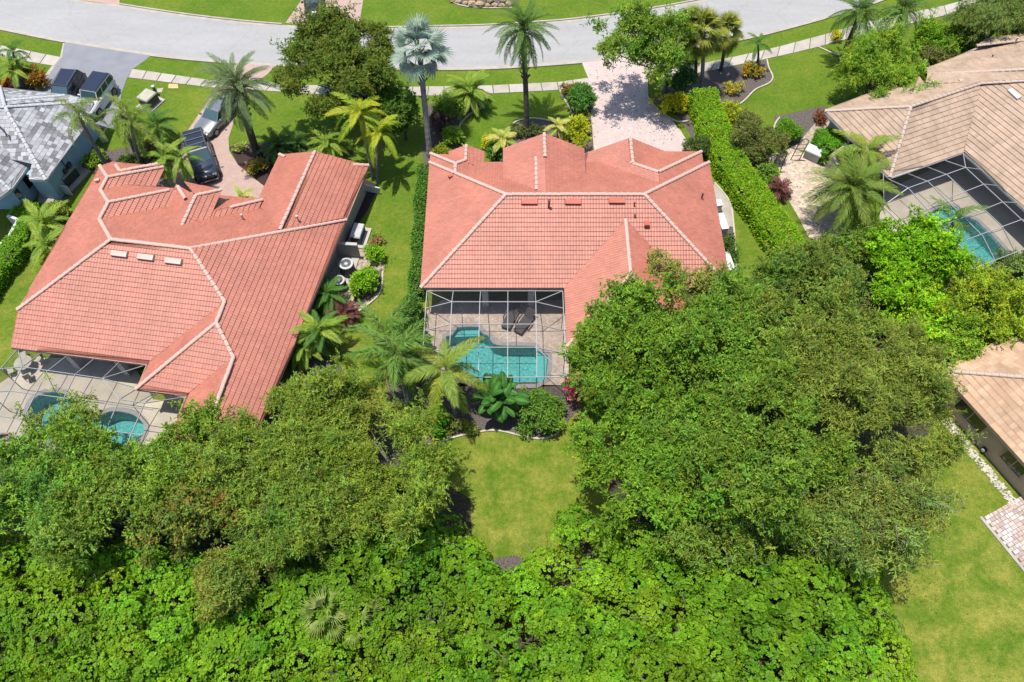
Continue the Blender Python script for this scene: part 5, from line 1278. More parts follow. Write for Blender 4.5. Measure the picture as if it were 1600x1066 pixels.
def trunk_mesh(mb, rng, base, lobes_c, h_split, r0, n_limbs=6):
    b_ = np.array(base, float); top = b_ + np.array([rng.normal(0, .15), rng.normal(0, .15), h_split])
    mb.tube([b_ - [0, 0, .1], (b_ + top) / 2 + rng.normal(0, .06, 3), top], [r0 * 1.25, r0 * .95, r0 * .85], 8)
    for c in lobes_c[:n_limbs]:
        m1 = top * .55 + np.array(c) * .45 + rng.normal(0, .25, 3)
        mb.tube([top - [0, 0, .2], m1, np.array(c)], [r0 * .6, r0 * .36, r0 * .14], 6)
        for k in range(2):
            e = np.array(c) + rng.normal(0, .7, 3) + [0, 0, .4]
            mb.tube([m1, e], [r0 * .25, r0 * .06], 4)
def tree(name, label, px, z, r, n, base, L=.20, W=.085, k=8, spread=.55, droop=.0, lobes=10, group=None, mat='leaf', bark='bark', seed=1, cat='tree', hue=.13, var=.38, accents=None, twigs=0, disc=False, trunk_px=None, lobe=(.34, .5), bottom=-.35):
    """px: where the middle of the crown appears, z its height; r = crown radii"""
    rng = np.random.default_rng(seed)
    c = np.array(G(*px, z)); g = G(*trunk_px) if trunk_px else (c[0], c[1], 0)
    root = thing(name, label, cat, (g[0], g[1], 0), group)
    n = int(n * .85); k = k + 3
    P_, O_, lc, lr = crown_points(rng, c, r, n, lobes, lobe, bottom=bottom)
    cb = tint(rng, n, base, var, hue)
    # whole boughs lean a little greener or yellower, as foliage does
    d_ = np.linalg.norm(P_[:, None] - lc[None], axis=2); own = d_.argmin(1); bt = tint(rng, len(lc), (1, 1, 1), .16, .10)
    cb = cb * bt[own]
    if accents:
        for acol, frac in accents:
            s_ = rng.random(n) < frac; cb[s_] = tint(rng, s_.sum(), acol, .2, .06)
    sel = np.argsort(-(np.linalg.norm((P_ - c) / np.array(r), axis=1) + rng.uniform(0, .5, n) - 9 * (P_[:, 2] < c[2] + .15 * r[2])))[:max(8, int(n * .05))]
    sel = rng.choice(sel, max(6, int(n * .018)), replace=False)
    sd_ = unit(O_[sel] + rng.normal(0, .35, (len(sel), 3)) + [0, 0, .1]); sl = rng.uniform(.5, 1.5, len(sel)) * min(1, r[0] / 3)
    ts = np.linspace(.1, 1, 6)
    P2 = (P_[sel][:, None] + sd_[:, None] * (sl[:, None] * ts[None])[..., None] + rng.normal(0, .09, (len(sel), 6, 3))).reshape(-1, 3)
    P_ = np.concatenate([P_, P2]); O_ = np.concatenate([O_, np.repeat(sd_, 6, 0)]); cb = np.concatenate([cb, np.repeat(cb[sel], 6, 0)]); n = len(P_)
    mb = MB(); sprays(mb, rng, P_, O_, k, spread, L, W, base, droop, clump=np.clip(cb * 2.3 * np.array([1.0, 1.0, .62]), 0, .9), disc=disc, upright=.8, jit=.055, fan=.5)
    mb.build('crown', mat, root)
    mb = MB(); trunk_mesh(mb, rng, (g[0], g[1], 0), lc, max(.8, z * .42), .09 * max(1.2, r[0] * .55), min(8, lobes))
    mb.build('trunk', bark, root)
    if twigs:
        mb = MB()
        s_ = rng.integers(0, n, twigs)
        for i in s_:
            p = P_[i]; d = unit(O_[i] + rng.normal(0, .6, 3)); q = p + d * rng.uniform(.3, .9)
            mb.tube([p - d * .7, (p + q) / 2 + rng.normal(0, .08, 3), q], [.024, .016, .006], 4, cap=False)
        mb.build('twigs', bark, root)['kind'] = 'stuff'
    return root
def shrub(name, label, px, z, r, n, base, L=.18, W=.09, k=7, spread=.3, group=None, seed=1, cat='shrub', disc=False, hue=.1, var=.25, lobes=6, accents=None, mat='leaf', droop=0.0, upright=.6):
    rng = np.random.default_rng(seed); c = np.array(G(*px, z))
    P_, O_, lc, lr = crown_points(rng, c, r, n, lobes, (.5, .72), bottom=-.9, clump=min(.4, .32 * min(r)), fill=1.6)
    P_[:, 2] = np.maximum(P_[:, 2], .08)
    cb = tint(rng, n, base, var, hue)
    if accents:
        for acol, frac in accents:
            s_ = rng.random(n) < frac; cb[s_] = tint(rng, s_.sum(), acol, .2, .06)
    mb = MB(); sprays(mb, rng, P_, O_, k, spread, L, W, base, droop, clump=np.clip(cb * 1.65, 0, .9), disc=disc, upright=upright)
    root = thing(name, label, cat, (c[0], c[1], 0), group)
    mb.build('foliage', mat, root)
    mb = MB(); b_ = np.array([c[0], c[1], -.05])
    for i in range(6): mb.tube([b_ + rng.normal(0, .1, 3) * [1, 1, 0], (b_ + c) / 2 + rng.normal(0, .12, 3), c + rng.normal(0, .25, 3) * np.array(r)], [.05, .035, .015], 5)
    mb.build('stem', 'bark_dark', root)
    return root
def hedge(label, line, w, h, base, n, L=.14, W=.08, k=6, seed=1, name='hedge', rough=.10, top=.92, accents=None):
    """clipped hedge along a plan line: leafy skin over a twiggy core"""
    rng = np.random.default_rng(seed)
    ln = [np.array(p[:2]) for p in line]
    seg = [np.linalg.norm(ln[i + 1] - ln[i]) for i in range(len(ln) - 1)]; cum = np.concatenate(([0], np.cumsum(seg)))
    root = thing(name, label, 'hedge', (*ln[0], 0))
    m_ = MB(); l3 = [(p[0], p[1], 0) for p in ln]; strip(m_, offset_line(l3, w * .36), offset_line(l3, -w * .36), 0, h * .86); m_.build('core', 'bark_dark', root)
    s_ = rng.uniform(0, cum[-1], n); i = np.clip(np.searchsorted(cum, s_) - 1, 0, len(seg) - 1)
    d = np.array([(ln[j + 1] - ln[j]) / seg[j] for j in range(len(seg))]); nn = np.stack([-d[:, 1], d[:, 0]], 1)
    base2 = np.array(ln)[i] + d[i] * (s_ - cum[i])[:, None]
    a = rng.uniform(0, w + 2 * h, n)                       # round the section: side, top, side
    side = np.where(a < h, -1, np.where(a > h + w, 1, 0))
    off = np.where(side == 0, a - h - w / 2, side * w / 2); z = np.where(side == -1, a, np.where(side == 1, a - h - w, h))
    bulge = np.sin(s_ * 1.7 + seed) * rough + np.sin(s_ * 4.1) * rough * .6 + rng.normal(0, rough * .5, n)
    off = off + side * bulge; z = np.where(side == 0, z + bulge, z)
    P_ = np.concatenate([base2 + nn[i] * off[:, None], np.maximum(z, .05)[:, None]], 1)
    O_ = unit(np.concatenate([nn[i] * side[:, None], (side == 0)[:, None] * 1.0 + .25], 1))
    cb = tint(rng, n, base, .22, .10)
    if accents:
        for acol, frac in accents:
            q = rng.random(n) < frac; cb[q] = tint(rng, q.sum(), acol, .2, .06)
    mb = MB(); sprays(mb, rng, P_, O_, k, .22, L, W, base, 0, clump=np.clip(cb * 1.8, 0, .9), upright=.75)
    mb.build('foliage', 'leaf', root)
    return root

# ------------------------------------------------------------------ palms: fronds are single pieces sharing a few meshes
def feather(name, L, pairs, ll, lw, droop, col, v=.35, sweep=.55, plume=0.0, seed=1, start=.14, twist=.12, mat='leaf', rach=(.22, .25, .08)):
    rng = np.random.default_rng(seed); mb = MB()
    def rp(s_): return np.stack([L * s_ * (1 - .18 * droop * s_), np.zeros_like(s_), L * (.34 * s_ - (.34 + droop * .62) * s_ ** 2.0)], -1)
    s_ = np.linspace(0, 1, 9); R = rp(s_)
    mb.tube([tuple(p) for p in R], list(.035 * L / 2.5 * (1 - .85 * s_)), 4, rach, cap=False)
    t = np.repeat(np.linspace(start, .995, pairs), 2) + rng.normal(0, .004, pairs * 2); t = np.clip(t, start, 1)
    sd = np.tile([-1.0, 1.0], pairs)
    P_ = rp(t); T = unit(rp(np.minimum(t + .01, 1.01)) - P_)
    side = np.stack([np.zeros_like(t), sd, np.zeros_like(t)], -1)
    upv = unit(np.cross(T, np.cross(np.array([0, 0, 1.0]), T)))
    vv = v + (rng.uniform(-1, 1, len(t)) * plume if plume else 0) + rng.normal(0, twist, len(t))
    D = unit(side * np.cos(vv)[:, None] + upv * np.sin(vv)[:, None] + T * (sweep + .9 * t[:, None] ** 2) + rng.normal(0, .06, (len(t), 3)))
    prof = np.sin(np.pi * np.clip((t - start + .12) / (1.14 - start), 0, 1)) ** .7
    ln = ll * (.25 + .8 * prof) * rng.uniform(.9, 1.1, len(t))
    N = unit(upv + side * -.2)
    c = np.clip(tint(rng, len(t), col, .25, .08) * 1.6, 0, .9)
    S = unit(np.cross(D, N)); w = (lw * (.5 + .5 * prof))[:, None]; l1 = ln[:, None]
    m1 = P_ + D * l1 * .5; tip = P_ + D * l1 - np.array([0, 0, 1]) * l1 * (.12 + .30 * droop)
    V = np.stack([P_ - S * w * .25, P_ + S * w * .25, m1 + S * w * .5, tip, m1 - S * w * .5], 1); n = len(t); i = np.arange(n)[:, None] * 5
    mb.quads(V.reshape(-1, 3), np.concatenate([i + np.array([[0, 1, 2, 4]])]), np.repeat(c, 5, 0))
    mb.big.append((i + np.array([[4, 2, 3]])) + mb.n - n * 5)
    me = mb.mesh(name); me.materials.append(MATS[mat]); return me
def fan(name, pet, R, segs, arc, droop, col, seed=1, mat='leaf_matt', stem=(.30, .34, .12), w=.75):
    rng = np.random.default_rng(seed); mb = MB()
    mb.tube([(0, 0, 0), (pet * .5, 0, pet * .16), (pet, 0, pet * .12)], [.035, .025, .018], 4, stem, cap=False)
    a = np.linspace(-arc / 2, arc / 2, segs); o = np.array([pet, 0, pet * .12])
    ln = R * (.78 + .22 * np.cos(a * .6)) * rng.uniform(.92, 1.06, segs)
    D = np.stack([np.cos(a), np.sin(a), .10 + .22 * np.abs(np.sin(a))], -1); D = unit(D)
    S = unit(np.cross(D, np.array([0, 0, 1.0]))); wd = (2 * np.pi * R * (arc / (2 * np.pi)) / segs * w) * np.ones((segs, 1))
    c = np.clip(tint(rng, segs, col, .2, .05) * 1.25, 0, .9)
    m1 = o + D * (ln * .52)[:, None]; tip = o + D * ln[:, None] - np.array([0, 0, 1]) * (ln * (.06 + droop) * rng.uniform(.5, 1.5, segs))[:, None]
    V = np.stack([np.tile(o, (segs, 1)), m1 + S * wd * .5 - [0, 0, .02], tip, m1 - S * wd * .5 - [0, 0, .02], m1 + [0, 0, .05 * R]], 1)
    i = np.arange(segs)[:, None] * 5
    mb.quads(V.reshape(-1, 3), np.concatenate([i + np.array([[0, 1, 4]]), i + np.array([[0, 4, 3]]), i + np.array([[1, 2, 4]]), i + np.array([[4, 2, 3]])]), np.repeat(c, 5, 0))
    me = mb.mesh(name); me.materials.append(MATS[mat]); return me
def palm(name, label, top_px, z, base_px, fronds, nf, scale=1.0, pitch=(75, -35), trunk=(.16, .12), bark='bark_grey', shaft=0, group=None, seed=1, cat='palm tree', boots=0, az0=0.0, frond_name='frond', dead=None):
    """top_px: where the crown's heart appears at height z; base_px on the ground (None: straight below)"""
    rng = random.Random(seed)
    t_ = Vector(G(*top_px, z)); b_ = Vector(G(*base_px)) if base_px else Vector((t_.x, t_.y, 0))
    root = thing(name, label, cat, b_, group)
    loc = t_ - b_
    m_ = MB(); n = 9; path = []
    for i in range(n):
        f = i / (n - 1); path.append((b_.x + loc.x * f ** 1.5, b_.y + loc.y * f ** 1.5, z * f))
    rad = [trunk[0] * (1.35 if i == 0 else 1) * (1 - i / (n - 1)) + trunk[1] * (i / (n - 1)) for i in range(n)]
    P2, R2 = [], []
    for i in range(n - 1):
        for k in range(4):
            f = k / 4; P2.append(tuple(np.array(path[i]) * (1 - f) + np.array(path[i + 1]) * f)); R2.append((rad[i] * (1 - f) + rad[i + 1] * f) * (1.0 + .05 * (k % 2)))
    P2.append(path[-1]); R2.append(rad[-1]); m_.tube(P2, R2, 9)
    m_.build('trunk', bark, root, smooth=False)
    if boots:
        m_ = MB()
        for k in range(boots):
            a = k * 2.4; zz = z * (1 - .45 * (k / boots)) - .05; rr = trunk[1] * 1.1; f = zz / z
            cx, cy = b_.x + loc.x * f ** 1.5, b_.y + loc.y * f ** 1.5
            m_.bar((cx + math.cos(a) * rr * .8, cy + math.sin(a) * rr * .8, zz), (cx + math.cos(a) * rr * 1.9, cy + math.sin(a) * rr * 1.9, zz + .28), .12, .05)
        o = m_.build('frond_stubs', 'bark_dark', root); o['kind'] = 'stuff'
    if shaft:
        m_ = MB(); m_.tube([tuple(t_ - Vector((0, 0, shaft))), tuple(t_ - Vector((0, 0, shaft * .4))), tuple(t_ + Vector((0, 0, .15)))], [trunk[1] * 1.25, trunk[1] * 1.15, trunk[1] * .5], 9); m_.build('crownshaft', 'palm_shaft', root)
    for i in range(nf):
        f = i / max(1, nf - 1)
        me = dead if (dead and f > .85) else F_dead if (i == nf - 1 and nf > 9 and z > 3 and fronds[0].name.startswith('frond')) else fronds[i % len(fronds)]
        p = pitch[0] + (pitch[1] - pitch[0]) * (f ** .85) + rng.uniform(-7, 7)
        o = link(frond_name, me, root)
        az = az0 + i * 2.39996 + rng.uniform(-.16, .16)
        s_ = scale * rng.uniform(.88, 1.08)
        o.matrix_local = Matrix.Translation(loc + Vector((0, 0, .1 - .25 * f))) @ Matrix.Rotation(az, 4, 'Z') @ Matrix.Rotation(-math.radians(p), 4, 'Y') @ Matrix.Rotation(rng.uniform(-.35, .35), 4, 'X') @ Matrix.Scale(s_, 4)
    return root
F_date = [feather('frond', 3.1, 38, .50, .054, .55, (.085, .115, .045), .45, .7, seed=1), feather('frond', 3.1, 38, .50, .054, .85, (.07, .105, .04), .45, .7, seed=2)]
F_date2 = [feather('frond', 3.0, 38, .50, .054, .6, (.055, .105, .018), .45, .7, seed=3), feather('frond', 3.0, 38, .50, .054, .9, (.06, .11, .018), .45, .7, seed=4)]
F_olive = [feather('frond', 3.3, 42, .58, .055, .65, (.085, .135, .018), .3, .6, seed=5), feather('frond', 3.3, 42, .58, .055, .95, (.10, .14, .02), .3, .6, seed=6)]
F_fox = [feather('frond', 2.5, 60, .50, .05, .95, (.105, .155, .022), .1, .55, plume=1.3, seed=7), feather('frond', 2.5, 60, .50, .05, 1.2, (.13, .155, .03), .1, .55, plume=1.3, seed=8)]
F_foxd = [feather('frond', 2.5, 60, .50, .05, .95, (.075, .145, .022), .1, .55, plume=1.2, seed=9), feather('frond', 2.5, 60, .50, .05, 1.2, (.085, .145, .025), .1, .55, plume=1.2, seed=10)]
F_yel = [feather('frond', 2.3, 46, .52, .075, 1.0, (.20, .22, .014), .35, .6, seed=11, rach=(.4, .3, .04)), feather('frond', 2.3, 46, .52, .075, 1.25, (.15, .205, .014), .35, .6, seed=12, rach=(.4, .3, .04))]
F_are = [feather('frond', 1.9, 34, .45, .06, .9, (.12, .19, .022), .4, .7, seed=13), feather('frond', 1.9, 34, .45, .06, 1.2, (.15, .20, .025), .4, .7, seed=14)]
F_coco = [feather('frond', 2.9, 52, .62, .065, .95, (.115, .165, .022), .2, .5, seed=15), feather('frond', 2.9, 52, .62, .065, 1.3, (.15, .175, .02), .1, .5, seed=16)]
F_dark = [feather('frond', 1.7, 36, .40, .05, .8, (.04, .10, .014), .4, .7, seed=17), feather('frond', 1.7, 36, .40, .05, 1.1, (.05, .11, .014), .4, .7, seed=18)]
F_cyc = [feather('frond', 1.3, 44, .24, .028, .7, (.04, .085, .014), .35, .5, seed=19, start=.08)]
F_pur = [feather('frond', 1.1, 10, .55, .10, .6, (.10, .035, .03), .6, 1.0, seed=20, start=.05)]
F_vari = [feather('frond', 1.6, 36, .45, .06, 1.0, (.30, .28, .07), .35, .6, seed=21, rach=(.45, .4, .2)), feather('frond', 1.6, 36, .45, .06, 1.2, (.20, .24, .04), .35, .6, seed=22)]
N_bis = [fan('leaf_fan', 1.15, 1.25, 24, 3.9, .04, (.235, .295, .235), 1, w=.5), fan('leaf_fan', 1.2, 1.25, 24, 3.6, .16, (.205, .265, .205), 2, w=.5)]
N_bisd = fan('leaf_fan', .9, 1.15, 28, 3.4, .35, (.21, .225, .19), 3)
N_sab = [fan('leaf_fan', .95, 1.0, 34, 4.0, .22, (.15, .175, .03), 4, w=.6), fan('leaf_fan', .95, 1.05, 34, 4.0, .32, (.215, .215, .03), 5, w=.6)]
N_pal = [fan('leaf_fan', 1.0, 1.2, 13, 1.5, .12, (.15, .21, .04), 6, w=.75), fan('leaf_fan', .8, 1.1, 13, 1.7, .25, (.20, .235, .06), 7, w=.7)]

F_dead = feather('frond', 2.2, 34, .40, .04, 1.6, (.12, .085, .045), .1, .6, seed=31, rach=(.2, .15, .08))
# --- palms
palm('date_palm', 'grey green date palm with a thick trunk leaning over the silver sedan', (372, 140), 6.8, (403, 243), F_date, 46, 1.0, (80, -38), (.30, .26), 'bark_dark', boots=40, seed=1)
palm('date_palm', 'tall date palm standing in the ring bed of the small front lawn', (817, 48), 8.2, (823, 208), F_date2, 40, .95, (82, -42), (.22, .19), 'bark_dark', boots=46, seed=2)
palm('fan_palm', 'silver blue fan palm with a tall smooth trunk beside the dark tree', (655, 78), 8.0, (672, 243), N_bis, 21, 1.12, (85, -60), (.24, .20), 'bark_grey', boots=14, seed=3, dead=N_bisd, frond_name='leaf_fan')
g_ = 'twin yellow feather palms'
palm('yellow_palm', 'yellow feather palm at the garage gable, taller of the pair', (562, 180), 5.2, (583, 278), F_yel, 13, 1.0, (78, -20), (.12, .10), 'bark_grey', .8, g_, 4)
palm('yellow_palm', 'yellow feather palm at the garage gable, lower stem of the pair', (592, 212), 4.2, (590, 284), F_yel, 11, .85, (78, -25), (.11, .09), 'bark_grey', .7, g_, 5)
g_ = 'foxtail palms between the blue house and the brick driveway'
palm('foxtail_palm', 'bushy foxtail palm drooping over the grey tile roof', (122, 180), 6.2, (168, 262), F_fox, 10, .9, (72, -28), (.17, .12), 'bark_grey', .9, g_, 6)
palm('foxtail_palm', 'bushy foxtail palm next to the white off road vehicle, furthest back', (190, 174), 5.4, (214, 244), F_fox, 10, .75, (75, -25), (.16, .12), 'bark_grey', .9, g_, 7)
palm('foxtail_palm', 'bushy foxtail palm with a pale trunk, nearest the brick driveway in its row', (205, 192), 5.4, (224, 262), F_fox, 12, .95, (72, -35), (.17, .12), 'bark_grey', .9, g_, 8)
palm('feather_palm', 'low dark green feather palm on the lawn behind the areca clump', (246, 196), 2.2, (250, 222), F_dark, 16, 1.05, (75, -10), (.10, .08), 'bark_grey', seed=9)
palm('areca_palm', 'bright green areca palm at the bumper of the dark blue suv', (263, 250), 2.6, (272, 278), F_are, 18, .95, (80, -5), (.08, .06), 'bark_grey', seed=10)
palm('areca_palm', 'thin stemmed areca palm between the red porch roof and the suv', (284, 250), 2.9, (290, 287), F_are, 12, .85, (78, -5), (.07, .05), 'bark_grey', seed=11)
palm('areca_palm', 'bright green areca clump behind the garage gable of the zigzag roof', (512, 228), 1.3, None, F_are, 22, .95, (82, 0), (.08, .06), seed=12)
palm('sago_palm', 'dark cycad with arching fronds beside the garage, under the date palm', (436, 232), .9, None, F_cyc, 30, 1.5, (75, -5), (.16, .14), 'bark_dark', seed=13, cat='cycad')
palm('sago_palm', 'spreading dark cycad on the mulch towards the lawn edge', (462, 226), .7, None, F_cyc, 26, 1.3, (70, -5), (.14, .12), 'bark_dark', seed=14, cat='cycad')
g_ = 'sabal palms in the corner bed'
palm('sabal_palm', 'yellow green sabal palm at the driveway corner, fuller crown', (1098, 52), 5.6, (1094, 142), N_sab, 30, 1.1, (85, -60), (.17, .16), 'bark_grey', 0, g_, 15, boots=16, frond_name='leaf_fan')
palm('sabal_palm', 'sabal palm behind the fuller one, dark slim trunk by the sidewalk', (1076, 40), 5.6, (1086, 118), N_sab, 22, .9, (85, -60), (.15, .14), 'bark_dark', 0, g_, 16, frond_name='leaf_fan')
palm('sabal_palm', 'sabal palm set apart with a short curved dark trunk', (1134, 52), 4.0, (1126, 110), N_sab, 24, .95, (85, -55), (.15, .14), 'bark_dark', 0, g_, 17, frond_name='leaf_fan')
palm('traveller_plant', 'small palm like plant with a dark stem at the kerbside bed corner', (1184, 70), 2.4, (1183, 100), F_dark, 9, .75, (75, 0), (.10, .08), 'bark_dark', seed=18)
palm('date_palm', 'feather palm behind the fluffy tree at the sidewalk', (1344, 22), 5.0, None, F_date2, 34, .95, (80, -35), (.2, .18), 'bark_dark', seed=19)
palm('date_palm', 'feather palm furthest along the sidewalk, before the weeping tree', (1412, 16), 4.6, None, F_date2, 32, .85, (80, -35), (.2, .18), 'bark_dark', seed=20)
palm('royal_palm', 'small arching palm between the patio wall and the tan roof', (1352, 238), 3.6, (1340, 278), F_coco, 13, .85, (72, -20), (.12, .09), 'bark_grey', .6, seed=21)
palm('date_palm', 'wide olive green palm beside the cage of the tan house', (1330, 300), 3.6, (1326, 345), F_olive, 52, 1.0, (82, -30), (.22, .2), 'bark_dark', boots=20, seed=22)
palm('royal_palm', 'dark feathery palm leaning over the pool of the tan house', (1487, 345), 3.4, (1480, 392), F_foxd, 10, .85, (70, -30), (.13, .11), 'bark_dark', seed=23)
palm('coconut_palm', 'yellow green palm in the rear bed in front of the free form pool', (697, 580), 4.2, (711, 655), F_coco, 14, .98, (75, -32), (.13, .10), 'bark_grey', .5, seed=24)
palm('foxtail_palm', 'green foxtail palm at the cage corner beside the yellow green palm', (620, 555), 4.6, (640, 640), F_foxd, 14, 1.2, (75, -30), (.17, .12), 'bark_grey', .8, seed=25)
palm('foxtail_palm', 'slim foxtail palm close behind its neighbour along the side lawn', (600, 520), 4.0, (620, 580), F_foxd, 10, 1.0, (75, -20), (.14, .11), 'bark_grey', .7, seed=26)
palm('areca_palm', 'broad bright palm clump at the eave, below the purple leaved plant', (500, 520), 2.3, (512, 555), F_are + F_dark, 26, 1.0, (80, -12), (.10, .08), seed=27)
palm('areca_palm', 'green palm clump against the cream wall just past the condensers', (513, 462), 1.3, None, F_dark, 22, .95, (80, 0), (.08, .06), seed=28)
palm('areca_palm', 'low palm clump under the eave nearest the leafy tree', (474, 545), 1.2, None, F_are, 18, .85, (80, 0), (.08, .06), seed=29)
palm('purple_cordyline', 'dark purple star shaped plant on the pale stones', (538, 491), .7, None, F_pur, 20, 1.0, (70, 0), (.06, .05), 'bark_dark', seed=30, cat='plant', frond_name='leaf')
palm('areca_palm', 'yellowish variegated palm at the entry gable, beside the small front lawn', (786, 220), 1.9, (785, 243), F_vari, 16, .78, (78, -5), (.08, .06), seed=31)
palm('areca_palm', 'yellowish variegated palm between the ring bed and the golden shrub', (872, 200), 1.4, None, F_vari, 14, .7, (78, 0), (.08, .06), seed=32)
palm('areca_palm', 'bright arching palm at the hedge of the blue house, further from the frame edge', (72, 352), 1.9, None, F_are, 16, 1.05, (78, -10), (.08, .06), seed=33)
palm('areca_palm', 'bright arching palm beside the red eave, lower of the pair at the hedge', (78, 388), 1.6, None, F_are, 16, 1.0, (78, -10), (.08, .06), seed=34)
palm('areca_palm', 'broad leaved green clump at the corner bed by the sidewalk', (733, 148), 1.3, None, F_are, 34, 1.1, (84, 0), (.08, .06), seed=35)
palm('feather_palm', 'small palm on a dark stem over the sidewalk of the blue house', (21, 82), 2.6, (27, 100), F_dark, 12, .75, (75, -15), (.10, .08), 'bark_dark', seed=36)
palm('feather_palm', 'pale green fine leaved palm beside the red shrubs', (22, 112), 1.5, None, F_are, 16, .85, (80, 0), (.08, .06), seed=37)
palm('feather_palm', 'small yellow palm on the bricks against the entry roof', (380, 312), .9, None, F_vari, 12, .7, (75, 0), (.06, .05), seed=38)
palm('palmetto', 'pale fan palm rising out of the bright green thicket', (512, 955), 4.0, None, N_pal, 12, .95, (70, 5), (.14, .12), seed=39, frond_name='leaf_fan')
palm('palmetto', 'small pale fan palm just below the larger one in the thicket', (560, 975), 3.9, None, N_pal, 6, .9, (60, 0), (.1, .1), seed=40, frond_name='leaf_fan')
palm('cordyline', 'reddish brown spiky plant between the long hedge and the stone patio', (1217, 298), .5, None, F_pur, 14, 1.0, (75, 5), (.06, .05), 'bark_dark', seed=41, cat='plant', frond_name='leaf')

# --- big paddle leaved plant in the rear bed
def paddle_leaf():
    mb = MB(); rng = np.random.default_rng(5); n = 9; L = 1.25
    rows = []
    for i in range(n):
        s_ = i / (n - 1); w = .30 * math.sin(math.pi * min(1, s_ * .93 + .07)) ** .6
        x, z = L * s_ * (1 - .12 * s_) + .5, .5 * .5 + .30 * s_ - .55 * s_ * s_
        rows.append([(x, -w, z - .05 * w), (x, -w * .5, z + .06), (x, 0, z + .02), (x, w * .5, z + .06), (x, w, z - .05 * w)])
    v = [p for r_ in rows for p in r_]; col = []
    for i in range(n):
        for k in range(5): col.append(np.array((.045, .13, .022)) * (1.9 if k == 2 else 1) * rng.uniform(.85, 1.15))
    mb.add(v, [(i * 5 + k, i * 5 + k + 1, i * 5 + 5 + k + 1, i * 5 + 5 + k) for i in range(n - 1) for k in range(4)], np.array(col))
    mb.tube([(0, 0, 0), (.25, 0, .2), (.5, 0, .25)], [.04, .03, .02], 4, (.12, .16, .05), cap=False)
    me = mb.mesh('leaf'); me.materials.append(MATS['leaf']); return me
PL = paddle_leaf()
def paddle(label, px, z, nf, sc, seed, trunkh=0):
    rng = random.Random(seed); t_ = Vector(G(*px, z)); root = thing('bird_of_paradise', label, 'plant', (t_.x, t_.y, 0))
    m_ = MB()
    for k in range(5):
        a = k * 1.26; m_.tube([(t_.x + math.cos(a) * .25, t_.y + math.sin(a) * .25, 0), (t_.x + math.cos(a) * .5, t_.y + math.sin(a) * .5, z)], [.09, .06], 6)
    m_.build('stem', 'bark', root)
    for i in range(nf):
        a = (i % 5) * 1.26; o = link('leaf', PL, root)
        o.matrix_local = Matrix.Translation(Vector((math.cos(a) * .5, math.sin(a) * .5, z - .3 * rng.random()))) @ Matrix.Rotation(i * 2.4 + rng.uniform(-.3, .3), 4, 'Z') @ Matrix.Rotation(-math.radians(rng.uniform(-25, 62)), 4, 'Y') @ Matrix.Rotation(rng.uniform(-.6, .6), 4, 'X') @ Matrix.Scale(sc * rng.uniform(.8, 1.15), 4)
paddle('tall plant with big glossy paddle leaves in front of the free form pool', (778, 622), 1.9, 44, 1.0, 3)

# --- hedges
hedge('long bright green clipped hedge between the middle red roof and the stone patio', [G(*p) for p in [(1092, 165), (1110, 215), (1135, 268), (1165, 315), (1195, 358), (1232, 412)]], 2.0, 1.7, (.10, .205, .008), 14000, seed=1, rough=.075, accents=[((.19, .23, .012), .25)], L=.11, W=.065)
hedge('narrow dark green hedge along the wall of the middle house', [G(*p) for p in [(664, 272), (660, 330), (656, 400), (652, 470)]], .7, 1.0, (.055, .125, .015), 3200, seed=2)
hedge('clipped green hedge along the white block walls', [G(*p) for p in [(56, 362), (30, 402), (-2, 446), (-20, 470)]], 1.1, 1.3, (.095, .185, .012), 3000, seed=3)
hedge('boxy clipped hedge against the tan house window', [G(*p) for p in [(1283, 222), (1292, 244), (1300, 252)]], 1.7, 1.5, (.075, .18, .010), 2600, seed=4, L=.10, W=.06)
# rounded topiary
shrub('topiary', 'smooth rounded clipped bush in a curbed ring on the front lawn', (1236, 196), .95, (1.25, 1.55, 1.05), 3600, (.085, .175, .012), .10, .06, 6, .15, seed=5, lobes=1, cat='clipped bush')
# --- shrubs
Y = (.33, .30, .008)
shrub('golden_shrub', 'golden yellow mounded shrub where the paved driveway meets the hedge', (1052, 166), .7, (1.5, 1.0, .8), 1100, Y, .13, .07, 6, .2, seed=6, accents=[((.16, .2, .01), .25)])
shrub('golden_shrub', 'golden yellow shrub beside the driveway at the entry gable', (903, 205), .8, (1.3, 1.1, .9), 1000, (.28, .29, .01), .13, .07, 6, .2, seed=7, accents=[((.13, .2, .012), .25)])
shrub('golden_shrub', 'small yellow shrub at the street corner gable of the middle house', (766, 222), .5, (.6, .5, .5), 260, Y, .13, .07, 6, .2, seed=8)
shrub('round_shrub', 'dark green leafy bush beside the paved driveway', (906, 160), 1.0, (1.0, 1.1, 1.0), 800, (.055, .13, .018), .22, .10, 7, .25, seed=9)
shrub('croton', 'low reddish green shrub row between the leafy bush and the sidewalk', (900, 140), .5, (1.3, .5, .5), 420, (.10, .12, .02), .16, .07, 6, .2, seed=10, accents=[((.22, .09, .03), .35)])
shrub('round_shrub', 'olive shrub between the dark bush and the golden one', (908, 186), .5, (.7, .6, .5), 260, (.11, .13, .02), .15, .07, 6, .2, seed=11)
shrub('shrub', 'dark bush growing at the garage end of the long hedge', (1096, 232), .8, (1.0, 1.0, .9), 800, (.065, .095, .02), .16, .07, 7, .25, seed=12)
shrub('shrub', 'large olive brown shrub between the hedge and the clipped round bush', (1168, 222), 1.3, (2.2, 2.0, 1.4), 2400, (.095, .115, .025), .17, .075, 7, .3, seed=13, accents=[((.15, .09, .03), .1)])
shrub('shrub', 'bright yellow green shrub at the street end of the long hedge', (1140, 178), .8, (1.0, .8, .8), 600, (.19, .22, .012), .18, .085, 7, .25, seed=14)
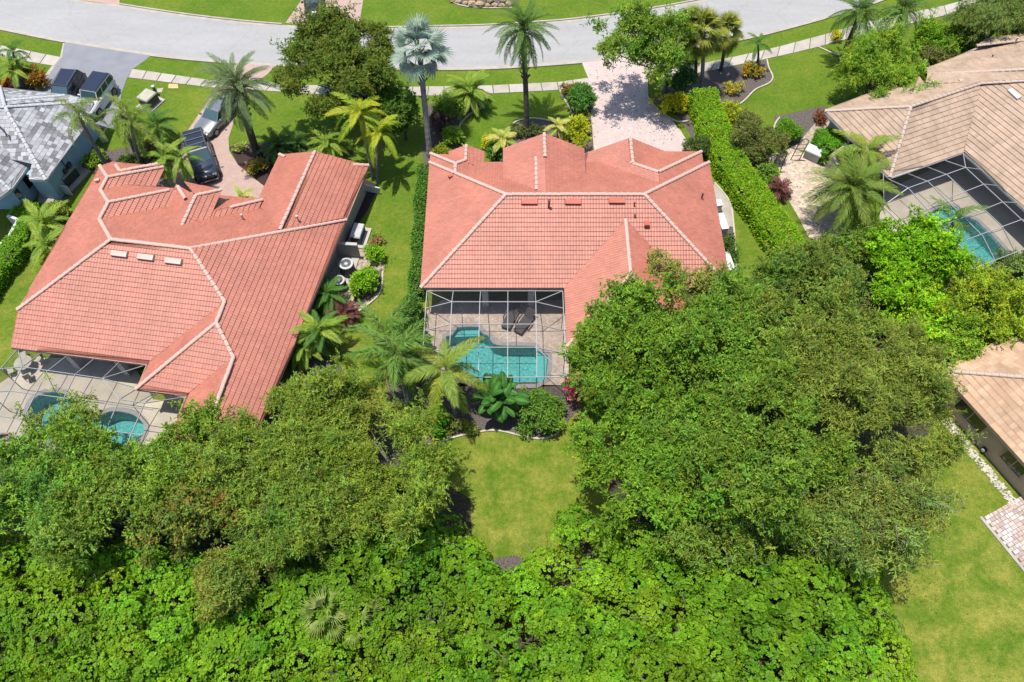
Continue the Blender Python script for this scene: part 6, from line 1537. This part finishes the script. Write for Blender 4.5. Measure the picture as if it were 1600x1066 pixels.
shrub('shrub', 'dark upright shrub at the foot of the sabal palms', (1062, 130), 1.2, (.9, 1.0, 1.3), 800, (.04, .085, .022), .18, .08, 7, .3, seed=15)
shrub('croton', 'orange and yellow croton in the corner bed', (1176, 112), .4, (.8, .5, .45), 280, (.3, .17, .015), .20, .09, 6, .22, seed=16, accents=[((.13, .2, .02), .3)], cat='croton')
shrub('croton', 'straggly yellow croton near the bend of the corner bed curb', (1146, 138), .35, (.7, .5, .4), 170, (.26, .23, .03), .2, .08, 5, .25, seed=17, cat='croton')
shrub('shrub', 'small leafy green clump on the verge behind the sabal palms', (1072, 88), .7, (.9, .6, .6), 350, (.08, .17, .015), .2, .09, 6, .25, seed=18)
shrub('shrub', 'yellow green bush at the palm trunk near the street bed', (700, 168), .9, (1.3, 1.0, .9), 700, (.10, .16, .018), .2, .09, 7, .28, seed=19)
shrub('shrub', 'small light green shrub at the curb by the street corner gable', (707, 212), .6, (.7, .8, .7), 420, (.12, .20, .015), .18, .085, 6, .22, seed=20)
shrub('shrub', 'low yellow green shrub under the silver fan palm', (690, 237), .4, (.8, .45, .4), 300, (.16, .19, .015), .16, .08, 6, .2, seed=21)
shrub('shrub', 'dark reddish shrub in the street bed shade', (690, 195), .7, (.8, .9, .7), 380, (.06, .035, .03), .18, .08, 6, .25, seed=22)
shrub('shrub', 'dense dark green shrub filling the gap at the entry gable', (775, 240), .8, (1.0, .8, .9), 520, (.05, .12, .02), .2, .09, 7, .25, seed=23)
shrub('shrub', 'olive shrubs in the shaded ring bed under the tall date palm', (818, 203), .35, (1.9, .7, .4), 480, (.10, .12, .035), .16, .07, 6, .22, seed=24)
shrub('shrub', 'round bright green shrub on the stones by the generator pad', (583, 398), .6, (.62, .65, .6), 420, (.125, .235, .010), .16, .085, 6, .2, seed=25)
shrub('shrub', 'larger bright green shrub on the mulch past the condensers', (568, 442), .75, (.85, 1.15, .75), 680, (.125, .235, .010), .17, .09, 6, .22, seed=26)
shrub('shrub', 'low reddish groundcover behind the garage bush', (590, 380), .2, (.5, .4, .2), 110, (.2, .13, .05), .14, .07, 5, .18, seed=27)
shrub('shrub', 'small weedy tuft on the side lawn by the generator', (590, 372), .15, (.5, .35, .15), 90, (.13, .17, .03), .14, .06, 5, .18, seed=28)
shrub('croton', 'orange red shrub beside the asphalt driveway, higher of two', (50, 118), .6, (.9, .6, .6), 430, (.25, .11, .015), .17, .08, 6, .22, seed=29, accents=[((.10, .12, .015), .3)], cat='croton')
shrub('croton', 'red and yellow shrub beside the asphalt driveway, closer to the grey tiles', (54, 130), .6, (.9, .6, .6), 430, (.20, .16, .015), .17, .08, 6, .22, seed=30, accents=[((.16, .02, .015), .4)], cat='croton')
shrub('croton', 'low red shrub at the frame edge by the grey tiles', (2, 132), .4, (.8, .5, .45), 300, (.30, .035, .012), .17, .08, 6, .2, seed=31, cat='croton')
shrub('shrub', 'green shrub under the foxtail palm by the pale blue wall', (148, 250), .6, (.7, 1.0, .65), 480, (.11, .18, .015), .17, .08, 6, .22, seed=32)
shrub('shrub', 'dark brownish shrub between the foxtails and the suv', (238, 238), .9, (1.1, .9, .9), 700, (.07, .07, .022), .16, .07, 7, .25, seed=33)
shrub('shrub', 'dark green shrub at the base of the foxtail palm row', (205, 256), .5, (1.1, .6, .5), 420, (.055, .10, .02), .17, .08, 6, .22, seed=34)
shrub('croton', 'yellow and red shrub in front of the thick date palm trunk', (400, 262), .4, (.8, .6, .45), 330, (.20, .17, .02), .17, .08, 6, .2, seed=35, accents=[((.25, .05, .02), .25), ((.06, .11, .02), .3)], cat='croton')
shrub('shrub', 'light flowering groundcover at the brick driveway bend', (376, 232), .2, (.6, .4, .22), 170, (.22, .24, .06), .15, .07, 5, .18, seed=36)
shrub('shrub', 'low green shrub under the blue house windows', (42, 330), .5, (.9, .9, .5), 420, (.10, .20, .012), .17, .08, 6, .2, seed=37)
shrub('shrub', 'yellow green shrub in the gravel between the two eaves', (84, 332), .6, (1.0, .8, .6), 480, (.13, .17, .025), .17, .08, 6, .25, seed=38)
shrub('shrub', 'bright green shrub in the rear bed under the yellow green palm', (684, 662), .8, (.8, .9, .8), 620, (.075, .21, .012), .17, .09, 6, .22, seed=39)
shrub('shrub', 'dark shrub between the foxtail trunk and the bright bed shrub', (648, 645), .6, (.8, 1.2, .6), 520, (.04, .09, .02), .17, .08, 6, .25, seed=40)
shrub('shrub', 'low olive shrub along the rear bed curb', (722, 668), .4, (1.0, .5, .4), 320, (.11, .14, .025), .16, .07, 6, .22, seed=41)
shrub('shrub', 'dense dark green bush at the screened cage corner', (640, 500), 1.2, (.8, 1.3, 1.3), 950, (.06, .125, .02), .18, .085, 7, .28, seed=42)
shrub('shrub', 'tall dark shrub along the side wall of the middle pool cage', (648, 560), 1.3, (.7, 1.8, 1.3), 900, (.035, .08, .018), .18, .085, 7, .28, seed=43)
shrub('shrub', 'leafy bush in the rear bed between the paddle leaves and the big tree', (842, 640), 1.1, (1.6, 1.3, 1.2), 1400, (.075, .145, .018), .17, .075, 7, .3, seed=44)
shrub('bougainvillea', 'pink flowering shrub at the pool cage corner under the big tree', (905, 606), 1.5, (.9, .7, .9), 420, (.42, .05, .11), .12, .09, 6, .25, seed=45, accents=[((.07, .12, .02), .3)], cat='flowering shrub', mat='petal')
shrub('shrub', 'shrub row in the strip beside the right eave of the middle house', (1139, 385), .6, (.5, 1.3, .7), 480, (.06, .10, .02), .16, .07, 6, .25, seed=46)
shrub('shrub', 'rounded dark bush where the sidewalk bends behind the fluffy tree', (1500, 70), 1.3, (1.7, 1.5, 1.4), 1300, (.085, .125, .02), .17, .075, 7, .3, seed=47)
shrub('shrub', 'olive brown bush between the fluffy tree and the tan roof', (1462, 98), 1.2, (1.5, 1.3, 1.3), 1000, (.12, .125, .035), .17, .075, 7, .3, seed=48)
shrub('shrub', 'reddish low shrub at the tan house corner', (1282, 182), .4, (.5, .7, .5), 260, (.15, .06, .03), .16, .07, 6, .2, seed=49)
shrub('shrub', 'broad leaved bush at the foot of the patio arch', (1200, 272), .6, (.7, .8, .7), 380, (.10, .17, .02), .22, .10, 6, .25, seed=50)
shrub('shrub', 'yellow shrub at the end of the sidewalk by the fluffy tree', (1308, 56), .5, (.5, .4, .45), 180, Y, .14, .07, 6, .2, seed=51)
shrub('shrub', 'pale leaved bush at the far corner of the tan house pool', (1590, 412), 1.0, (1.6, 1.0, 1.0), 800, (.12, .17, .04), .18, .08, 6, .3, seed=52)

# --- trees
OAK = (.088, .118, .026)
tree('oak_tree', 'spreading dark street tree hiding the road, beside the silver fan palm', (552, 96), 5.2, (4.9, 4.4, 3.2), 9000, (.064, .088, .018), .19, .085, 9, .6, trunk_px=(585, 188), seed=51, bottom=-.7, lobes=18, twigs=30, bark='bark_dark')
tree('broadleaf_tree', 'dark glossy round tree below the street tree, at the yellow palms', (628, 178), 2.8, (2.2, 1.8, 2.0), 1900, (.050, .09, .018), .24, .13, 7, .4, seed=2, lobes=8, bark='bark_dark')
tree('oak_tree', 'airy green tree shading the paved driveway at the kerb', (998, 70), 5.4, (3.8, 3.4, 3.0), 3600, (.085, .135, .022), .19, .085, 9, .6, trunk_px=(1040, 142), seed=3, lobes=12, lobe=(.28, .42), twigs=30, bark='bark_grey')
tree('fluffy_tree', 'fluffy fine leaved green tree against the tan roof', (1368, 118), 3.0, (4.4, 3.6, 2.9), 5600, (.105, .165, .022), .20, .055, 9, .6, seed=4, lobes=14, droop=.2)
tree('weeping_tree', 'grey green weeping tree at the top corner by the tan roof', (1552, 30), 3.8, (4.2, 3.0, 3.0), 4000, (.10, .135, .05), .26, .04, 9, .8, droop=.9, seed=5, lobes=11, bark='bark_grey')
tree('broadleaf_tree', 'bright lime tree beside the pool of the tan house', (1435, 425), 3.2, (3.7, 3.0, 2.2), 3600, (.088, .175, .008), .20, .10, 9, .5, seed=6, lobes=11)
tree('broadleaf_tree', 'yellowish green tree in front of the orange tiled roof', (1545, 480), 3.0, (3.6, 2.8, 2.0), 3200, (.125, .165, .016), .18, .08, 9, .5, seed=7, lobes=10)
tree('broadleaf_tree', 'bright yellow green spreading bush low between the lime tree and the dark tree', (1450, 500), 2.2, (3.2, 2.4, 1.5), 2600, (.12, .21, .012), .2, .09, 8, .45, seed=8, lobes=9)
tree('dark_tree', 'dark green dense tree at the end of the long hedge', (1300, 445), 3.0, (3.5, 3.2, 2.5), 4200, (.070, .100, .024), .17, .075, 9, .5, seed=9, lobes=11, bark='bark_dark')
tree('dark_tree', 'dark green tree against the corner of the middle red roof', (1180, 480), 3.0, (3.2, 2.4, 2.3), 3000, (.065, .105, .022), .17, .075, 9, .5, seed=10, lobes=10, bark='bark_dark')
BG = 'big trees along the rear lawn'
R_G = (.072, .128, .018)
tree('oak_tree', 'big green tree reaching over the red roof wing and the pool cage', (985, 545), 5.0, (4.6, 4.2, 3.2), 5400, R_G, .20, .085, 9, .6, seed=11, lobes=15, group=BG, twigs=40)
tree('oak_tree', 'big tree whose crown overhangs the small rear lawn opposite the olive one', (1035, 730), 5.6, (5.4, 4.2, 3.4), 6200, (.070, .132, .016), .20, .085, 9, .6, seed=62, lobes=15, group=BG, twigs=50)
tree('oak_tree', 'tall tree with sparse top shoots over the hip of the red roof', (1115, 540), 6.4, (4.7, 4.4, 3.2), 5400, (.072, .125, .02), .20, .085, 9, .6, seed=13, lobes=14, group=BG, twigs=40)
tree('oak_tree', 'tall dense tree in the middle of the big group, green centre', (1190, 690), 7.0, (5.2, 4.8, 3.4), 6400, (.072, .118, .02), .20, .08, 9, .6, seed=14, lobes=15, group=BG, twigs=40)
tree('oak_tree', 'olive tree with streaky fine foliage touching the orange tiled roof', (1345, 635), 6.4, (5.0, 4.6, 3.4), 6800, (.098, .122, .03), .22, .06, 9, .7, seed=15, lobes=16, group=BG, twigs=50, hue=.08)
tree('oak_tree', 'olive tree behind the streaky one, next to the yellowish tree', (1270, 545), 6.0, (4.4, 3.6, 3.0), 4400, (.088, .118, .026), .2, .07, 9, .6, seed=16, lobes=13, group=BG, twigs=30)
tree('oak_tree', 'twiggy grey green tree at the edge of the dry side lawn', (1310, 785), 5.6, (4.8, 3.8, 2.8), 5200, (.098, .125, .036), .22, .06, 9, .7, seed=17, lobes=14, group=BG, twigs=220, bark='bark_grey', droop=.25)
tree('oak_tree', 'olive tree bordering the thicket below the tall dense tree', (1140, 800), 5.0, (4.4, 2.8, 2.6), 3800, (.08, .12, .024), .2, .07, 9, .6, seed=18, lobes=11, group=BG, twigs=90, bark='bark_grey')
tree('small_tree', 'leggy tree with pale tips poking over the red wing roof', (1045, 430), 4.2, (1.3, 1.2, 1.6), 260, (.14, .145, .05), .16, .07, 7, .4, seed=19, lobes=6, lobe=(.25, .4), bark='bark')
tree('small_tree', 'sparse upright tree beside the leggy one over the roof hip', (1082, 450), 4.0, (1.1, 1.0, 1.4), 240, (.13, .15, .045), .16, .07, 7, .4, seed=20, lobes=5, lobe=(.25, .4))
tree('small_tree', 'sparse upright tree at the eave corner of the middle house', (1115, 455), 3.6, (1.0, .9, 1.2), 260, (.11, .145, .035), .16, .07, 7, .4, seed=21, lobes=5, lobe=(.28, .42))
LG = 'trees along the rear of the zigzag roofed house'
tree('oak_tree', 'green tree spreading over the kidney shaped pool', (120, 732), 4.6, (4.6, 2.8, 2.6), 4100, (.082, .142, .022), .19, .08, 9, .6, seed=22, lobes=13, group=LG, twigs=40)
tree('small_tree', 'airy tree with loose shoots in front of the kidney shaped pool', (125, 662), 3.6, (2.8, 1.5, 1.9), 560, (.10, .145, .03), .17, .08, 8, .5, seed=23, lobes=10, lobe=(.22, .36), twigs=30)
tree('oak_tree', 'green tree growing against the tip of the red wing roof', (285, 730), 4.6, (3.4, 2.7, 2.4), 3500, (.086, .138, .022), .19, .08, 9, .6, seed=24, lobes=12, group=LG, twigs=40)
tree('oak_tree', 'dark blue green tree at the frame edge below the pool cage', (25, 775), 5.0, (4.0, 3.0, 2.8), 3700, (.060, .120, .026), .19, .08, 9, .6, seed=25, lobes=12, group=LG, twigs=30, bark='bark_dark')
tree('oak_tree', 'olive tree at the east eave, highest of the group', (488, 640), 4.2, (3.2, 2.8, 2.6), 3800, (.095, .132, .026), .20, .06, 9, .65, seed=26, lobes=13, group=LG, twigs=60, bark='bark_grey')
tree('oak_tree', 'olive tree with fine streaky foliage in the middle of the group', (440, 735), 5.2, (4.4, 3.5, 2.9), 5600, (.092, .130, .026), .21, .06, 9, .65, seed=27, lobes=14, group=LG, twigs=80, bark='bark_grey')
tree('oak_tree', 'olive tree reaching out over the small rear lawn', (615, 745), 5.0, (4.7, 3.5, 2.8), 5400, (.095, .134, .024), .21, .06, 9, .65, seed=28, lobes=14, group=LG, twigs=60, bark='bark_grey')
tree('oak_tree', 'olive tree below the streaky one, bordering the thicket', (480, 815), 5.2, (4.4, 3.0, 2.6), 4200, (.086, .124, .024), .20, .06, 9, .65, seed=29, lobes=12, group=LG, twigs=120, bark='bark_grey')
tree('oak_tree', 'tree with rusty brown leaves among the green ones', (300, 800), 5.0, (3.2, 2.6, 2.4), 2500, (.080, .105, .026), .18, .09, 8, .55, seed=30, lobes=10, group=LG, accents=[((.16, .09, .04), .12)], bark='bark_dark')
tree('oak_tree', 'mid green tree between the frame edge tree and the rusty one', (165, 810), 5.0, (4.2, 2.8, 2.6), 3800, (.085, .130, .026), .19, .08, 9, .6, seed=31, lobes=12, group=LG, twigs=30)
tree('small_tree', 'soft olive tree at the east eave beside the low palm clump', (560, 650), 3.2, (2.2, 1.7, 1.8), 1500, (.12, .14, .034), .20, .055, 9, .55, seed=32, lobes=9, bark='bark_grey')
tree('small_tree', 'yellowish olive bushy tree standing into the thicket', (345, 890), 4.6, (1.8, 1.4, 1.3), 1100, (.105, .125, .03), .18, .06, 9, .5, seed=33, lobes=8)

tree('broadleaf_tree', 'light green bushy tree between the lime tree and the orange tiled roof corner', (1480, 545), 2.4, (2.6, 1.8, 1.6), 1900, (.105, .165, .02), .2, .08, 8, .45, seed=34, lobes=9)
tree('small_tree', 'dark bushy tree under the wide olive palm at the patio end', (1345, 395), 2.2, (2.4, 2.0, 1.7), 1700, (.075, .12, .022), .18, .08, 8, .45, seed=35, lobes=8)
tree('small_tree', 'leafy bright green bush between the two feather palms and the weeping tree', (1455, 62), 1.6, (2.6, 1.8, 1.5), 1700, (.095, .165, .016), .18, .075, 8, .45, seed=36, lobes=8)
tree('small_tree', 'olive green bush tree filling the corner above the tan ridge', (1598, 45), 2.2, (2.4, 1.8, 1.8), 1500, (.085, .115, .024), .18, .075, 8, .45, seed=37, lobes=8)
tree('small_tree', 'dark leafy shrub tree between the wide olive palm and the lime tree', (1385, 440), 2.0, (1.9, 1.7, 1.6), 1300, (.07, .115, .02), .18, .08, 8, .45, seed=38, lobes=8)
palm('areca_palm', 'pale green palm rising between the lime tree and the yellowish tree', (1492, 448), 2.8, None, F_coco, 9, .65, (70, -15), (.1, .08), 'bark_grey', seed=43)
shrub('shrub', 'bright shrub between the lime tree and the cage corner', (1500, 435), .9, (1.6, 1.2, 1.0), 900, (.12, .2, .015), .18, .08, 6, .3, seed=53)
shrub('shrub', 'pale yellow green shrub at the frame edge above the orange tiled roof', (1592, 470), 1.1, (1.5, 1.2, 1.1), 900, (.13, .18, .02), .18, .08, 6, .3, seed=54)
palm('areca_palm', 'slim feathery palm growing at the cage corner post of the tan house', (1545, 432), 2.0, None, F_foxd, 9, .7, (70, -20), (.1, .08), 'bark_grey', seed=42)
# --- the bright thicket along the bottom: one mass of round leaves
def thicket():
    rng = np.random.default_rng(77); Z = 4.4
    top = [(-120, 820), (0, 826), (60, 815), (130, 830), (240, 840), (330, 868), (420, 868), (520, 842), (570, 815), (640, 800), (700, 795), (748, 815), (768, 868), (800, 893), (838, 868), (856, 820), (900, 795), (960, 800), (1040, 820), (1120, 826), (1200, 815), (1260, 828), (1330, 826), (1395, 840), (1412, 900), (1408, 940), (1432, 985), (1458, 1030), (1462, 1100), (1500, 1500), (-400, 1500)]
    poly = np.array([G(*p, Z)[:2] for p in top])
    lo, hi = poly.min(0), poly.max(0); lo[1] = max(lo[1], 2.0)
    def inside(p):
        r_ = np.zeros(len(p), bool)
        for i in range(len(poly)):
            a, b_ = poly[i], poly[(i + 1) % len(poly)]
            c = ((a[1] > p[:, 1]) != (b_[1] > p[:, 1])) & (p[:, 0] < (b_[0] - a[0]) * (p[:, 1] - a[1]) / (b_[1] - a[1] + 1e-12) + a[0]); r_ ^= c
        return r_
    def edge(p):
        d = np.full(len(p), 1e9)
        for i in range(len(poly)):
            a, b_ = poly[i], poly[(i + 1) % len(poly)]; ab = b_ - a; t_ = np.clip(((p - a) @ ab) / (ab @ ab), 0, 1)[:, None]
            d = np.minimum(d, np.linalg.norm(p - a - ab * t_, axis=1))
        return d
    # domes
    area = (hi - lo).prod(); nd_ = int(area / .46)
    dc = rng.uniform(lo, hi, (nd_, 2)); dc = dc[inside(dc)]; de = edge(dc)
    dh = (3.3 + 1.3 * rng.random(len(dc)) + .5 * np.sin(dc[:, 0] * .5) + .4 * np.sin(dc[:, 1] * .9 + dc[:, 0] * .3)) * np.clip(.62 + de * .30, .5, 1)
    dr = rng.uniform(.5, 1.15, len(dc))
    dcol = tint(rng, len(dc), (.135, .268, .010), .22, .10)
    patch = np.sin(dc[:, 0] * .33 + 1) + np.sin(dc[:, 1] * .55 + dc[:, 0] * .2)
    zone = np.sin(dc[:, 0] * .41 + 2 * np.sin(dc[:, 1] * .5)) + .8 * np.sin(dc[:, 1] * .8 - dc[:, 0] * .23) + rng.normal(0, .35, len(dc))
    dcol *= (1 + .10 * patch)[:, None]
    dcol = np.where((zone > .75)[:, None], dcol * [1.10, 1.0, 1.1], np.where((zone < -.7)[:, None], dcol * [.82, .88, 1.0], dcol))
    dsz = np.where(zone > .75, .88, np.where(zone < -.7, 1.18, 1.0)) * rng.uniform(.85, 1.15, len(dc))
    P_, O_, Cc, Sz = [], [], [], []
    for c, h, r_, col, sz in zip(dc, dh, dr, dcol, dsz):
        n = int(150 * r_ * r_)
        d = unit(rng.normal(0, 1, (n, 3)) + [0, 0, .55]); d = d[d[:, 2] > -.35]
        s_ = np.array([r_, r_, r_ * .95]) * rng.uniform(.78, 1.05, (len(d), 1))
        P_.append(np.array([c[0], c[1], h - r_ * .9]) + d * s_); O_.append(d); Sz.append(np.full(len(d), sz)); Cc.append(np.tile(col, (len(d), 1)) * rng.uniform(.82, 1.2, (len(d), 1)))
    P_, O_, Cc, Sz = np.concatenate(P_), np.concatenate(O_), np.concatenate(Cc), np.concatenate(Sz)
    # drop what lies buried inside other domes
    keep = np.ones(len(P_), bool)
    order = np.argsort(dc[:, 0]); xs = dc[order, 0]
    for i0 in range(0, len(P_), 4000):
        p = P_[i0:i0 + 4000]; near_ = np.zeros(len(p), bool)
        d2 = ((p[:, None, :2] - dc[None]) ** 2).sum(2); dz = p[:, None, 2] - (dh - dr * .9)[None]
        q = d2 / (dr ** 2)[None] + np.where(dz > 0, dz / (dr * .95)[None], 0) ** 2
        near_ = (q < .42).any(1); keep[i0:i0 + 4000] = ~near_
    P_, O_, Cc, Sz = P_[keep], O_[keep], Cc[keep], Sz[keep]
    n = len(P_); k = 6
    ang = rng.uniform(0, 6.28, (n, 1)) + np.arange(k)[None] * 1.0472 + rng.normal(0, .25, (n, k))
    t1 = unit(np.cross(O_, rng.normal(0, 1, (n, 3)))); t2 = np.cross(O_, t1)
    D = unit(t1[:, None] * np.cos(ang)[..., None] + t2[:, None] * np.sin(ang)[..., None] + O_[:, None] * rng.uniform(.1, .7, (n, k, 1)))
    N = unit(O_[:, None] + rng.normal(0, .35, (n, k, 3)) + [0, 0, .4])
    C = P_[:, None] + D * .02
    s_ = rng.uniform(.75, 1.2, n * k) * np.repeat(Sz, k)
    col = np.repeat(Cc[:, None], k, 1) * rng.uniform(.8, 1.22, (n, k, 1))
    mb = MB(); disc_leaves(mb, C.reshape(-1, 3), D.reshape(-1, 3), N.reshape(-1, 3), .135 * s_, .105 * s_, col.reshape(-1, 3))
    mb.build('undergrowth', 'leaf', label='bright green round leaved thicket filling the ground below the trees', cat='thicket', kind='stuff')
    mb = MB()
    for c, h in zip(dc[::2], dh[::2]): mb.tube([(c[0], c[1], 0), (c[0] + rng.normal(0, .2), c[1] + rng.normal(0, .2), h - .5)], [.06, .02], 5, cap=False)
    mb.build('thicket_stems', 'bark_dark', label='thin bare stems inside the bright green thicket', cat='thicket', kind='stuff')
    mb = MB()
    for i in rng.integers(0, n, 260):
        a = P_[i]; d = unit(O_[i] * .7 + rng.normal(0, .7, 3)); b_ = a + d * rng.uniform(.4, 1.3)
        mb.tube([a - d * .3, (a + b_) / 2 + rng.normal(0, .06, 3), b_], [.018, .014, .006], 4, cap=False)
    mb.build('dead_twigs', 'bark_grey', label='pale dead twigs sticking out of the bright green thicket', cat='twigs', kind='stuff')
    print('thicket leaves', n * k)
thicket()
print('tris', sum(len(l.vertices) - 2 for o in bpy.data.meshes for l in o.polygons) if False else sum(len(m_.loops) - 2 * len(m_.polygons) for m_ in bpy.data.meshes))

# --- leaf litter under the street trees, on the patio and on the tan roof
def litter(label, px_list, n, z, spread, seed):
    rng = np.random.default_rng(seed); mb = MB()
    c = np.array([G(*q, zz) for q, zz in px_list]); i = rng.integers(0, len(c), n)
    P_ = c[i] + rng.normal(0, spread, (n, 3)) * [1, 1, 0] + [0, 0, .0]
    P_[:, 2] += z + rng.uniform(0, .02, n)
    a = rng.uniform(0, 6.28, n); D = np.stack([np.cos(a), np.sin(a), rng.normal(0, .1, n)], 1); N = unit(np.stack([rng.normal(0, .25, n), rng.normal(0, .25, n), np.ones(n)], 1))
    leaf_quads(mb, P_, unit(D), N, rng.uniform(.07, .16, n), rng.uniform(.04, .08, n), tint(rng, n, (.13, .085, .035), .5, .2))
    mb.build('fallen_leaves', 'leaf_matt', label=label, cat='leaf litter', kind='stuff')
litter('fallen leaves on the paved driveway below the kerb tree', [((985, 150), 0), ((1010, 175), 0), ((960, 130), 0), ((1030, 200), 0)], 260, .03, 1.2, 1)
litter('fallen leaves scattered over the speckled stone patio', [((1240, 300), 0), ((1290, 340), 0), ((1270, 280), 0)], 160, .03, 1.0, 2)
litter('fallen leaves on the mulch and stones beside the cream wall', [((560, 470), 0), ((580, 420), 0), ((530, 490), 0)], 220, .05, .8, 3)
litter('fallen leaves on the dry lawn at the tree edge', [((1470, 760), 0), ((1440, 850), 0), ((1430, 930), 0)], 260, .02, 1.1, 4)
